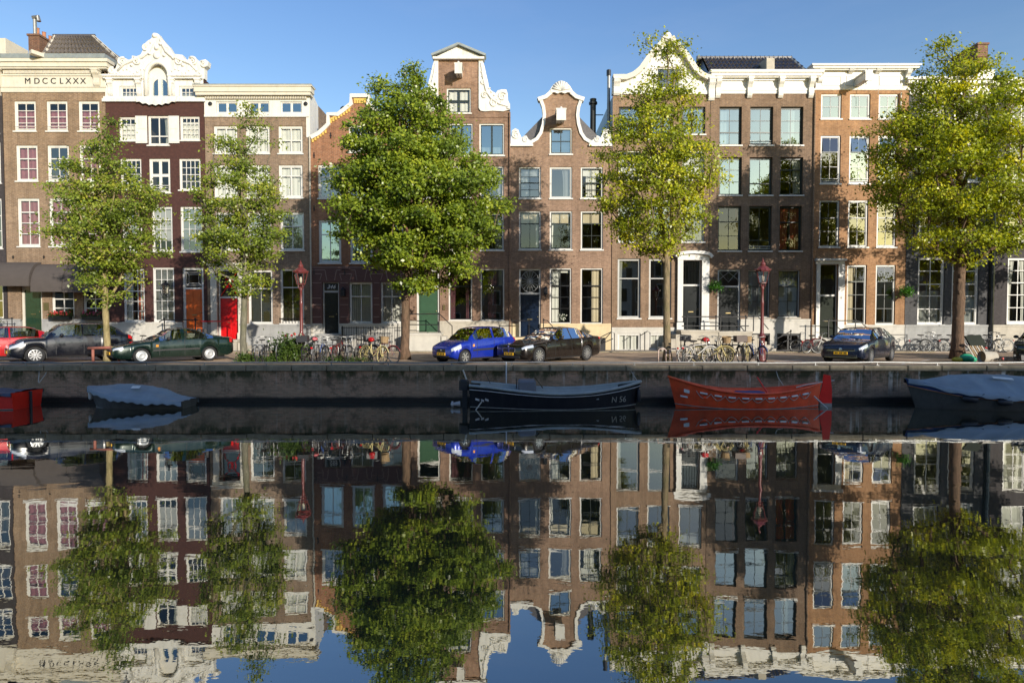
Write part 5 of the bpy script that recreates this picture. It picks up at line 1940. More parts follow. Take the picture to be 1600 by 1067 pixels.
wm = MB()
wm.quad((-160, 0.6, 0), (160, 0.6, 0), (160, YQ + 0.2, 0), (-160, YQ + 0.2, 0))
wm.build("water", M['water'], kind='structure')
bedm = MB()
bedm.quad((-160, -60, -1.4), (160, -60, -1.4), (160, 80, -1.4), (-160, 80, -1.4))
bedm.build("canal_bed", M['soil'], kind='structure')
st = MB()
st.quad((-160, YQ + 0.45, ZS), (160, YQ + 0.45, ZS), (160, 900, ZS), (-160, 900, ZS))
st.build("street", M['pavers'], kind='structure')
# pavement along the houses with its kerb
pv = MB()
yk = YF - 2.0
pv.box(-60, 60, yk + 0.15, YF - 0.03, ZS - 0.02, ZS + 0.05)
pvo = pv.build("pavement", M['pave_slab'], kind='structure')
kb = MB()
kb.box(0, 1.196, yk, yk + 0.146, ZS - 0.1, ZS + 0.055)
kerb0 = None
for k in range(-19, 19):
    if kerb0 is None:
        kerb0 = kb.build("kerb_stone", M['coping'], pvo)
        o = kerb0
    else:
        o = kerb0.copy()
        COL.objects.link(o)
        o.parent = pvo
    o.location = (k * 1.2, 0, 0)
# quay wall and its coping stones
qw = MB()
qw.quad((-160, YQ, -1.4), (160, YQ, -1.4), (160, YQ, ZS - 0.19), (-160, YQ, ZS - 0.19))
qwo = qw.build("quay_wall", M['quay'], kind='structure')
x_ = -27.0
rq = random.Random(5)
while x_ < 27:
    ln = rq.uniform(1.25, 1.75)
    cpb = MB()
    dz, dy = rq.uniform(-0.008, 0.008), rq.uniform(-0.015, 0.012)
    cpb.bbox(x_ + 0.014, x_ + ln - 0.014, YQ - 0.06 + dy, YQ + 0.46, ZS - 0.185, ZS + 0.012 + dz, 0.02)
    cpb.build("coping_stone", M['coping'], qwo)
    x_ += ln
# kerb along the parking strip just behind the coping: low steel rail on short posts
rail = thing("quay_rail", "low grey steel pipe rail on short posts along the quay edge", "rail", (0, YQ + 0.2, ZS))
rq = random.Random(8)
rb = MB()
pts = []
for k in range(0, 61):
    xx = -30 + k
    pts.append((xx, YQ + 0.18, ZS + 0.115 + 0.012 * math.sin(k * 0.9) + 0.008 * math.sin(k * 2.3)))
rb.tube(pts, 0.034, 8)
rb.build("rail_pipe", M['steel'], rail, smooth=True)
for k in range(-9, 10):
    pm = MB()
    xx = k * 2.35 + rq.uniform(-0.1, 0.1)
    pm.tube([(xx, YQ + 0.18, ZS), (xx, YQ + 0.18, ZS + 0.10)], 0.026, 6)
    pm.box(xx - 0.06, xx + 0.06, YQ + 0.12, YQ + 0.24, ZS + 0.005, ZS + 0.022)
    pm.build("rail_post", M['steel'], rail)
# painted bay marks
def street_line(p, q, w):
    a, b = Vector((p[0], p[1], 0)), Vector((q[0], q[1], 0))
    d = (b - a).normalized()
    n = Vector((-d.y, d.x, 0)) * w / 2
    mb = MB()
    mb.add([(a + n)[:2] + (ZS + 0.004,), (a - n)[:2] + (ZS + 0.004,), (b - n)[:2] + (ZS + 0.004,), (b + n)[:2] + (ZS + 0.004,)], [(0, 1, 2, 3)])
    return mb
HD = Vector((-0.72, -0.69, 0)).normalized()        # the way the cars point in their slanted bays
for px in (1180, 1405):
    x0 = GX(px, 25.6)
    mb = street_line((x0, 25.4), (x0 - HD.x * 4.2, 25.4 - HD.y * 4.2), 0.1)
    mb.build("bay_line", M['line_white'], kind='structure')
# tree pits and dusty patches by the edge
def patch(cx, cy, rx, ry, seed, z=0.006):
    rr = random.Random(seed)
    mb = MB()
    n = 22
    pts = []
    for k in range(n):
        a = 2 * math.pi * k / n
        q = rr.uniform(0.75, 1.15)
        pts.append((cx + rx * q * math.cos(a), cy + ry * q * math.sin(a), ZS + z))
    mb.add(pts, [tuple(range(n))])
    mb.build("bare_soil", M['soil'], kind='structure')

# the bank the photographer stands on
nb = MB()
nb.quad((-160, -80, ZS), (160, -80, ZS), (160, 0.3, ZS), (-160, 0.3, ZS))
nb.build("street_near_bank", M['pavers'], kind='structure')
nq = MB()
nq.box(-160, 160, 0.3, 0.7, -1.4, ZS + 0.01)
nq.build("quay_wall_near_bank", M['coping'], kind='structure')

# houses behind the photographer: they shade the water and the quay and show in the window panes
M['far_pane'] = paint("far_pane", (0.03, 0.035, 0.04), 0.08, spec=0.8)
rb_ = random.Random(31)
x_ = -62.0
mats_ = [M['stone_white'], M['brick_tan'], M['stone_yellow'], M['brick_brown2']]
tone_ = ["white rendered", "tan brick", "sandstone", "brown brick"]
OPP = [(6.0, 11.6 + 0.2 * math.sin(k * 2.1)) for k in range(6)] + [(6.5, 11.4), (5.5, 11.8), (6.0, 11.6), (6.5, 11.9), (5.5, 12.0), (6.0, 12.1), (6.5, 11.9),
       (5.5, 12.0), (6.0, 11.8), (6.5, 11.7), (5.5, 11.65), (6.0, 11.7), (6.5, 11.65), (6.0, 11.75)] + [(6.0, 11.7 + 0.3 * math.sin(k * 1.7)) for k in range(12)]
YB = -12.0
for i, (wd, zt) in enumerate(OPP):
    x0, x1 = x_, x_ + wd
    x_ += wd
    t = thing("canal_house", tone_[i % 4] + " flat topped house on the photographer's own bank", "house", ((x0 + x1) / 2, YB, ZS), group="houses behind the photographer")
    mb = MB()
    mb.box(x0 + 0.01, x1 - 0.01, YB - 8, YB, ZS, zt)
    mb.build("wall", mats_[i % 4], t)
    cm_ = MB()
    cm_.box(x0, x1, YB + 0.003, YB + 0.4, zt - 0.7, zt - 0.01)
    cm_.build("cornice", M['white'], t)
    for r_ in range(3):
        for k in range(3):
            pm = MB()
            xc = lerp(x0, x1, (k + 0.5) / 3)
            zc = ZS + 1.3 + r_ * 2.9
            pm.box(xc - 0.5, xc + 0.5, YB + 0.002, YB + 0.05, zc, zc + 1.9)
            wo = pm.build("window", M['white'], t)
            pm = MB()
            pm.box(xc - 0.42, xc + 0.42, YB + 0.052, YB + 0.06, zc + 0.08, zc + 1.82)
            pm.build("pane", M['far_pane'], wo)

# ------------------------------------------------------------------ trees
from mathutils import noise as mnoise
def leaf_mat(name, c1, c2, c3):
    m = bpy.data.materials.new(name)
    m.use_nodes = True
    nt = m.node_tree
    nt.nodes.clear()
    L = nt.links
    out = nt.nodes.new("ShaderNodeOutputMaterial")
    ge = nt.nodes.new("ShaderNodeNewGeometry")
    rp = nt.nodes.new("ShaderNodeValToRGB")
    rp.color_ramp.elements[0].color = c4(c1)
    rp.color_ramp.elements[1].color = c4(c3)
    e = rp.color_ramp.elements.new(0.55)
    e.color = c4(c2)
    tc = nt.nodes.new("ShaderNodeTexCoord")
    no = nd(nt, "ShaderNodeTexNoise", Scale=0.8, Detail=3.0)
    L.new(tc.outputs["Object"], no.inputs["Vector"])
    ad = nt.nodes.new("ShaderNodeMath")
    ad.operation = 'MULTIPLY_ADD'
    ad.inputs[1].default_value = 0.5
    L.new(ge.outputs["Random Per Island"], ad.inputs[0])
    r_ = nd(nt, "ShaderNodeMapRange")
    for i, v in enumerate((0.38, 0.68, 0.0, 0.55)):
        r_.inputs[i + 1].default_value = v
    L.new(no.outputs["Fac"], r_.inputs[0])
    L.new(r_.outputs[0], ad.inputs[2])
    L.new(ad.outputs[0], rp.inputs["Fac"])
    pb = nt.nodes.new("ShaderNodeBsdfPrincipled")
    pb.inputs["Roughness"].default_value = 0.36
    pb.inputs["Specular IOR Level"].default_value = 0.5
    L.new(rp.outputs["Color"], pb.inputs["Base Color"])
    tl = nt.nodes.new("ShaderNodeBsdfTranslucent")
    hs = nd(nt, "ShaderNodeHueSaturation", Value=1.5, Saturation=1.1)
    L.new(rp.outputs["Color"], hs.inputs["Color"])
    L.new(hs.outputs["Color"], tl.inputs["Color"])
    mx = nt.nodes.new("ShaderNodeMixShader")
    mx.inputs["Fac"].default_value = 0.32
    L.new(pb.outputs[0], mx.inputs[1])
    L.new(tl.outputs[0], mx.inputs[2])
    L.new(mx.outputs[0], out.inputs["Surface"])
    return m

def bark_mat(name, c1, c2, moss=(0.10, 0.11, 0.03)):
    m, nt, bs = new_mat(name)
    L = nt.links
    tc = nt.nodes.new("ShaderNodeTexCoord")
    mp = nt.nodes.new("ShaderNodeMapping")
    mp.inputs["Scale"].default_value = (9, 9, 2.2)
    L.new(tc.outputs["Object"], mp.inputs["Vector"])
    no = nd(nt, "ShaderNodeTexNoise", Scale=1.4, Detail=7.0, Roughness=0.7)
    L.new(mp.outputs["Vector"], no.inputs["Vector"])
    rp = nt.nodes.new("ShaderNodeValToRGB")
    rp.color_ramp.elements[0].position = 0.33
    rp.color_ramp.elements[0].color = c4(c1)
    rp.color_ramp.elements[1].position = 0.66
    rp.color_ramp.elements[1].color = c4(c2)
    L.new(no.outputs["Fac"], rp.inputs["Fac"])
    n2 = nd(nt, "ShaderNodeTexNoise", Scale=1.6, Detail=4.0)
    L.new(tc.outputs["Object"], n2.inputs["Vector"])
    r_ = nd(nt, "ShaderNodeMapRange")
    for i, v in enumerate((0.5, 0.7, 0.0, 0.6)):
        r_.inputs[i + 1].default_value = v
    L.new(n2.outputs["Fac"], r_.inputs[0])
    mx = nt.nodes.new("ShaderNodeMixRGB")
    mx.inputs["Color2"].default_value = c4(moss)
    L.new(r_.outputs[0], mx.inputs["Fac"])
    L.new(rp.outputs["Color"], mx.inputs["Color1"])
    L.new(mx.outputs["Color"], bs.inputs["Base Color"])
    bs.inputs["Roughness"].default_value = 0.95
    bm_ = nd(nt, "ShaderNodeBump", Strength=0.9, Distance=0.03)
    L.new(no.outputs["Fac"], bm_.inputs["Height"])
    L.new(bm_.outputs["Normal"], bs.inputs["Normal"])
    return m

def grow_tree(label, base_px, Y, prof, trunk_px, ncl, nleaf, leaf, seed, lm, bm_, gap=0.0, knots=0, spread=(0.42, 0.42, 0.24), depth=0.85, gapd=0.85, clump=0.36, sub=4, inset=0.5, wpow=1.6):
    rs = np.random.RandomState(seed)
    rr = random.Random(seed)
    bx = GX(base_px, Y)
    root = thing("elm_tree", label, "tree", (bx, Y, ZS))
    lev = []
    for py, xl, xr in prof:
        a, z = W(xl, py, Y)
        b, _ = W(xr, py, Y)
        lev.append((z, (a + b) / 2, (b - a) / 2))
    lev.sort()
    zlo, zhi = lev[0][0], lev[-1][0]
    cen = lambda z: interp(z, [(l[0], l[1]) for l in lev])
    rad = lambda z: interp(z, [(l[0], l[2]) for l in lev])
    # sampling weights over height
    zs_ = np.linspace(zlo, zhi, 60)
    wts = np.array([max(rad(z), 0.12) ** wpow for z in zs_])
    wts /= wts.sum()
    big = []
    guard = 0
    off = Vector((seed * 3.1, seed * 1.7, 0))
    while len(big) < ncl and guard < ncl * 60:
        guard += 1
        z = rs.choice(zs_, p=wts) + rs.uniform(-0.08, 0.08)
        a = rs.uniform(0, 2 * math.pi)
        q = rs.uniform(0, 1) ** 0.40
        r_ = max(rad(z) - inset, 0.04) * q
        p = Vector((cen(z) + r_ * math.cos(a), Y + r_ * depth * math.sin(a), z))
        if mnoise.noise(p * 0.75 + off) < gap:
            continue
        if any((p - b).length < gapd for b in big):
            continue
        big.append(p)
    pts = []
    for b in big:
        rc = rs.uniform(0.5, 1.0) * clump
        out_ = Vector((b.x - cen(b.z), b.y - Y, 0))
        out_ = out_.normalized() if out_.length > 0.05 else Vector((0, 0, 1))
        for k in range(sub):
            o_ = Vector((rs.normal(0, rc), rs.normal(0, rc), rs.normal(0, rc * 0.55))) + out_ * rs.uniform(-0.3, 0.6) * rc
            pts.append(b + o_)
    # trunk
    tw = trunk_px * Y / FPX / 2
    nodes, par = [], []
    ztop = zhi - 0.5
    nt_ = 22
    xt = cen(zhi)
    for k in range(nt_ + 1):
        t = k / nt_
        z = lerp(ZS - 0.05, ztop, t)
        xx = bx if z < zlo else lerp(bx, lerp(cen(z), bx, 0.45), min(1, (z - zlo) / 2.0))
        nodes.append(Vector((xx + 0.05 * math.sin(seed + t * 7) * (t > 0.05), Y + 0.05 * math.cos(seed * 2 + t * 6) * (t > 0.05), z)))
        par.append(k - 1)
    ntr = len(nodes)
    tips = []
    pts.sort(key=lambda p: math.hypot(p.x - bx, p.y - Y) + 0.25 * abs(p.z - zlo))
    arr = np.array([tuple(n) for n in nodes])
    lst = [tuple(n) for n in nodes]
    for p in pts:
        arr = np.array(lst)
        d = arr - np.array(tuple(p))
        hd = np.hypot(d[:, 0], d[:, 1])
        dist = np.sqrt((d ** 2).sum(1))
        cost = dist + 2.2 * np.maximum(0, arr[:, 2] - (p.z - 0.30 * hd))
        cost[:3] += 6
        cost[arr[:, 2] < zlo - 0.6] += 5
        i = int(cost.argmin())
        a = Vector(lst[i])
        L_ = (p - a).length
        n = max(1, int(L_ / 0.45))
        ctl = a.lerp(p, 0.5) + Vector((0, 0, 0.10 * L_)) + Vector((rr.uniform(-1, 1), rr.uniform(-1, 1), 0)) * 0.08 * L_
        pi = i
        for k in range(1, n + 1):
            t = k / n
            q = a * (1 - t) ** 2 + ctl * 2 * t * (1 - t) + p * t * t
            lst.append(tuple(q))
            par.append(pi)
            pi = len(lst) - 1
        tips.append(pi)
    N = len(lst)
    cnt = np.zeros(N)
    for t in tips:
        cnt[t] += 1
    for i in range(N - 1, -1, -1):
        if par[i] >= 0:
            cnt[par[i]] += cnt[i]
    rad_n = 0.0135 * np.maximum(cnt, 1) ** 0.47
    for k in range(ntr):
        t = k / nt_
        z = lst[k][2]
        flare = 1 + 0.55 * math.exp(-max(0, z - ZS) / 0.22)
        main = tw * (1 - 0.10 * min(1, (z - ZS) / max(zlo - ZS, 0.1))) * flare if z < zlo + 0.2 else tw * 0.88 * (1 - (z - zlo) / (zhi - zlo)) ** 1.1
        rad_n[k] = max(main, 0.012)
    rad_n[ntr:] = np.minimum(rad_n[ntr:], tw * 0.45)
    tb = MB()
    tb.tube([lst[k] for k in range(ntr)], [float(rad_n[k]) * (1 + 0.06 * math.sin(k * 2.3 + seed)) for k in range(ntr)], 12)
    for k in range(knots):
        z = lerp(ZS + 0.9, zlo, (k + 0.5) / knots) + rr.uniform(-0.1, 0.1)
        a = rr.uniform(-2.6, -0.5)
        tb.ball((bx + tw * 0.8 * math.cos(a), Y + tw * 0.8 * math.sin(a), z), tw * 0.36, tw * 0.36, tw * 0.45, 7, 5)
    tro = tb.build("trunk", bm_, root, smooth=True)
    own_b = {}
    prim = [0] * N
    for i in range(ntr, N):
        prim[i] = i if par[i] < ntr else prim[par[i]]
        if cnt[i] < 1:
            continue
        j = par[i]
        own_b.setdefault(prim[i], MB()).tube([lst[j], lst[i]], [min(float(rad_n[j]), float(rad_n[i]) * 1.5), float(rad_n[i])], 5, caps=False)
    for q in own_b.values():
        q.build("limb", bm_, root, smooth=True)
    # leaves
    C = np.array([tuple(p) for p in pts])
    n = len(C) * nleaf
    own = np.repeat(np.arange(len(C)), nleaf)
    size_c = rs.uniform(0.75, 1.3, len(C))
    P = C[own] + rs.normal(0, 1, (n, 3)) * np.array(spread) * size_c[own][:, None]
    # a few stray leaves along the twigs
    nrm = rs.normal(0, 1, (n, 3)) * np.array([0.75, 0.75, 0.5]) + np.array([0.25, -0.6, 0.8])
    nrm /= np.linalg.norm(nrm, axis=1)[:, None]
    dr = rs.normal(0, 1, (n, 3))
    dr[:, 2] -= 0.35
    dr -= nrm * (dr * nrm).sum(1)[:, None]
    dr /= np.linalg.norm(dr, axis=1)[:, None]
    sd = np.cross(nrm, dr)
    Ls = leaf * rs.uniform(0.7, 1.35, n)[:, None]
    v0 = P
    v1 = P + dr * Ls * 0.45 + sd * Ls * 0.34 + nrm * Ls * 0.06
    v2 = P + dr * Ls - nrm * Ls * 0.10
    v3 = P + dr * Ls * 0.45 - sd * Ls * 0.34 + nrm * Ls * 0.06
    V = np.stack([v0, v1, v2, v3], 1).reshape(-1, 3) - np.array([bx, Y, ZS])
    me = bpy.data.meshes.new("crown")
    me.vertices.add(4 * n)
    me.vertices.foreach_set("co", V.astype(np.float32).ravel())
    me.loops.add(4 * n)
    me.loops.foreach_set("vertex_index", np.arange(4 * n, dtype=np.int32))
    me.polygons.add(n)
    me.polygons.foreach_set("loop_start", np.arange(0, 4 * n, 4, dtype=np.int32))
    me.polygons.foreach_set("loop_total", np.full(n, 4, dtype=np.int32))
    me.update(calc_edges=True)
    me.validate()
    me.materials.append(lm)
    o = bpy.data.objects.new("crown", me)
    COL.objects.link(o)
    o.parent = root
    return root

LM = [leaf_mat("leaf_olive", (0.06, 0.09, 0.012), (0.22, 0.285, 0.032), (0.44, 0.41, 0.05)),  # first tone of each is darkened to paint shaded pockets into the crowns
      leaf_mat("leaf_green", (0.050, 0.085, 0.010), (0.21, 0.28, 0.024), (0.44, 0.46, 0.04)),
      leaf_mat("leaf_lime", (0.08, 0.115, 0.010), (0.34, 0.38, 0.020), (0.70, 0.60, 0.03))]
BK = [bark_mat("bark_pale", (0.16, 0.12, 0.05), (0.40, 0.32, 0.16)),
      bark_mat("bark_grey", (0.09, 0.085, 0.06), (0.22, 0.20, 0.14)),
      bark_mat("bark_brown", (0.055, 0.035, 0.022), (0.19, 0.115, 0.07), (0.10, 0.07, 0.04)),
      bark_mat("bark_tan", (0.10, 0.075, 0.042), (0.30, 0.225, 0.13))]
grow_tree("young elm with pale yellowish trunk beside the wooden rail and green car", 167, 25.9,
          [(198, 145, 178), (222, 130, 200), (245, 120, 210), (270, 100, 232), (300, 84, 250), (330, 68, 250), (360, 74, 245), (390, 82, 236), (420, 98, 222), (445, 135, 208), (462, 152, 190)],
          9.5, 84, 80, 0.105, 3, LM[0], BK[0], gap=-0.17, spread=(0.24, 0.24, 0.10), gapd=0.70, clump=0.32, sub=4, inset=0.42, wpow=1.25)
grow_tree("slender elm with grey green trunk in front of the red door", 381, 26.6,
          [(166, 372, 408), (178, 362, 410), (200, 352, 410), (225, 328, 418), (260, 322, 428), (300, 306, 440), (340, 298, 446), (375, 296, 450), (405, 304, 446), (430, 335, 436), (455, 362, 416)],
          10, 82, 76, 0.105, 5, LM[0], BK[1], gap=-0.17, spread=(0.24, 0.24, 0.10), gapd=0.70, clump=0.32, sub=4, inset=0.42, wpow=1.25)
grow_tree("broad dense elm with thick round crown and brown trunk beside the blue car", 632, 28.4,
          [(104, 604, 646), (125, 584, 664), (160, 564, 700), (200, 546, 728), (240, 526, 762), (280, 515, 788), (320, 512, 798), (360, 524, 786), (400, 560, 757), (430, 585, 742), (452, 600, 680)],
          14, 215, 96, 0.135, 7, LM[1], BK[2], gap=-0.5, spread=(0.24, 0.24, 0.14), gapd=0.74, clump=0.34, sub=4, inset=0.42, wpow=1.35)
grow_tree("tall airy elm with lime green leaves beside the bicycle rack and lamp post", 1043, 26.9,
          [(56, 1050, 1078), (66, 1004, 1080), (90, 1000, 1082), (115, 1000, 1084), (150, 975, 1086), (200, 945, 1098), (240, 932, 1122), (275, 926, 1134), (315, 930, 1108), (355, 946, 1096), (380, 965, 1075), (402, 1005, 1062)],
          11.5, 125, 58, 0.115, 9, LM[2], BK[3], gap=-0.16, spread=(0.25, 0.25, 0.12), gapd=0.70, clump=0.32, sub=4, inset=0.36, wpow=0.95)
grow_tree("large elm with knotty brown trunk and yellow green crown above the junk pile", 1497, 28.8,
          [(56, 1458, 1484), (76, 1440, 1502), (105, 1424, 1530), (125, 1416, 1600), (150, 1402, 1618), (200, 1366, 1625), (250, 1352, 1632), (300, 1362, 1636), (340, 1380, 1630), (370, 1402, 1612), (400, 1450, 1575), (425, 1478, 1530)],
          17, 150, 96, 0.125, 11, LM[2], BK[2], gap=-0.05, knots=9, spread=(0.27, 0.27, 0.15), gapd=0.85, clump=0.40, sub=4)
grow_tree("further elm standing along the quay past the dark car", 1860, 28.6,
          [(70, 1820, 1890), (105, 1780, 1930), (150, 1765, 1960), (260, 1745, 1980), (320, 1750, 1970), (370, 1780, 1950), (410, 1820, 1900)],
          16, 100, 60, 0.145, 13, LM[2], BK[2], gap=-0.2, spread=(0.27, 0.27, 0.15), gapd=0.95, clump=0.42, sub=4)

# ------------------------------------------------------------------ cars
M['tyre'] = paint("tyre_rubber", (0.018, 0.018, 0.019), 0.85, var=0.2, scale=8)
M['rim'] = paint("alloy_rim", (0.55, 0.55, 0.56), 0.3, metal=0.8, var=0.06)
M['hubcap'] = paint("silver_hubcap", (0.50, 0.51, 0.52), 0.35, metal=0.6, var=0.06)
M['trim'] = paint("black_trim", (0.02, 0.02, 0.021), 0.55)
M['chrome'] = paint("chrome", (0.75, 0.75, 0.76), 0.15, metal=1.0, var=0.02)
M['seat'] = paint("seat_fabric", (0.05, 0.05, 0.052), 0.9)
M['seat_pale'] = paint("seat_leather", (0.34, 0.28, 0.2), 0.7)
M['plate'] = paint("number_plate", (0.72, 0.40, 0.01), 0.5, var=0.05)
M['taillight'] = paint("tail_light", (0.45, 0.01, 0.012), 0.2, coat=0.6)
M['amber_lens'] = paint("indicator", (0.75, 0.28, 0.02), 0.25, coat=0.5)
M['lens'] = paint("headlight_lens", (0.62, 0.64, 0.66), 0.12, metal=0.35, var=0.12, scale=18, coat=1.0)
G['car'] = glass_mat("car_glass", 0.10, (0.62, 0.68, 0.66))

def carpaint(name, col, metal=0.35):
    m, nt, bs = new_mat(name)
    bs.inputs["Base Color"].default_value = c4(col)
    bs.inputs["Metallic"].default_value = metal
    bs.inputs["Roughness"].default_value = 0.33
    bs.inputs["Coat Weight"].default_value = 1.0
    bs.inputs["Coat Roughness"].default_value = 0.03
    L = nt.links
    tc = nt.nodes.new("ShaderNodeTexCoord")
    no = nd(nt, "ShaderNodeTexNoise", Scale=2.5, Detail=7.0, Roughness=0.7)
    L.new(tc.outputs["Object"], no.inputs["Vector"])
    r_ = nd(nt, "ShaderNodeMapRange")
    for i, v in enumerate((0.4, 0.75, 0.22, 0.55)):
        r_.inputs[i + 1].default_value = v
    L.new(no.outputs["Fac"], r_.inputs[0])
    L.new(r_.outputs[0], bs.inputs["Roughness"])
    return m

def build_car(label, sp, paintm, group=None):
    L_, Wd, H = sp['L'], sp['W'], sp['H']
    root = thing("parked_car", label, "car", (0, 0, 0), 0, group, local=True)
    belt, topc = sp['belt'], sp['top']
    plan = sp.get('plan', [(0, 0.74), (0.05, 0.84), (0.16, 0.92), (0.4, 0.97), (0.9, 1.0), (L_ - 0.9, 1.0), (L_ - 0.35, 0.96), (L_ - 0.12, 0.90), (L_ - 0.03, 0.84), (L_, 0.78)])
    gc = sp.get('gc', 0.19)
    bot = [(0, gc + 0.10), (0.25, gc + 0.01), (0.8, gc), (L_ - 0.8, gc), (L_ - 0.25, gc + 0.05), (L_, gc + 0.16)]
    wr = sp['wr']
    xf, xr = sp['fo'], sp['fo'] + sp['wb']
    Ra = wr * 1.13
    wroof = Wd / 2 * sp.get('roofw', 0.71)
    def sect(s):
        w = Wd / 2 * cinterp(s, plan)
        zb = interp(s, bot)
        zl = cinterp(s, belt)
        zt = max(cinterp(s, topc), zl + 0.015)
        t = min(1.0, max(0.0, (zt - zl) / (H - 0.02 - zl)))
        arch = -1
        for xc in (xf, xr):
            d = abs(s - xc)
            if d < Ra:
                arch = max(arch, wr + math.sqrt(Ra * Ra - d * d))
        cr = 0.045 * min(1, w / (Wd / 2) * 1.2)
        y5 = lerp(0.90 * w, min(wroof, 0.9 * w), t)
        z5 = lerp(zl + cr * 0.35, zt - 0.055, t)
        zm = lerp(zb, zl, 0.52)
        P = [(w * 0.93, zb), (w * 0.985, zb + 0.13 * (zl - zb)), (w, zm), (w * 0.985, lerp(zm, zl, 0.75)), (w * 0.945, zl),
             (y5, z5), (y5 - 0.055, z5 + 0.02), (y5 * 0.55, lerp(zl + cr * 0.85, zt - 0.008, t)), (0, lerp(zl + cr, zt + 0.005, t))]
        if arch > 0:
            P = [(y * (1.0 if i > 3 else 1.012), max(z, min(arch, zl - 0.03 + 0.008 * i))) if i < 4 else (y, z) for i, (y, z) in enumerate(P)]
        return P, t
    ss = sorted(set([round(v, 4) for v in np.linspace(0, L_, 74)] + [xf - Ra, xf + Ra, xr - Ra, xr + Ra, *sp['keys']]))
    secs = [sect(s) for s in ss]
    X_ = [L_ / 2 - s for s in ss]
    body, glass = MB(), {'windscreen': MB(), 'rear_window': MB(), 'side_window': [MB(), MB(), MB(), MB(), MB(), MB()]}
    pil = sp['pillars']                # list of (s0, s1) opaque in the side glass
    side = sp['side']                  # s range of side glass
    ws, rw = sp['ws'], sp['rw']
    panes = []
    s_prev = side[0]
    for a, b in pil + [(side[1], side[1])]:
        panes.append((s_prev, a))
        s_prev = b
    nK = 9
    for i in range(len(ss) - 1):
        sm = (ss[i] + ss[i + 1]) / 2
        (Pa, ta), (Pb, tb) = secs[i], secs[i + 1]
        for k in range(nK - 1):
            for sg in (1, -1):
                q = [(X_[i], sg * Pa[k][0], Pa[k][1]), (X_[i], sg * Pa[k + 1][0], Pa[k + 1][1]), (X_[i + 1], sg * Pb[k + 1][0], Pb[k + 1][1]), (X_[i + 1], sg * Pb[k][0], Pb[k][1])]
                if sg < 0:
                    q = q[::-1]
                tgt = body
                if k == 4 and min(ta, tb) > 0.30:
                    for n_, (a, b) in enumerate(panes):
                        if a < sm < b:
                            tgt = glass['side_window'][min(n_, 2) * 2 + (0 if sg > 0 else 1)]
                elif k in (6, 7):
                    if ws[0] < sm < ws[1]:
                        tgt = glass['windscreen']
                    elif rw[0] < sm < rw[1]:
                        tgt = glass['rear_window']
                tgt.quad(*q)
    for i, rev in ((0, False), (len(ss) - 1, True)):
        P = secs[i][0]
        ring = [(X_[i], y, z) for y, z in P] + [(X_[i], -y, z) for y, z in P[-2::-1]]
        body.add(ring, [tuple(range(len(ring))) if not rev else tuple(range(len(ring) - 1, -1, -1))])
    # weld the body so that it shades smoothly
    me = mesh_from("body", body.v, body.f, True)
    bm2 = bmesh.new()
    bm2.from_mesh(me)
    bmesh.ops.remove_doubles(bm2, verts=bm2.verts, dist=0.0008)
    bmesh.ops.recalc_face_normals(bm2, faces=bm2.faces)
    bm2.to_mesh(me)
    bm2.free()
    me.polygons.foreach_set("use_smooth", [True] * len(me.polygons))
    me.materials.append(paintm)
    bo = bpy.data.objects.new("body", me)
    COL.objects.link(bo)
    bo.parent = root
    ORG[bo.name] = Vector()
    glass['windscreen'].build("windscreen", G['car'], root, True)
    glass['rear_window'].build("rear_window", G['car'], root, True)
    for g in glass['side_window']:
        g.build("side_window", G['car'], root, True)
    # cabin
    itr = MB()
    zb_ = sp['seat_z']
    itr.box(L_ / 2 - sp['cab'][1], L_ / 2 - sp['cab'][0], -Wd / 2 * 0.78, Wd / 2 * 0.78, gc + 0.08, zb_ - 0.28)
    itr.box(L_ / 2 - sp['cab'][0] - 0.45, L_ / 2 - sp['cab'][0] + 0.1, -Wd / 2 * 0.8, Wd / 2 * 0.8, zb_ - 0.3, zb_ - 0.02)
    itr.build("cabin_floor", M['trim'], root)
    sm_ = M[sp.get('seatm', 'seat')]
    for row, sx in enumerate((sp['cab'][0] + 0.85, sp['cab'][0] + 1.65)):
        for sy in (-0.36, 0.36):
            st_ = MB()
            x_0 = L_ / 2 - sx
            st_.bbox(x_0 - 0.08, x_0 + 0.48, sy - 0.25, sy + 0.25, zb_ - 0.42, zb_ - 0.24, 0.04)
            st_.obox((x_0 - 0.14, sy, zb_ - 0.02), (0.06, 0, 0.0), (0, 0.23, 0), (-0.06, 0, 0.28))
            st_.bbox(x_0 - 0.28, x_0 - 0.16, sy - 0.13, sy + 0.13, zb_ + 0.27, zb_ + 0.44, 0.03)
            st_.build("seat", sm_, root)
    und = MB()
    und.box(-L_ / 2 + 0.35, L_ / 2 - 0.35, -Wd / 2 * 0.66, Wd / 2 * 0.66, gc - 0.02, gc + 0.35)
    und.build("underbody", M['trim'], root)
    def surf(s, kf, eps=0.008):
        P, t = sect(s)
        k = min(int(kf), nK - 2)
        f = kf - k
        y, z = lerp(P[k][0], P[k + 1][0], f), lerp(P[k][1], P[k + 1][1], f)
        return (L_ / 2 - s + (eps if s < 0.3 else (-eps if s > L_ - 0.3 else 0)), y + eps, z)
    def patch_(name, m, s0, s1, k0, k1, ns=6, nk=3, eps=0.008, sides=(1, -1), parent=None):
        for sg in sides:
            mb = MB()
            rows = []
            for i in range(ns + 1):
                row = []
                for j in range(nk + 1):
                    a = surf(lerp(s0, s1, i / ns), lerp(k0, k1, j / nk), eps)
                    row.append((a[0], sg * a[1], a[2]))
                rows.append(row)
            mb.grid(rows)
            mb.build(name, m, parent or root, True)
    h0, h1, hk0, hk1 = sp['headlight']
    patch_("headlight", M['lens'], h0, h1, hk0, hk1)
    t0, t1, tk0, tk1 = sp['tail']
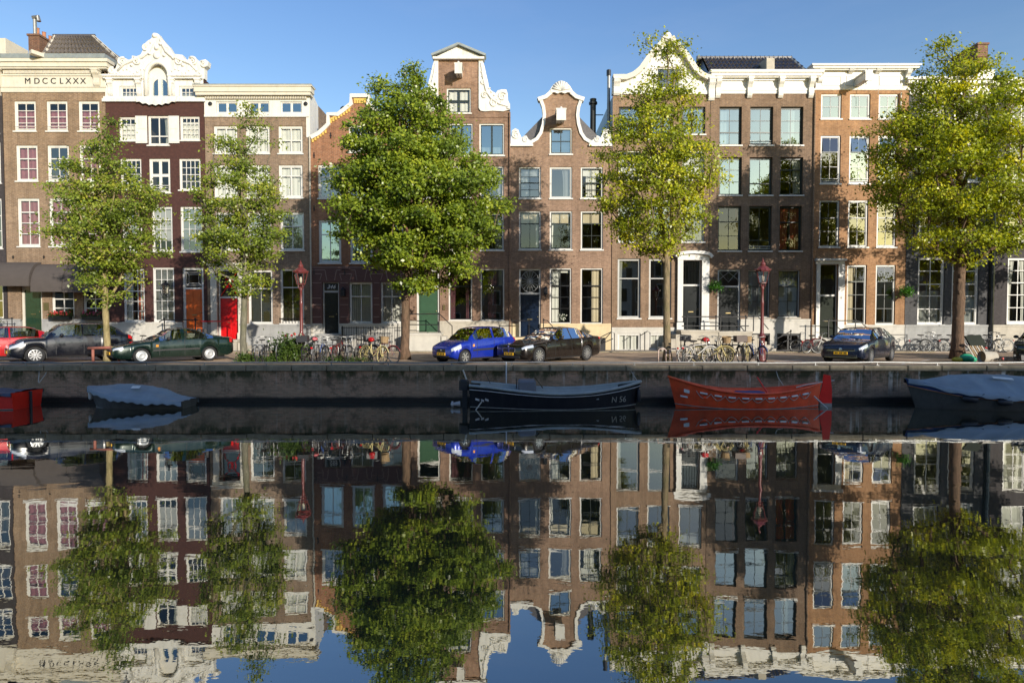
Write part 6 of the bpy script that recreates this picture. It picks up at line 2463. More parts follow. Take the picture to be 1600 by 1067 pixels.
    patch_("tail_light", M['taillight'], t0, t1, tk0, tk1)
    if sp.get('indicator'):
        a = sp['indicator']
        patch_("side_indicator", M['amber_lens'], a, a + 0.09, 2.4, 2.75, 2, 2)
    for a in sp['doors']:
        patch_("door_seam", M['trim'], a, a + 0.016, 0.9, 3.98, 1, 6, 0.003)
    for a in sp['handles']:
        patch_("door_handle", M['trim'] if not sp.get('handle_paint') else paintm, a, a + 0.17, 3.25, 3.5, 2, 1, 0.03)
    patch_("sill_trim", M['trim'], xf + Ra + 0.02, xr - Ra - 0.02, 0.0, 0.55, 10, 1, 0.004)
    if sp.get('side_strip'):
        patch_("side_moulding", M['trim'], xf + Ra + 0.06, xr - Ra - 0.06, 1.75, 1.98, 10, 1, 0.014)
    if sp.get('arch_bright'):
        for xc in (xf, xr):
            for sg in (1, -1):
                mb = MB()
                pp = []
                for k in range(13):
                    a = math.pi * (0.04 + 0.92 * k / 12)
                    s = xc - Ra * math.cos(a)
                    P, _ = sect(s)
                    pp.append((L_ / 2 - s, sg * (Wd / 2 * cinterp(s, plan) * 1.016), wr + Ra * math.sin(a)))
                mb.tube(pp, 0.013, 4)
                mb.build("arch_trim", paintm if sp['arch_bright'] == 'paint' else M['trim'], root)
    # nose: grille, intake, plate, badge
    gz = sp['grille']
    xn = L_ / 2
    gm = MB()
    for (y0, y1, z0, z1) in gz['open']:
        gm.bbox(xn - 0.05, xn + 0.012, y0, y1, z0, z1, 0.006)
    gr = gm.build("grille", M['trim'], root)
    if gz.get('bars'):
        bmz = MB()
        for (y0, y1, z0, z1) in gz['bars']:
            bmz.box(xn + 0.002, xn + 0.022, y0, y1, z0, z1)
        bmz.build("grille_bar", M['chrome'], gr)
    if gz.get('badge'):
        bz, br_ = gz['badge']
        bd = MB()
        bd.lathe([(br_, 0.0), (br_, 0.012), (br_ * 0.6, 0.018)], (xn + 0.012, 0, bz), 12, 'x')
        bd.build("badge", M['chrome'], root)
        if gz.get('emblem') == 'v':
            e = MB()
            for s in (-1, 1):
                e.tube([(xn + 0.034, s * br_ * 0.45, bz + br_ * 0.6), (xn + 0.034, 0, bz - br_ * 0.05)], br_ * 0.09, 4)
                e.tube([(xn + 0.034, s * br_ * 0.75, bz + br_ * 0.2), (xn + 0.034, s * br_ * 0.35, bz - br_ * 0.6), (xn + 0.034, 0, bz - br_ * 0.1)], br_ * 0.09, 4)
            e.build("emblem", M['trim'], root)
    pz = sp['plate_z']
    pl = MB()
    pl.bbox(xn + 0.0, xn + 0.028, -0.26, 0.26, pz - 0.055, pz + 0.055, 0.004)
    plo = pl.build("number_plate", M['plate'], root)
    pc = MB()
    for k in range(8):
        if k in (2, 5):
            continue
        y = -0.2 + k * 0.055
        pc.box(xn + 0.0281, xn + 0.030, y, y + 0.034, pz - 0.032, pz + 0.032)
    pc.build("plate_characters", M['letters'], plo)
    pr = MB()
    pr.bbox(-xn - 0.028, -xn, -0.26, 0.26, pz + 0.2, pz + 0.31, 0.004)
    pr.build("rear_plate", M['plate'], root)
    # mirrors
    ms_ = sp['mirror']
    P, _ = sect(ms_)
    for sg in (1, -1):
        mb = MB()
        mb.ball((L_ / 2 - ms_ - 0.02, sg * (Wd / 2 + 0.06), P[4][1] + 0.07), 0.085, 0.10, 0.072, 8, 6)
        mb.tube([(L_ / 2 - ms_, sg * (P[4][0] - 0.02), P[4][1] + 0.01), (L_ / 2 - ms_, sg * (Wd / 2 + 0.04), P[4][1] + 0.04)], 0.025, 5)
        mb.build("mirror", paintm if sp.get('mirror_paint') else M['trim'], root, True)
    # wheels
    hw = sp.get('tw', 0.105)
    rim = wr * sp.get('rim', 0.66)
    def wheel_parts():
        ty = MB()
        ty.lathe([(rim * 0.98, -hw), (wr * 0.94, -hw), (wr * 0.99, -hw * 0.75), (wr, -hw * 0.3), (wr, hw * 0.3), (wr * 0.99, hw * 0.75), (wr * 0.94, hw), (rim * 0.98, hw), (rim * 0.96, hw * 0.2), (rim * 0.96, -hw * 0.2)], (0, 0, 0), 24, 'y', False)
        rm = MB()
        rm.lathe([(rim, hw * 0.96), (rim * 0.93, hw * 0.98), (rim * 0.90, hw * 0.55), (rim * 0.88, -hw)], (0, 0, 0), 24, 'y', False)
        ns = sp.get('spokes', 10)
        if ns:
            for k in range(ns):
                a = 2 * math.pi * k / ns
                c = Vector((math.cos(a), 0, math.sin(a)))
                n = Vector((-math.sin(a), 0, math.cos(a)))
                wd_ = rim * (0.75 / ns + 0.03)
                rm.obox(c * rim * 0.52 + Vector((0, hw * 0.82, 0)), c * rim * 0.42, (0, hw * 0.10, 0), n * wd_)
            rm.lathe([(0.0, hw * 1.0), (rim * 0.2, hw * 0.98), (rim * 0.22, hw * 0.6)], (0, 0, 0), 12, 'y', False)
        else:
            rm.lathe([(0.0, hw * 0.92), (rim * 0.5, hw * 0.98), (rim * 0.72, hw * 0.9), (rim * 0.93, hw * 0.97)], (0, 0, 0), 24, 'y', False)
            for k in range(14):
                a = 2 * math.pi * k / 14
                rm.ball((rim * 0.8 * math.cos(a), hw * 0.93, rim * 0.8 * math.sin(a)), rim * 0.05, 0.012, rim * 0.05, 6, 4)
        dk = MB()
        dk.lathe([(0.0, hw * 0.42), (rim * 0.9, hw * 0.42)], (0, 0, 0), 20, 'y', False)
        return ty, rm, dk
    ty, rm, dk = wheel_parts()
    proto = None
    for xc in (xf, xr):
        for sg in (1, -1):
            if proto is None:
                w = ty.build("wheel", M['tyre'], root, True)
                r1 = rm.build("rim", M['rim'] if sp.get('spokes', 10) else M['hubcap'], w)
                d1 = dk.build("brake_disc", M['trim'], w)
                proto = w
            else:
                w = copy_tree(proto, root)
            w.location = (L_ / 2 - xc, sg * (Wd / 2 - hw - 0.015), wr)
            w.rotation_euler = (0, 0, 0 if sg > 0 else math.pi)
    for m_ in range(2):
        wp = MB()
        y0 = (-0.1, 0.42)[m_]
        s0 = ws[0] + 0.02
        a = sect(s0)[0][8]
        b = sect(s0 + 0.14)[0][8]
        wp.tube([(L_ / 2 - s0, y0, a[1] + 0.012), (L_ / 2 - s0 - 0.10, y0 - 0.5, b[1] - 0.02)], 0.009, 4)
        wp.build("wiper", M['trim'], root)
    return root

def hatch(L_, Wd, H, wb, fo, wr, zn, zh, zbelt, s_cowl, s_roof, s_rr, s_rear, **kw):
    d = dict(L=L_, W=Wd, H=H, wb=wb, fo=fo, wr=wr,
             belt=[(0, zn + 0.12), (0.05, zn + 0.19), (0.18, zn + 0.25), (0.5, zh - 0.06), (s_cowl, zh), (s_cowl + 0.5, zbelt), (L_ - 1.0, zbelt + 0.05), (L_ - 0.25, zbelt + 0.06), (L_ - 0.03, zbelt - 0.02), (L_, zbelt - 0.12)],
             top=[(0, 0), (s_cowl - 0.06, 0), (s_cowl, zh + 0.02), (s_roof - 0.25, H - 0.12), (s_roof, H - 0.03), ((s_roof + s_rr) / 2, H), (s_rr, H - 0.06), (s_rear, zbelt + 0.1), (L_, 0.1)],
             ws=(s_cowl, s_roof - 0.03), rw=(s_rr + 0.06, s_rear), keys=(s_cowl, s_roof, s_rr, s_rear),
             side=(s_cowl + 0.28, s_rr + 0.12), seat_z=zbelt + 0.02, cab=(s_cowl + 0.25, L_ - 0.5), mirror=s_cowl + 0.52)
    d.update(kw)
    return d

def place_car(root, L_, Wd, px, gap=0.55):
    """nose to the canal in a slanted bay: px is the middle of the car in the photograph"""
    ang = math.atan2(HD.y, HD.x)
    ax, ay = HD.xy, Vector((-HD.y, HD.x))
    cor = [ax * sx * L_ / 2 + ay * sy * Wd / 2 for sx in (-1, 1) for sy in (-1, 1)]
    miny = min(c.y for c in cor)
    cy = YQ + gap - miny
    lo, hi = -40.0, 40.0
    for _ in range(50):
        cx = (lo + hi) / 2
        us = [800 + 1000 * (cx + c.x) / (cy + c.y) for c in cor]
        mid = (min(us) + max(us)) / 2
        if mid < px:
            lo = cx
        else:
            hi = cx
    0 and print("car", root["label"][:20], "px", round(min(us)), round(max(us)))
    root.location = (cx, cy, ZS)
    root.rotation_euler = (0, 0, ang)

sp = hatch(4.64, 1.71, 1.43, 2.60, 0.98, 0.31, 0.44, 0.86, 0.92, 1.42, 2.12, 3.25, 4.25, pillars=[(2.52, 2.62)], headlight=(0.02, 0.34, 2.7, 3.8), tail=(4.42, 4.62, 2.6, 3.9),
           indicator=1.5, doors=[1.62, 2.58], handles=[2.3], grille=dict(open=[(-0.3, 0.3, 0.50, 0.58), (-0.6, 0.6, 0.28, 0.36)], bars=[(-0.2, 0.2, 0.535, 0.545)]), plate_z=0.42, spokes=0, rim=0.68, side_strip=True, arch_bright='paint', roofw=0.69)
sp['belt'] = [(0, 0.56), (0.05, 0.63), (0.2, 0.68), (0.7, 0.78), (1.42, 0.88), (2.0, 0.92), (3.6, 0.97), (4.4, 0.98), (4.61, 0.90), (4.64, 0.72)]
sp['top'] = [(0, 0), (1.36, 0), (1.42, 0.90), (1.9, 1.27), (2.15, 1.385), (2.6, 1.43), (3.15, 1.38), (3.7, 1.22), (4.28, 1.02), (4.64, 0.1)]
sp['side'] = (1.66, 3.72)
sp['pillars'] = [(2.50, 2.60)]
sp['rw'] = (3.2, 4.22)
c = build_car("dark green three door hatchback with silver hubcaps parked by the wooden rail", sp, carpaint("paint_green", (0.005, 0.019, 0.013), 0.3))
place_car(c, 4.64, 1.71, 264)

sp = hatch(4.30, 1.77, 1.62, 2.67, 0.82, 0.345, 0.52, 1.0, 1.06, 1.15, 1.82, 3.55, 4.05, gc=0.22, pillars=[(2.42, 2.50), (3.22, 3.28)], headlight=(0.02, 0.46, 2.6, 3.8), tail=(4.1, 4.29, 2.8, 3.95), indicator=None,
           doors=[1.5, 2.46, 3.2], handles=[2.2, 3.0], grille=dict(open=[(-0.5, 0.5, 0.38, 0.62)], bars=[(-0.5, 0.5, 0.61, 0.63), (-0.5, -0.46, 0.38, 0.62), (0.46, 0.5, 0.38, 0.62)], badge=(0.66, 0.05)), plate_z=0.47,
           handle_paint=True, mirror_paint=True, arch_bright='trim', roofw=0.74)
c = build_car("navy compact SUV with multi spoke wheels parked behind the pale tree trunk", sp, carpaint("paint_navy", (0.004, 0.005, 0.010), 0.15))
place_car(c, 4.30, 1.77, 107)

sp = hatch(3.95, 1.69, 1.48, 2.50, 0.78, 0.30, 0.48, 0.90, 0.97, 1.0, 1.7, 3.15, 3.75, pillars=[(2.2, 2.28)], headlight=(0.03, 0.42, 3.0, 3.9), tail=(3.75, 3.94, 2.8, 3.95), doors=[1.35, 2.24, 3.05], handles=[2.0, 2.8],
           grille=dict(open=[(-0.45, 0.45, 0.34, 0.52)]), plate_z=0.45, handle_paint=True, mirror_paint=True, roofw=0.71)
c = build_car("bright red hatchback parked beside the navy SUV", sp, carpaint("paint_red", (0.42, 0.006, 0.010), 0.1))
place_car(c, 3.95, 1.69, -4, 0.95)

sp = hatch(3.50, 1.60, 1.48, 2.37, 0.60, 0.285, 0.46, 0.90, 0.98, 0.82, 1.48, 2.95, 3.36, pillars=[(2.08, 2.16), (2.78, 2.84)], headlight=(0.02, 0.40, 2.45, 3.95), tail=(3.3, 3.49, 3.0, 3.98), indicator=0.98,
           doors=[1.2, 2.12, 2.86], handles=[1.9, 2.62], grille=dict(open=[(-0.26, 0.26, 0.44, 0.60), (-0.5, 0.5, 0.28, 0.34)], badge=(0.54, 0.045)), plate_z=0.40, spokes=6, side_strip=True, roofw=0.73, handle_paint=True)
c = build_car("small bright blue hatchback parked next to the black saloon", sp, carpaint("paint_blue", (0.008, 0.028, 0.33), 0.25))
place_car(c, 3.50, 1.60, 740)

sp = hatch(4.90, 1.86, 1.46, 2.97, 0.83, 0.335, 0.46, 0.88, 0.94, 1.50, 2.22, 3.55, 4.15, pillars=[(2.72, 2.80), (3.66, 3.72)], headlight=(0.02, 0.48, 2.75, 3.85), tail=(4.62, 4.89, 3.1, 3.95), doors=[1.75, 2.76, 3.7], handles=[2.5, 3.45],
           grille=dict(open=[(-0.34, -0.03, 0.46, 0.62), (0.03, 0.34, 0.46, 0.62), (-0.6, 0.6, 0.24, 0.34)], bars=[(-0.36, -0.02, 0.615, 0.635), (0.02, 0.36, 0.615, 0.635), (-0.36, -0.34, 0.46, 0.62), (-0.03, -0.01, 0.46, 0.62), (0.01, 0.03, 0.46, 0.62), (0.34, 0.36, 0.46, 0.62)], badge=(0.69, 0.042)),
           plate_z=0.40, handle_paint=True, mirror_paint=True, seatm='seat_pale', roofw=0.68)
sp['belt'] = [(0, 0.62), (0.05, 0.69), (0.2, 0.74), (0.7, 0.81), (1.50, 0.90), (2.1, 0.95), (3.6, 1.0), (4.3, 1.02), (4.82, 1.0), (4.87, 0.93), (4.90, 0.75)]
sp['top'] = [(0, 0), (1.44, 0), (1.50, 0.92), (2.0, 1.30), (2.28, 1.42), (2.85, 1.46), (3.5, 1.42), (4.0, 1.28), (4.48, 1.07), (4.9, 0.1)]
sp['side'] = (1.75, 4.18)
sp['rw'] = (3.62, 4.44)
sp['pillars'] = [(2.72, 2.80), (3.74, 3.80)]
c = build_car("glossy black saloon with twin kidney grille parked next to the small blue hatchback", sp, carpaint("paint_black", (0.012, 0.008, 0.006), 0.3))
place_car(c, 4.90, 1.86, 857)

sp = hatch(4.26, 1.79, 1.45, 2.63, 0.86, 0.32, 0.50, 0.90, 0.97, 1.12, 1.85, 3.35, 4.0, pillars=[(2.36, 2.44), (3.2, 3.26)], headlight=(0.01, 0.42, 2.65, 3.85), tail=(4.02, 4.25, 3.0, 3.9), doors=[1.4, 2.4, 3.2], handles=[2.15, 2.95],
           grille=dict(open=[(-0.52, 0.52, 0.53, 0.60), (-0.6, 0.6, 0.28, 0.37)], bars=[(-0.62, 0.62, 0.255, 0.27), (-0.52, 0.52, 0.52, 0.53)], badge=(0.57, 0.065), emblem='v'), plate_z=0.43, handle_paint=True, mirror_paint=True, roofw=0.71)
c = build_car("dark blue hatchback with round badge facing the canal near the amber house", sp, carpaint("paint_midnight", (0.008, 0.014, 0.034), 0.4))
place_car(c, 4.26, 1.79, 1341)

sp = hatch(4.35, 1.76, 1.44, 2.62, 0.86, 0.31, 0.48, 0.89, 0.95, 1.15, 1.85, 3.4, 4.1, pillars=[(2.36, 2.44)], headlight=(0.02, 0.40, 3.1, 3.85), tail=(4.1, 4.34, 3.0, 3.9), doors=[1.4, 2.4], handles=[2.15],
           grille=dict(open=[(-0.4, 0.4, 0.46, 0.56), (-0.6, 0.6, 0.28, 0.36)]), plate_z=0.40, spokes=7, roofw=0.70)
c = build_car("very dark car with teal tinted windscreen past the lying bicycle", sp, carpaint("paint_charcoal", (0.010, 0.013, 0.014), 0.4))
place_car(c, 4.35, 1.76, 1632, 1.2)

# ------------------------------------------------------------------ boats
M['hull_navy'] = paint("hull_navy", (0.006, 0.006, 0.009), 0.45, var=0.2, scale=2, spec=0.3, dirt=((0.05, 0.05, 0.045), 1.5, 0.3))
M['hull_orange'] = paint("hull_faded_red", (0.88, 0.10, 0.03), 0.45, var=0.25, scale=2.2, dirt=((0.62, 0.20, 0.08), 1.8, 0.45))
M['rudder_red'] = paint("rudder_red", (0.85, 0.018, 0.012), 0.4, var=0.08)
M['hull_red'] = paint("hull_red", (0.82, 0.03, 0.015), 0.35, var=0.12, coat=0.3)
M['hull_grey'] = paint("hull_grey", (0.32, 0.31, 0.28), 0.5, var=0.2, scale=2, dirt=((0.06, 0.06, 0.05), 1.6, 0.7))
M['hull_bronze'] = paint("hull_dark_grey", (0.10, 0.095, 0.085), 0.5, var=0.2, scale=2, dirt=((0.02, 0.02, 0.018), 1.6, 0.6))
M['waterline'] = paint("scum_line", (0.25, 0.25, 0.22), 0.7, var=0.3, scale=5)
M['deck_teal'] = paint("deck_grey_green", (0.32, 0.36, 0.36), 0.6, var=0.15)
M['rope_pale'] = paint("rope_pale", (0.55, 0.52, 0.46), 0.9, var=0.15)
M['fender'] = paint("fender_black", (0.015, 0.015, 0.02), 0.5)
M['tarp_blue'] = paint("tarp_blue", (0.24, 0.295, 0.34), 0.62, var=0.16, scale=1.6, bump=0.35, bscale=5)
M['tarp_navy'] = paint("tarp_navy", (0.06, 0.07, 0.11), 0.65, var=0.2, scale=1.6, bump=0.3, bscale=6)
M['tarp_royal'] = paint("tarp_royal", (0.03, 0.07, 0.22), 0.6, var=0.15)
M['console'] = paint("console_grey", (0.16, 0.17, 0.20), 0.5, var=0.1)
M['rail_strake'] = paint("strake_grey", (0.50, 0.50, 0.50), 0.45, var=0.15)
M['strake_rust'] = paint("strake_rust", (0.42, 0.20, 0.12), 0.7, var=0.2)

class Boat:
    """double-curved hull, bow at +x, waterline at z = 0"""
    def __init__(self, label, L_, beam, sheer, stern=0.75, bow_full=1.0, rake=0.25, fill=0.74, name="moored_boat", transom=True):
        self.root = thing(name, label, "boat", (0, 0, 0), 0, None, local=True)
        self.L, self.beam, self.sheer = L_, beam, sheer
        self.stern, self.rake, self.fill, self.bf = stern, rake, fill, bow_full
        self.n = 36
    def half(self, u):
        """u = 0 stern, 1 bow"""
        b = self.beam / 2
        if u < 0.5:
            t = u / 0.5
            return b * lerp(self.stern, 1.0, math.sin(t * math.pi / 2))
        t = (u - 0.5) / 0.5
        return b * max(0.012, (1 - t ** (2.3 * self.bf)) ** 0.75)
    def z(self, u):
        return cinterp(u, self.sheer)
    def pt(self, u, v, side=1, off=0.0, zlow=-0.16):
        """v = 0 bottom, 1 gunwale"""
        z1 = self.z(u)
        z = lerp(zlow, z1, v)
        f = lerp(self.fill * (1 - 0.35 * max(0, (u - 0.6) / 0.4)), 1.0, v ** 0.75)
        x = (u - 0.5) * self.L + self.rake * max(0, (u - 0.7) / 0.3) ** 2 * (v - 0.5) - 0.5 * self.rake * max(0, (0.15 - u) / 0.15) * (v - 0.5) * (0.6 if self.stern < 0.3 else 0.25)
        return (x, side * (self.half(u) * f + off), z)
    def hull(self, m, name="hull", v0=0.0, v1=1.0, off=0.0, parent=None, m_v=7):
        mb = MB()
        for sd in (1, -1):
            mb.grid([[self.pt(i / self.n, lerp(v0, v1, j / m_v), sd, off) for j in range(m_v + 1)] for i in range(self.n + 1)])
        if off == 0:
            ring = [self.pt(0, j / m_v, 1) for j in range(m_v + 1)] + [self.pt(0, j / m_v, -1) for j in range(m_v, -1, -1)]
            mb.add(ring, [tuple(range(len(ring)))])
            mb.grid([[self.pt(i / self.n, 0, s) for s in (1, -1)] for i in range(self.n + 1)])
        return mb.build(name, m, parent or self.root, True)
    def strake(self, v, r, m, name, parent=None, off=0.02, z_off=0.0, u0=0.0, u1=1.0):
        mb = MB()
        for sd in (1, -1):
            pts = []
            for i in range(self.n + 1):
                u = lerp(u0, u1, i / self.n)
                p = self.pt(u, v, sd, off)
                pts.append((p[0], p[1], p[2] + z_off))
            mb.tube(pts, r, 6)
        return mb.build(name, m, parent or self.root, True)
    def inside(self, m, zf=0.12):
        mb = MB()
        rows = []
        for i in range(2, self.n - 3):
            u = i / self.n
            a, b = self.pt(u, 0.97, 1, -0.07), self.pt(u, 0.97, -1, 0)
            w = max(a[1], 0.01)
            vf = (zf + 0.02 + 0.16) / (self.z(u) + 0.16)
            lo = min(w * 0.9, max(self.pt(u, vf, 1)[1] - 0.08, 0.005))
            rows.append([(a[0], w, self.z(u) - 0.01), (a[0], lerp(lo, w, 0.35), zf + 0.12), (a[0], lo * 0.9, zf), (a[0], 0, zf), (a[0], -lo * 0.9, zf), (a[0], -lerp(lo, w, 0.35), zf + 0.12), (a[0], -w, self.z(u) - 0.01)])
        mb.grid(rows)
        return mb.build("inner_hull", m, self.root, True)
    def thwart(self, u, m, z=0.32, w=0.26):
        mb = MB()
        h_ = self.half(u) * 0.9
        x = (u - 0.5) * self.L
        mb.bbox(x - w / 2, x + w / 2, -h_, h_, z, z + 0.05, 0.01)
        return mb.build("thwart", m, self.root)
    def tarp(self, m, ridge, sag=0.05, u0=0.0, u1=1.0, over=0.06, drop=0.16, ribs=6, seed=1, ny=11, sharp=1.25):
        rr = random.Random(seed)
        mb = MB()
        rows = []
        nn = 60
        for i in range(nn + 1):
            t = i / nn
            u = lerp(u0, u1, t)
            w = self.half(u) + over
            zs = self.z(u)
            h = interp(t, ridge)
            row = []
            rib = abs(math.sin(math.pi * t * ribs)) ** 0.6
            xb = self.pt(u, 1.0, 1)[0]
            for j in range(-ny, ny + 1):
                q = j / ny
                aq = abs(q)
                zz = zs + h * (1 - aq ** sharp) - sag * rib * (1 - (2 * aq - 1) ** 2) + rr.uniform(-0.004, 0.004) + 0.035 * mnoise.noise(Vector((u * 9, q * 3.5, seed))) + 0.018 * mnoise.noise(Vector((u * 30 + q * 8, q * 6, seed * 2)))
                row.append((xb + 0.02 * math.sin(j * 1.7 + i), q * w, zz))
            d = drop * (1 - 0.35 * rib + 0.15 * math.sin(i * 1.1))
            row = [(xb, -w - 0.01, zs - d)] + row + [(xb, w + 0.01, zs - d)]
            rows.append(row)
        mb.grid(rows)
        return mb.build("tarpaulin", m, self.root, True)
    def place(self, x, y, rz=0.0):
        self.root.location = (x, y, 0)
        self.root.rotation_euler = (0, 0, rz)

def bx(px, Y):
    return (px - 800) * Y / FPX

# --- open navy sloop
YB1 = 23.15
b = Boat("open black sloop with grey console, pale strake and outboard motor at its stern", 6.05, 2.05,
         [(0, 0.84), (0.12, 0.78), (0.3, 0.66), (0.5, 0.58), (0.7, 0.62), (0.85, 0.74), (1, 0.92)], stern=0.62, rake=0.25, fill=0.8)
b.hull(M['hull_navy'])
b.inside(M['deck_teal'], 0.1)
b.strake(1.0, 0.055, M['deck_teal'], "gunwale", off=0.0)
b.strake(0.86, 0.016, M['rail_strake'], "rubbing_strake", off=0.028)
b.strake(0.24, 0.02, M['waterline'], "waterline", off=-0.006)
for u in (0.12, 0.5, 0.72):
    b.thwart(u, M['deck_teal'], 0.36, 0.36)
cm = MB()
cx = (0.34 - 0.5) * b.L
cm.bbox(cx - 0.35, cx + 0.30, -0.42, 0.42, 0.14, 1.0, 0.06)
co = cm.build("console", M['console'], b.root)
cs = MB()
cs.obox((cx + 0.42, 0, 0.88), (0.02, 0, 0.0), (0, 0.38, 0), (-0.12, 0, 0.16))
cs.build("windshield", G['car'], co)
sw_ = MB()
sw_.tube([(cx - 0.42 + 0.02, 0.18 * math.cos(k * 0.524), 0.85 + 0.18 * math.sin(k * 0.524)) for k in range(12)], 0.015, 5, closed=True)
sw_.build("steering_wheel", M['trim'], co)
fdm = MB()
for s in (-1, 1):
    pass
fd = MB()
fd.lathe([(0.02, -0.25), (0.07, -0.2), (0.08, 0.0), (0.07, 0.2), (0.02, 0.25)], (b.L / 2 + 0.02, -0.12, 0.42), 8)
fd.build("bow_fender", M['fender'], b.root, True)
om = MB()
xs = -b.L / 2
om.bbox(xs - 0.42, xs - 0.05, -0.16, 0.16, 0.62, 1.0, 0.06)
om.box(xs - 0.30, xs - 0.12, -0.07, 0.07, -0.1, 0.64)
om.box(xs - 0.05, xs + 0.06, -0.14, 0.14, 0.5, 0.8)
omo = om.build("outboard_motor", M['trim'], b.root)
op = MB()
op.tube([(xs - 0.38, -0.02, 0.12), (xs - 0.72, -0.05, 0.10)], [0.10, 0.05], 8)
op.lathe([(0.12, -0.03), (0.12, 0.03)], (xs - 0.66, -0.05, 0.1), 10, 'x')
op.build("gear_housing", M['rail_strake'], omo)
tl = MB()
tl.tube([(xs - 0.15, 0, 1.0), (xs - 0.28, 0.02, 1.35)], 0.028, 6)
tl.build("tiller", M['rope_pale'], omo)
ro = MB()
ro.tube([b.pt(0.07, 0.45, -1, 0.02), (xs + 0.22, -0.75, 0.0)], 0.02, 5)
ro.build("mooring_rope", M['rope_pale'], b.root)
for kk, (u, v, w_) in enumerate(((0.045, 0.52, 0.07), (0.075, 0.5, 0.05), (0.1, 0.53, 0.06))):
    st_ = MB()
    p = b.pt(u, v, -1, 0.012)
    st_.obox(p, (w_, 0.0, -0.02), (0.0, 0.006, 0.0), (0, 0, 0.035))
    st_.build("name_letters", M['rail_strake'], b.root)
me = text_mesh("N 56", 0.30)
me.name = "registration"
me.materials.append(M['hull_grey'])
rg_ = bpy.data.objects.new("registration", me)
COL.objects.link(rg_)
rg_.parent = b.root
p0, p1 = Vector(b.pt(0.83, 0.55, -1, 0.03)), Vector(b.pt(0.91, 0.55, -1, 0.03))
ang = math.atan2(p1.y - p0.y, p1.x - p0.x)
rg_.location = (p0 + p1) / 2 + Vector((0, -0.05, -0.1))
rg_.rotation_euler = (math.pi / 2 + 0.18, 0, ang)
b.place(bx(866, YB1), YB1, R(0.5))
LINES = []

# --- red open lifeboat with rope loops and upright rudder
b = Boat("orange red wooden lifeboat with rope loops along its side and tall red rudder", 5.3, 1.75,
         [(0, 0.86), (0.12, 0.72), (0.3, 0.60), (0.5, 0.56), (0.7, 0.64), (0.85, 0.82), (0.95, 1.0), (1, 1.10)], stern=0.10, rake=0.32, fill=0.7, bow_full=0.9)
b.hull(M['hull_orange'])
b.inside(M['hull_orange'], 0.1)
b.strake(1.0, 0.038, M['hull_orange'], "gunwale", off=0.01)
b.strake(0.22, 0.02, M['waterline'], "waterline", off=-0.004)
for u in (0.25, 0.45, 0.64, 0.8):
    b.thwart(u, M['hull_orange'], 0.36, 0.22)
lp = []
nl = 9
for k in range(nl):
    u0, u1 = lerp(0.08, 0.86, k / nl), lerp(0.08, 0.86, (k + 1) / nl)
    lo_ = MB()
    pts = []
    for j in range(9):
        t = j / 8
        p = b.pt(lerp(u0, u1, t), 0.80 - 0.24 * math.sin(math.pi * t), -1, 0.018)
        pts.append(p)
    lo_.tube(pts, 0.012, 4)
    lo_.build("rope_loop", M['rope_pale'], b.root)
    fl_ = MB()
    uc = (u0 + u1) / 2
    pa, pb = b.pt(uc - 0.022, 0.76, -1, 0.03), b.pt(uc + 0.022, 0.76, -1, 0.03)
    fl_.tube([pa, pb], 0.034, 7)
    fl_.build("loop_float", M['letter_white'], b.root)
rd = MB()
xr_ = -b.L / 2 - 0.12
rd.prism([(xr_ - 0.36, -0.1), (xr_ + 0.06, -0.1), (xr_ + 0.08, 0.35), (xr_ - 0.02, 0.8), (xr_ - 0.07, 1.18), (xr_ - 0.30, 1.14), (xr_ - 0.36, 0.6)], -0.03, 0.03)
rdo = rd.build("rudder", M['rudder_red'], b.root)
rw_ = MB()
rw_.prism([(xr_ - 0.365, -0.1), (xr_ + 0.065, -0.1), (xr_ + 0.075, 0.13), (xr_ - 0.365, 0.13)], -0.034, 0.034)
rw_.build("rudder_foot", M['hull_grey'], rdo)
tm_ = MB()
tm_.tube([(xr_ - 0.45, 0.0, 0.96), (xr_ + 0.5, 0.03, 0.80), (xr_ + 0.9, 0.05, 0.70)], 0.025, 6)
tm_.build("tiller", M['rope_pale'], rdo)
ck = MB()
ck.tube([(xr_ + 0.42, -0.3, 0.42), (xr_ + 0.05, -0.55, 0.0)], 0.028, 5)
ck.build("mooring_rope", M['rope_pale'], b.root)
bt = MB()
bt.bbox(-0.65, 0.35, -0.35, 0.3, 0.42, 0.56, 0.05)
bt.build("blue_cushion", M['tarp_royal'], b.root)
oar = MB()
oar.tube([(-0.9, 0.1, 0.40), (-0.55, 0.35, 1.05)], 0.025, 6)
oar.build("boat_hook", M['hull_red'], b.root)
for (u, v, w_) in ((0.915, 0.70, 0.10), (0.935, 0.50, 0.13)):
    st_ = MB()
    p = b.pt(u, v, -1, 0.02)
    q = Vector(b.pt(u + 0.02, v, -1, 0.02)) - Vector(p)
    q.normalize()
    st_.obox(p, q * w_, (0, 0.006, 0), (0, 0, 0.06 if v > 0.6 else 0.03))
    st_.build("name_letters", M['letter_white'], b.root)
b.place(bx(1166, 23.2), 23.2, 0)
# bow points to the left, so this hull is turned round; its canal side is the other one
b.root.rotation_euler = (0, 0, 0)
b.root.scale = (-1, 1, 1)

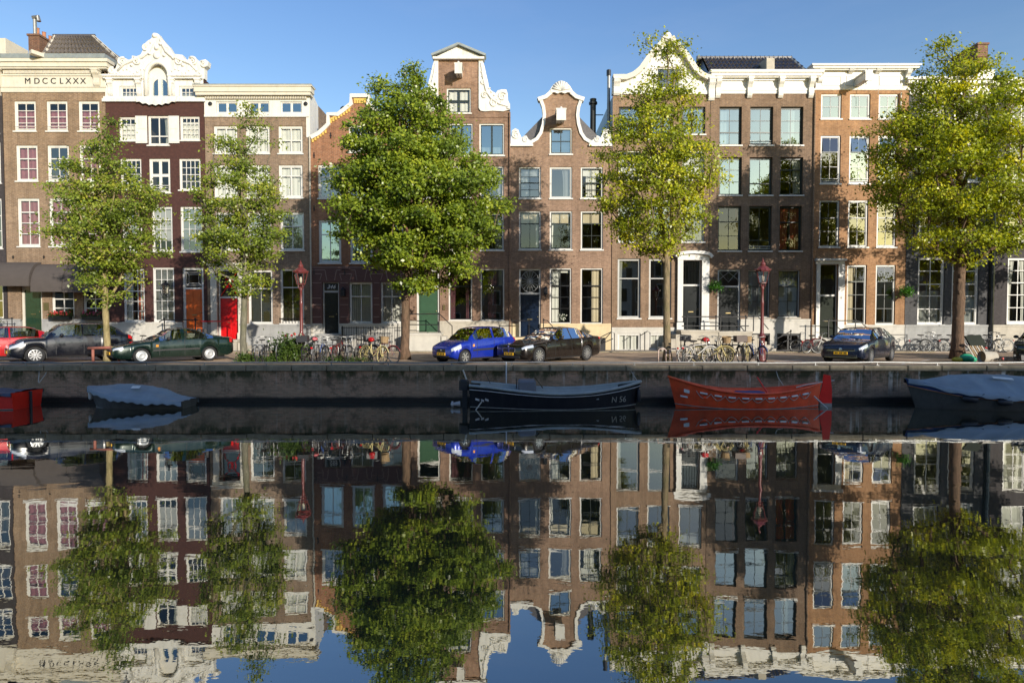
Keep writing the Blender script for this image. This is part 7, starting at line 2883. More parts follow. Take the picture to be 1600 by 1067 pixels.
# --- small boat under a blue-grey tarp
b = Boat("small grey boat fully covered by smooth blue grey tarpaulin with white tag", 3.5, 1.6,
         [(0, 0.26), (0.3, 0.32), (0.6, 0.42), (0.85, 0.58), (1, 0.74)], stern=0.72, rake=0.35, fill=0.66)
b.hull(M['hull_bronze'])
b.strake(0.2, 0.02, M['waterline'], "waterline", off=-0.004)
b.tarp(M['tarp_blue'], [(0, 0.02), (0.25, 0.36), (0.5, 0.44), (0.72, 0.36), (1, 0.02)], 0.03, 0.0, 1.0, 0.06, 0.17, 3, 3)
tg = MB()
tg.obox((-0.05, -0.42, 0.76), (0.15, 0, 0.0), (0, 0.06, 0.035), (0, 0.0, 0.004))
tg.build("tag", M['letter_white'], b.root)
lt_ = MB()
lt_.lathe([(0.02, -0.16), (0.07, -0.1), (0.07, 0.1), (0.02, 0.16)], (b.L / 2 + 0.02, -0.12, 0.42), 8)
lt_.build("fender", M['letter_white'], b.root, True)
b.place(bx(219, 23.2), 23.2, 0)
b.root.scale = (-1, 1, 1)

# --- large boat under a blue tarp with fenders
b = Boat("large dark boat under ribbed blue tarpaulin with white tag and black fenders", 6.6, 2.3,
         [(0, 0.50), (0.3, 0.46), (0.55, 0.50), (0.8, 0.68), (0.92, 0.88), (1, 1.06)], stern=0.7, rake=0.45, fill=0.72)
b.hull(M['hull_bronze'])
b.hull(M['tarp_royal'], "upper_strake", 0.80, 1.0, 0.012, m_v=3)
b.strake(0.78, 0.02, M['strake_rust'], "rubbing_strake", off=0.02)
b.tarp(M['tarp_blue'], [(0, 0.10), (0.22, 0.55), (0.4, 0.68), (0.62, 0.70), (0.80, 0.50), (0.93, 0.12), (1, 0.0)], 0.10, 0.0, 0.995, 0.06, 0.16, 7, 5, sharp=1.5)
tg = MB()
tg.obox((0.35, -0.45, 1.1), (0.36, 0, 0.03), (0, 0.05, 0.03), (0, 0.0, 0.004))
tg.build("tag", M['letter_white'], b.root)
for u in (0.74, 0.58, 0.38):
    fd = MB()
    p = b.pt(u, 0.70, -1, 0.10)
    q = b.pt(u + 0.075, 0.70, -1, 0.10)
    fd.tube([p, tuple(lerp(a, c_, 0.12) for a, c_ in zip(p, q)), tuple(lerp(a, c_, 0.88) for a, c_ in zip(p, q)), q], [0.03, 0.10, 0.10, 0.03], 8)
    fd.build("fender", M['fender'], b.root, True)
for u in (0.3, 0.45, 0.6, 0.72):
    cr_ = MB()
    p, q = b.pt(u, 1.0, -1, 0.075), b.pt(u + 0.03, 0.85, -1, 0.05)
    cr_.tube([p, q], 0.012, 4)
    cr_.build("lashing", M['fender'], b.root)
b.place(bx(1413 + 156, 23.0), 23.0, 0)
b.root.scale = (-1, 1, 1)

# --- red boat with a dark cover, cut by the edge of the view
b = Boat("bright red boat with dark navy cover tied to the quay", 5.0, 1.9,
         [(0, 0.60), (0.3, 0.56), (0.6, 0.60), (0.85, 0.74), (1, 0.9)], stern=0.78, rake=0.3, fill=0.84)
b.hull(M['hull_red'])
b.strake(0.9, 0.018, M['fender'], "rubbing_strake", off=0.02)
b.strake(0.24, 0.02, M['waterline'], "waterline", off=-0.004)
b.tarp(M['tarp_navy'], [(0, 0.06), (0.3, 0.16), (0.6, 0.18), (1, 0.02)], 0.03, 0.0, 1.0, 0.05, 0.12, 4, 9)
om = MB()
om.tube([(-b.L / 2 - 0.12, 0, -0.2), (-b.L / 2 - 0.12, 0, 0.6)], 0.05, 6)
om.build("rudder_post", M['fender'], b.root)
b.place(bx(73, 23.9) - 2.6, 23.0, 0)
b.root.scale = (-1, 1, 1)

# mooring lines and poles against the wall
def line(name, label, pts, r, m, cat="rope"):
    mb = MB()
    mb.tube(pts, r, 5)
    o = Vector(pts[0])
    mb.build(name, m, None, True, label, origin=o, category=cat)
def wp(px, py, Y):
    x, z = W(px, py, Y)
    return (x, Y, z)
line("mooring_rope", "thin rope from the quay rail to the red boat's cover", [wp(62, 570, YQ + 0.15), wp(61, 585, YQ - 0.1), wp(60, 597, 23.3)], 0.014, M['rope_pale'])
line("mooring_rope", "slanting rope from the quay rail to the red boat's cover", [wp(78, 572, YQ + 0.15), wp(70, 586, YQ - 0.1), wp(61, 598, 23.2)], 0.014, M['rope_pale'])
line("mooring_rope", "rope from the quay to the bow of the black sloop", [wp(982, 573, YQ + 0.1), wp(990, 586, YQ - 0.2), wp(997, 597, 23.2)], 0.012, M['rope_pale'])
line("mooring_rope", "dark rope from the quay to the stern of the black sloop", [wp(755, 572, YQ + 0.1), wp(760, 586, YQ - 0.2), wp(766, 599, 23.0)], 0.012, M['iron'])
line("mooring_rope", "rope from the quay into the orange lifeboat", [wp(1211, 574, YQ + 0.1), wp(1216, 590, YQ - 0.3), wp(1224, 602, 23.2)], 0.012, M['rope_pale'])
line("mooring_pole", "thin pale pole standing against the quay behind the black sloop", [wp(791, 630, YQ - 0.12), wp(791, 565, YQ - 0.12)], 0.03, M['rail_strake'], "pole")

# ------------------------------------------------------------------ lamps
def lamp_post(label, px, Y):
    x = GX(px, Y)
    t = thing("street_lamp", label, "lamp", (x, Y, ZS))
    p = MB()
    p.lathe([(0.20, 0.0), (0.20, 0.12), (0.165, 0.18), (0.15, 0.45), (0.17, 0.50), (0.17, 0.56), (0.125, 0.62), (0.115, 0.98), (0.145, 1.02), (0.145, 1.10), (0.09, 1.16), (0.075, 1.25),
             (0.06, 2.4), (0.07, 2.44), (0.07, 2.5), (0.052, 2.56), (0.048, 3.0), (0.075, 3.05), (0.05, 3.12), (0.045, 3.2)], (x, Y, ZS), 12)
    p.build("post", M['lamp_red'], t, True)
    ar = MB()
    for k in range(4):
        a = math.pi / 4 + k * math.pi / 2
        ar.tube([(x + 0.05 * math.cos(a), Y + 0.05 * math.sin(a), ZS + 3.05), (x + 0.12 * math.cos(a), Y + 0.12 * math.sin(a), ZS + 3.16), (x + 0.13 * math.cos(a), Y + 0.13 * math.sin(a), ZS + 3.28)], 0.016, 5)
    ar.build("bracket", M['lamp_red'], t)
    fr = MB()
    z0, z1 = ZS + 3.28, ZS + 3.76
    for k in range(6):
        a = k * math.pi / 3 + 0.26
        fr.tube([(x + 0.16 * math.cos(a), Y + 0.16 * math.sin(a), z0), (x + 0.27 * math.cos(a), Y + 0.27 * math.sin(a), z1)], 0.017, 4)
    fr.lathe([(0.175, -0.02), (0.175, 0.02)], (x, Y, z0), 6)
    fr.lathe([(0.285, -0.02), (0.30, 0.0), (0.285, 0.03)], (x, Y, z1), 6)
    lo = fr.build("lantern", M['lamp_red'], t)
    for k in range(6):
        a, b = k * math.pi / 3 + 0.26, (k + 1) * math.pi / 3 + 0.26
        g = MB()
        g.quad((x + 0.155 * math.cos(a), Y + 0.155 * math.sin(a), z0 + 0.02), (x + 0.155 * math.cos(b), Y + 0.155 * math.sin(b), z0 + 0.02),
               (x + 0.26 * math.cos(b), Y + 0.26 * math.sin(b), z1 - 0.02), (x + 0.26 * math.cos(a), Y + 0.26 * math.sin(a), z1 - 0.02))
        g.build("lantern_pane", M['lamp_glass'], lo)
    bu = MB()
    bu.lathe([(0.03, 0.0), (0.06, 0.08), (0.07, 0.2), (0.03, 0.28)], (x, Y, z0 + 0.04), 8)
    bu.build("bulb", M['letter_white'], lo, True)
    hd = MB()
    hd.lathe([(0.33, 0.0), (0.31, 0.045), (0.18, 0.17), (0.10, 0.21), (0.115, 0.26), (0.09, 0.34), (0.045, 0.37), (0.05, 0.42), (0.02, 0.47), (0.0, 0.56)], (x, Y, z1 + 0.03), 12)
    for k in range(12):
        a = k * math.pi / 6
        hd.ball((x + 0.31 * math.cos(a), Y + 0.31 * math.sin(a), z1 + 0.07), 0.03, n=5, m=4)
    hd.build("lantern_roof", M['lamp_red'], t)
    return t
lamp_post("maroon lamp post with glass lantern beside the flowering bush", 471, 27.6)
lamp_post("maroon lamp post with glass lantern at the end of the bicycle rack", 1190.5, 26.6)

# ------------------------------------------------------------------ bicycles
M['bike_black'] = paint("bike_black", (0.015, 0.015, 0.016), 0.35)
M['bike_white'] = paint("bike_white", (0.62, 0.60, 0.55), 0.4, var=0.1)
M['bike_cream'] = paint("bike_cream", (0.60, 0.50, 0.22), 0.4, var=0.1)
M['bike_red'] = paint("bike_red", (0.16, 0.02, 0.02), 0.35)
M['bike_blue'] = paint("bike_blue", (0.03, 0.07, 0.22), 0.35)
M['bike_grey'] = paint("bike_grey", (0.25, 0.25, 0.25), 0.4)
M['saddle'] = paint("saddle_leather", (0.02, 0.017, 0.015), 0.5)
M['wicker'] = paint("wicker", (0.30, 0.20, 0.10), 0.8, var=0.25, scale=30, bump=0.6, bscale=60)
M['crate'] = paint("crate_black", (0.03, 0.03, 0.032), 0.5)
M['crate_grey'] = paint("crate_brown", (0.10, 0.07, 0.055), 0.6)
M['pink'] = paint("pink_cover", (0.72, 0.16, 0.17), 0.6, var=0.2, scale=14)
M['lens_red'] = paint("reflector", (0.5, 0.01, 0.01), 0.3)

BIKES = {}
def make_bike(frame, rims='steel', basket=None, crate=None, cover=None, step=True, small=False):
    t = thing("bicycle", "x", "bicycle", (0, 0, 0), 0, None, local=True)
    fm = M[frame]
    r = 0.34 if not small else 0.25
    xf, xr = 0.54, -0.52
    f = MB()
    bb = (-0.06, 0, 0.29)
    sc = (-0.20, 0, 0.78)
    hd = (0.36, 0, 0.82)
    f.tube([bb, sc], 0.017, 6)
    if step:
        f.tube([bb, (0.18, 0, 0.42), (0.38, 0, 0.66)], 0.02, 6)
        f.tube([(-0.12, 0, 0.50), (0.15, 0, 0.55), (0.37, 0, 0.72)], 0.015, 6)
    else:
        f.tube([bb, (0.40, 0, 0.68)], 0.019, 6)
        f.tube([(-0.18, 0, 0.74), (0.36, 0, 0.80)], 0.016, 6)
    f.tube([(0.41, 0, 0.62), hd, (0.34, 0, 0.90)], 0.02, 6)
    for s in (-0.05, 0.05):
        f.tube([bb, (xr, s, r)], 0.010, 5)
        f.tube([(sc[0], 0, sc[2] - 0.05), (xr, s, r)], 0.009, 5)
        f.tube([(0.41, s * 0.8, 0.62), (0.46, s, 0.50), (xf, s, r)], 0.012, 5)
    f.build("frame", fm, t)
    mg = MB()
    for xc, a0, a1 in ((xf, 0.35, 2.6), (xr, 0.2, 3.0)):
        mg.tube([(xc + (r + 0.035) * math.cos(lerp(a0, a1, k / 10)), 0, r + (r + 0.035) * math.sin(lerp(a0, a1, k / 10))) for k in range(11)], 0.020, 5)
    mg.build("mudguard", fm, t)
    wt = MB()
    wt.tube([(r * math.cos(2 * math.pi * k / 22), 0, r * math.sin(2 * math.pi * k / 22)) for k in range(22)], 0.021, 6, closed=True)
    rm = MB()
    rm.tube([((r - 0.028) * math.cos(2 * math.pi * k / 22), 0, (r - 0.028) * math.sin(2 * math.pi * k / 22)) for k in range(22)], 0.013, 5, closed=True)
    for k in range(14):
        a = 2 * math.pi * k / 14
        rm.tube([(0.02 * math.cos(a + 1.2), 0.025 * (-1) ** k, 0.02 * math.sin(a + 1.2)), ((r - 0.03) * math.cos(a), 0, (r - 0.03) * math.sin(a))], 0.0035, 3, caps=False)
    rm.lathe([(0.022, -0.05), (0.022, 0.05)], (0, 0, 0), 8, 'y')
    w1 = wt.build("wheel", M['tyre'], t, True)
    rm.build("rim", M[rims], w1)
    w1.location = (xf, 0, r)
    w2 = copy_tree(w1, t)
    w2.location = (xr, 0, r)
    sd = MB()
    sd.tube([(-0.20, 0, 0.76), (-0.23, 0, 0.90)], 0.013, 6)
    sd.prism_z([(-0.38, -0.10), (-0.30, -0.11), (-0.14, -0.035), (-0.08, -0.02), (-0.08, 0.02), (-0.14, 0.035), (-0.30, 0.11), (-0.38, 0.10)], 0.90, 0.95)
    sd.build("saddle", M['saddle'], t)
    hb = MB()
    hb.tube([(0.34, 0, 0.88), (0.31, 0, 1.02), (0.33, 0, 1.05)], 0.013, 6)
    for s in (-1, 1):
        hb.tube([(0.33, 0, 1.05), (0.36, s * 0.12, 1.07), (0.32, s * 0.26, 1.07), (0.14, s * 0.29, 1.03)], 0.012, 6)
    hb.lathe([(0.05, 0.0), (0.055, 0.05), (0.03, 0.09)], (0.42, 0, 0.86), 8, 'x')
    hb.build("handlebar", M['steel'], t)
    ck = MB()
    ck.lathe([(0.09, -0.006), (0.09, 0.006)], (bb[0], -0.06, bb[2]), 12, 'y')
    ck.tube([bb, (bb[0] + 0.10, -0.08, bb[2] - 0.14)], 0.010, 5)
    ck.box(bb[0] + 0.05, bb[0] + 0.15, -0.18, -0.09, bb[2] - 0.155, bb[2] - 0.13)
    ck.tube([bb, (bb[0] - 0.10, 0.08, bb[2] + 0.14)], 0.010, 5)
    ck.box(bb[0] - 0.15, bb[0] - 0.05, 0.09, 0.18, bb[2] + 0.13, bb[2] + 0.155)
    ck.tube([(bb[0], -0.06, bb[2] + 0.09), (xr, -0.06, r + 0.035), (xr, -0.06, r - 0.035), (bb[0], -0.06, bb[2] - 0.09)], 0.008, 4, closed=True)
    ck.build("crank", M['trim'], t)
    rk = MB()
    for s in (-0.07, 0.07):
        rk.tube([(-0.22, s, 0.72), (-0.78, s, 0.74), (xr, s, r)], 0.008, 4)
    rk.build("rear_rack", M['trim'], t)
    lt = MB()
    lt.box(-0.90, -0.86, -0.04, 0.04, 0.60, 0.66)
    lt.build("rear_reflector", M['lens_red'], t)
    if crate:
        c = MB()
        x0, x1 = 0.40, 0.76
        for (a, b_, c_, d_, e, g) in ((x0, x1, -0.22, -0.20, 0.88, 1.12), (x0, x1, 0.20, 0.22, 0.88, 1.12), (x0, x0 + 0.02, -0.20, 0.20, 0.88, 1.12), (x1 - 0.02, x1, -0.20, 0.20, 0.88, 1.12), (x0, x1, -0.22, 0.22, 0.86, 0.88)):
            c.box(a, b_, c_, d_, e, g)
        c.build("front_crate", M[crate], t)
    if basket:
        c = MB()
        c.lathe([(0.15, 0.0), (0.19, 0.24), (0.20, 0.25), (0.18, 0.24), (0.14, 0.02)], (0.58, 0, 0.84), 12, cap=False)
        c.lathe([(0.15, 0.0), (0.15, 0.01)], (0.58, 0, 0.84), 12)
        c.build("basket", M[basket], t)
    if cover:
        c = MB()
        c.ball((-0.23, 0, 0.96), 0.17, 0.12, 0.10, 9, 6)
        c.build("saddle_cover", M[cover], t, True)
    return t

def place_bike(proto, used, label, x, y, rz, lean=0.06, group=None, z=ZS, rx=None):
    o = copy_tree(proto) if used else proto
    o.location = (x, y, z)
    o.rotation_euler = (lean if rx is None else rx, 0, rz)
    o["label"] = label
    if group:
        o["group"] = group
    return o

PR = {'black': make_bike('bike_black'), 'black_crate': make_bike('bike_black', crate='crate'), 'white': make_bike('bike_white', rims='bike_white', step=False), 'cream': make_bike('bike_cream', rims='bike_cream', basket='wicker', cover='lens_red'),
      'red': make_bike('bike_red', step=False), 'grey': make_bike('bike_grey'), 'blue': make_bike('bike_blue'), 'pink': make_bike('bike_grey', cover='pink'), 'brown_crate': make_bike('bike_black', crate='crate_grey'),
      'small': make_bike('bike_white', rims='bike_white', small=True)}
USED = set()
def bike(kind, label, px, Y, deg, lean=0.05, group=None, z=ZS, rx=None):
    place_bike(PR[kind], kind in USED, label, GX(px, Y), Y, R(deg), lean, group, z, rx)
    USED.add(kind)
gA = "bicycles in the rack by the flowering bush"
gB = "bicycles in the rack by the lamp post"
gC = "bicycles leaning along the house fronts"
bike('grey', "grey bicycle in the rack between the slender elm and the bush", 408, 26.3, -84, 0.05, gA)
bike('black', "black bicycle in the rack right beside the flowering bush", 424, 26.4, -95, -0.06, gA)
bike('black_crate', "black bicycle with dark crate standing between the bush and the lamp post", 481, 26.5, -88, 0.04, gA)
bike('grey', "grey bicycle squeezed against the bush's leaves", 437, 26.5, -78, 0.05, gA)
bike('pink', "bicycle with pink saddle cover in the rack", 492, 26.5, 97, 0.04, gA)
bike('blue', "dark blue bicycle parked next to the one with the pink saddle cover", 503, 26.3, -80, -0.06, gA)
bike('black', "black bicycle in the rack in front of the numbered black door", 518, 26.4, -97, 0.06, gA)
bike('red', "red framed bicycle in the rack among black ones", 530, 26.5, 84, -0.03, gA)
bike('grey', "grey bicycle in the rack in front of the iron area fence", 543, 26.4, -76, 0.05, gA)
bike('black', "black bicycle squeezed next to the cream bicycle", 554, 26.5, -104, -0.05, gA)
bike('black_crate', "black bicycle with dark front crate behind the cream bicycle", 574, 26.9, -62, 0.05, gA)
bike('cream', "cream bicycle with wicker basket and red saddle leaning at an angle", 582, 25.8, -38, -0.12, gA)
bike('red', "red bicycle leaning behind the cream bicycle's wicker basket", 600, 26.5, -30, 0.1, gA)
bike('black_crate', "black bicycle with dark crate at the tree end of the rack", 1068, 26.5, 72, 0.05, gB)
bike('white', "white bicycle lying low across the front of the rack", 1088, 26.0, 12, 0.22, gB)
bike('grey', "grey bicycle in the rack behind the white one", 1098, 26.8, -80, -0.05, gB)
bike('cream', "cream bicycle with basket standing in the rack by the lamp post", 1112, 26.1, -20, 0.14, gB)
bike('black', "black bicycle in the middle of the sunlit rack", 1124, 26.8, 96, 0.06, gB)
bike('black', "black bicycle turned the other way in the sunlit rack", 1136, 26.9, -99, -0.05, gB)
bike('brown_crate', "black bicycle with brown front crate in the sunlit rack", 1149, 26.6, -86, 0.04, gB)
bike('cream', "cream bicycle with its basket beside the brown crate", 1166, 26.6, -100, 0.06, gB)
bike('blue', "dark blue bicycle standing against the lamp post", 1179, 26.5, -78, -0.04, gB)
bike('red', "red bicycle leaning on the amber house's stoop", 1272, 33.9, 20, 0.12, gC)
bike('white', "white bicycle leaning on the amber house's stoop", 1296, 33.6, 168, 0.1, gC)
bike('black', "black bicycle leaning near the black door's cellar window", 1262, 34.3, 160, 0.14, gC)
bike('grey', "grey bicycle against the slate house's bluestone plinth", 1443, 35.3, 4, 0.14, gC)
bike('black', "black bicycle against the slate house's bluestone plinth", 1462, 35.0, 186, 0.12, gC)
bike('small', "small wheeled white bicycle against the slate house", 1488, 35.2, 10, 0.12, gC)
bike('red', "red bicycle half hidden by the knotty trunk", 1512, 35.2, 178, 0.12, gC)
bike('black', "black bicycle by the black drainpipe", 1545, 35.2, 5, 0.14, gC)
bike('white', "white bicycle leaning beside the black drainpipe", 1562, 35.0, 184, 0.12, gC)
bike('black', "black bicycle leaning on the maroon house between two parked cars", 214, 33.8, 174, 0.12, gC)
bike('black_crate', "black bicycle with crate by the green door under the awning", 14, 34.6, 8, 0.1, gC)
bike('grey', "grey bicycle leaning behind the green bag and the basket", 1524, 28.2, 62, 0.45, gC)
bike('black', "black bicycle lying on its side past the wicker basket", 1578, 26.2, 6, 0.05, None, ZS + 0.12, 1.42)

# racks
def rack(label, pa, pb, Y, n):
    xa, xb = GX(pa, Y), GX(pb, Y)
    t = thing("bicycle_rack", label, "bicycle rack", ((xa + xb) / 2, Y, ZS))
    for k in range(n):
        x = lerp(xa, xb, (k + 0.5) / n)
        mb = MB()
        mb.tube([(x - 0.25, Y, ZS), (x - 0.25, Y, ZS + 0.62), (x - 0.17, Y, ZS + 0.72), (x + 0.17, Y, ZS + 0.72), (x + 0.25, Y, ZS + 0.62), (x + 0.25, Y, ZS)], 0.024, 6)
        mb.build("hoop", M['steel'], t, True)
    mb = MB()
    mb.box(xa, xb, Y - 0.03, Y + 0.03, ZS + 0.003, ZS + 0.04)
    mb.build("ground_rail", M['steel'], t)
rack("galvanised hoops of the bicycle rack by the flowering bush", 484, 600, 26.35, 5)
rack("galvanised hoops of the bicycle rack beside the slender elm", 394, 432, 26.3, 2)
rack("galvanised hoops of the bicycle rack beside the lamp post", 1075, 1183, 26.55, 5)

# wooden rail by the young elm, steel hoops round the airy elm
t = thing("timber_rail", "brown red wooden rail on short posts beside the young elm", "rail", (GX(158, 25.6), 25.6, ZS))
x0, x1 = GX(137, 25.6), GX(188, 25.6)
mb = MB()
mb.tube([(x0, 25.6, ZS + 0.62), (x1, 25.65, ZS + 0.66)], 0.06, 8)
mb.build("rail_beam", paint("rail_timber", (0.28, 0.10, 0.07), 0.7, var=0.25, scale=6), t, True)
for px in (144.5, 185):
    mb = MB()
    x = GX(px, 25.62)
    mb.tube([(x, 25.62, ZS), (x, 25.62, ZS + 0.62)], 0.055, 8)
    mb.build("post", bpy.data.materials["rail_timber"], t, True)
for px0_, px1_, lb in ((1029, 1041, "rusty white steel hoop guard left of the airy elm's trunk"), (1047, 1058, "pale steel hoop guard between the airy elm and the rack")):
    Yh = 26.4
    a, b_ = GX(px0_, Yh), GX(px1_, Yh)
    mb = MB()
    mb.tube([(a, Yh, ZS), (a, Yh, ZS + 0.5), (a + 0.06, Yh, ZS + 0.56), (b_ - 0.06, Yh, ZS + 0.56), (b_, Yh, ZS + 0.5), (b_, Yh, ZS)], 0.03, 6)
    mb.build("tree_guard", paint("guard_paint", (0.52, 0.40, 0.34), 0.6, var=0.4, scale=12), None, True, lb.replace("left of", "beside"), origin=(a, Yh, ZS), category="tree guard")

# ------------------------------------------------------------------ plants
def leafy(name, label, cat, c, size, n, lm, seed, stems=0, leaf=0.10, flowers=None, kind=None, pot=None, drop=False):
    rs = np.random.RandomState(seed)
    rr = random.Random(seed)
    t = thing(name, label, cat, c)
    mb = MB()
    for k in range(n):
        p = np.array([rs.normal(0, size[0] * 0.42), rs.normal(0, size[1] * 0.42), abs(rs.normal(0.5, 0.25)) * size[2]]) if not drop else np.array([rs.normal(0, size[0] * 0.4), rs.normal(0, size[1] * 0.4), rs.normal(0.5, 0.25) * size[2]])
        d = Vector((rs.normal(), rs.normal(), rs.normal() + 0.8)).normalized()
        s = d.cross(Vector((rs.normal(), rs.normal(), rs.normal()))).normalized()
        L_ = leaf * rs.uniform(0.7, 1.6)
        a = Vector(c) + Vector(p)
        mb.add([a, a + d * L_ * 0.5 + s * L_ * 0.25, a + d * L_, a + d * L_ * 0.5 - s * L_ * 0.25], [(0, 1, 2, 3)])
    mb.build("foliage", lm, t)
    if stems:
        sb = MB()
        for k in range(stems):
            x, y = rs.normal(0, size[0] * 0.3), rs.normal(0, size[1] * 0.3)
            sb.tube([(c[0] + x * 0.5, c[1] + y * 0.5, c[2]), (c[0] + x, c[1] + y, c[2] + size[2] * rs.uniform(0.6, 1.15))], 0.008, 4)
        sb.build("stem", BK[1], t)
    if flowers:
        fb = MB()
        for k in range(flowers[0]):
            x, y, z = rs.normal(0, size[0] * 0.4), rs.normal(0, size[1] * 0.4) - 0.05, size[2] * rs.uniform(*flowers[2])
            fb.ball((c[0] + x, c[1] + y, c[2] + z), flowers[3], n=6, m=4)
        fb.build("blossom", flowers[1], t)
    return t
M['flower_red'] = paint("flower_red", (0.62, 0.05, 0.06), 0.6, var=0.3, scale=20)
M['flower_pink'] = paint("flower_pink", (0.55, 0.05, 0.16), 0.6, var=0.3, scale=20)
M['flower_yellow'] = paint("flower_yellow", (0.70, 0.42, 0.02), 0.6, var=0.3, scale=20)
lm_plant = leaf_mat("leaf_shrub", (0.03, 0.06, 0.012), (0.07, 0.12, 0.02), (0.15, 0.19, 0.04))
lm_green = leaf_mat("leaf_bright", (0.03, 0.10, 0.01), (0.06, 0.19, 0.015), (0.12, 0.28, 0.03))
leafy("flowering_bush", "tall green bush with few red flowers between the bicycle racks", "bush", (GX(452, 26.2), 26.2, ZS), (0.72, 0.5, 1.0), 2200, lm_plant, 4, 22, 0.11, (4, M['flower_red'], (1.0, 1.25), 0.055))
leafy("weed_clump", "low green weeds at the foot of the slender elm", "weeds", (GX(384, 26.1), 26.1, ZS), (0.5, 0.3, 0.35), 500, lm_plant, 6, 4, 0.09)
leafy("weed_clump", "low green weeds under the grey bicycle's rack", "weeds", (GX(424, 25.9), 25.9, ZS), (0.7, 0.25, 0.3), 500, lm_plant, 8, 4, 0.09)
leafy("weed_clump", "low green weeds under the rack in front of the area fence", "weeds", (GX(535, 26.0), 26.0, ZS), (1.2, 0.25, 0.25), 500, lm_plant, 9, 4, 0.08)
def flower_box(label, pa, pb, py, fm, seed):
    xa, xb = X(pa, py), X(pb, py)
    z = Z(py)
    t = thing("flower_box", label, "flower box", ((xa + xb) / 2, YF - 0.2, z))
    mb = MB()
    mb.bbox(xa, xb, YF - 0.36, YF - 0.1, z, z + 0.24, 0.015)
    mb.build("box", M['black'], t)
    rs = np.random.RandomState(seed)
    fb, gb_ = MB(), MB()
    for k in range(70):
        fb.ball((rs.uniform(xa, xb), YF - 0.24 + rs.normal(0, 0.08), z + 0.26 + abs(rs.normal(0.1, 0.08))), 0.035, n=5, m=4)
    for k in range(420):
        a = Vector((rs.uniform(xa - 0.03, xb + 0.03), YF - 0.24 + rs.normal(0, 0.09), z + 0.2 + abs(rs.normal(0.08, 0.09))))
        d = Vector((rs.normal(), rs.normal(), rs.normal() + 0.5)).normalized()
        s = d.cross(Vector((rs.normal(), rs.normal(), rs.normal()))).normalized()
        gb_.add([a, a + d * 0.05 + s * 0.03, a + d * 0.1, a + d * 0.05 - s * 0.03], [(0, 1, 2, 3)])
    gb_.build("foliage", lm_plant, t)
    fb.build("blossom", fm, t)
flower_box("black window box with dark red flowers beside the brass plaque", 82, 115, 500, M['flower_red'], 3)
flower_box("black window box with pink flowers behind the young elm's trunk", 134, 163, 500, M['flower_pink'], 4)
def hanging(label, px, py, seed):
    x, z = W(px, py, YF - 0.45)
    t = leafy("hanging_basket", label, "hanging basket", (x, YF - 0.45, z - 0.25), (0.42, 0.35, 0.5), 900, lm_green, seed, 0, 0.08, None, drop=True)
    mb = MB()
    mb.lathe([(0.04, -0.1), (0.14, 0.0), (0.18, 0.1)], (x, YF - 0.45, z - 0.22), 10)
    mb.build("bowl", M['iron'], t)
    mb = MB()
    mb.tube([(x, YF, z + 0.5), (x, YF - 0.3, z + 0.55), (x, YF - 0.45, z + 0.48), (x, YF - 0.45, z - 0.15)], 0.014, 5)
    mb.build("hook_arm", M['iron'], t)
hanging("bright green hanging basket beside the black door", 1118, 448, 3)
hanging("bright green hanging basket where the amber and slate houses meet", 1416, 456, 5)
leafy("potted_plant", "yellow flowering potted plant on the railing by the green door", "plant", (X(13), YF - 1.25, Z(507)), (0.45, 0.3, 0.35), 220, lm_plant, 14, 0, 0.1, (60, M['flower_yellow'], (0.3, 1.0), 0.045))
leafy("flower_bouquet", "pink and white flowers on the sill behind the navy door's neighbour window", "flowers", (X(878, 495), YF + 0.32, Z(505)), (0.35, 0.1, 0.5), 120, lm_plant, 15, 0, 0.09, (26, M['curtain_white'], (0.3, 1.0), 0.04))

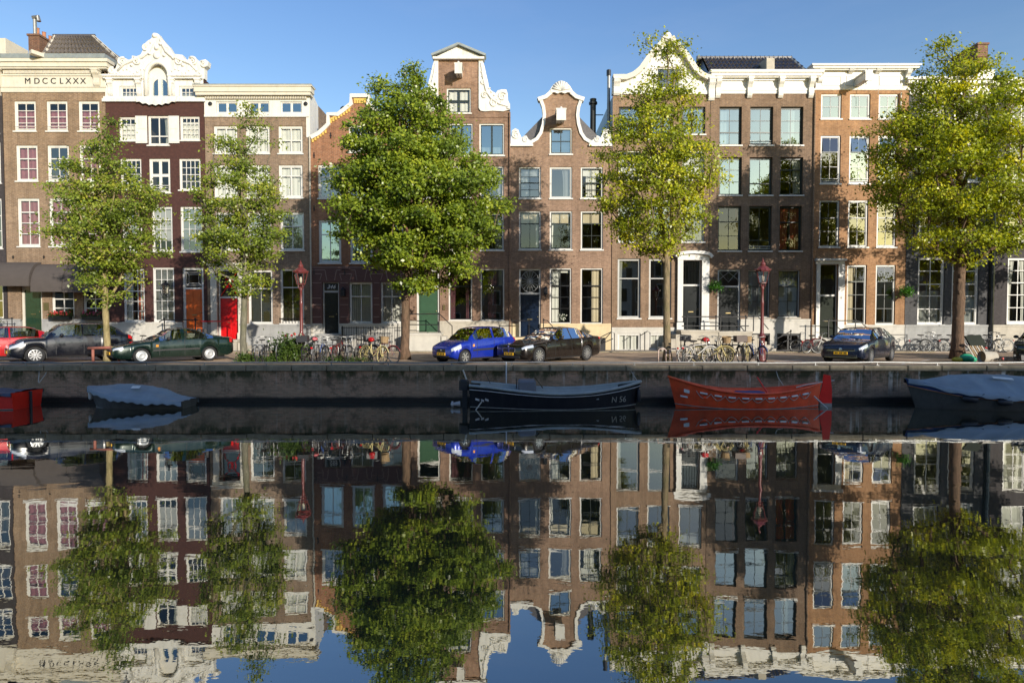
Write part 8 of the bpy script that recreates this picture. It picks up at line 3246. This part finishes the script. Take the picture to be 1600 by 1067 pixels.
# ------------------------------------------------------------------ junk round the knotty tree
M['bag_green'] = paint("bag_green", (0.02, 0.30, 0.16), 0.4, var=0.15, bump=0.4, bscale=9)
M['bag_yellow'] = paint("bag_yellow", (0.45, 0.38, 0.03), 0.5, var=0.2)
yj = 26.9
mb = MB()
gx = GX(1511, yj)
mb.ball((gx, yj, ZS + 0.16), 0.30, 0.2, 0.18, 10, 7)
mb.ball((gx + 0.2, yj - 0.05, ZS + 0.1), 0.2, 0.16, 0.13, 9, 6)
o = mb.build("rubbish_bag", M['bag_green'], None, True, "crumpled sea green plastic bag at the foot of the knotty elm", origin=(gx, yj, ZS), category="bag")
mb = MB()
gx = GX(1497, yj)
mb.ball((gx, yj, ZS + 0.09), 0.24, 0.16, 0.11, 9, 6)
mb.build("rubbish_bag", M['bag_yellow'], None, True, "small yellow bag lying at the foot of the knotty elm", origin=(gx, yj, ZS), category="bag")
t = thing("wicker_basket", "pale wicker basket lying on its side near the quay rail", "basket", (GX(1546, 26.0), 26.0, ZS))
gx = GX(1546, 26.0)
mb = MB()
mb.lathe([(0.25, -0.30), (0.25, -0.26), (0.20, 0.26), (0.0, 0.28)], (gx, 26.0, ZS + 0.25), 16, 'x', cap=False)
mb.build("basket_body", M['stone'], t, True)
mb = MB()
mb.lathe([(0.0, -0.05), (0.22, -0.06)], (gx - 0.12, 26.0, ZS + 0.25), 16, 'x', cap=False)
mb.build("basket_lining", M['wicker'], t)
t = thing("folded_chair", "folded slatted garden chair leaning against the knotty elm", "chair", (GX(1530, 27.2), 27.2, ZS))
for k in range(7):
    mb = MB()
    gx = GX(1520 + k * 3.6, 27.2)
    mb.obox((gx, 27.2, ZS + 0.32), (0.028, 0, 0), (0, 0.012, 0), (-0.17, 0.05, 0.34))
    mb.build("slat", M['wicker'] if k % 2 else M['stone'], t)
mb = MB()
gx = GX(1522, 27.4)
mb.obox((gx + 0.1, 27.45, ZS + 0.85), (0.33, 0, 0.03), (0, 0.05, 0), (-0.08, 0.1, 0.24))
mb.build("garden_cushion", M['door_olive'], None, False, "dark green panel leaning on the garden chair by the knotty elm", origin=(gx, 27.45, ZS), category="panel")
patch(GX(640, 26.6), 26.6, 2.6, 1.0, 3)
patch(GX(1480, 26.6), 26.6, 3.2, 0.9, 5)
patch(GX(1110, 26.3), 26.3, 2.6, 0.8, 6, 0.005)
patch(GX(160, 25.9), 25.9, 1.2, 0.6, 7)
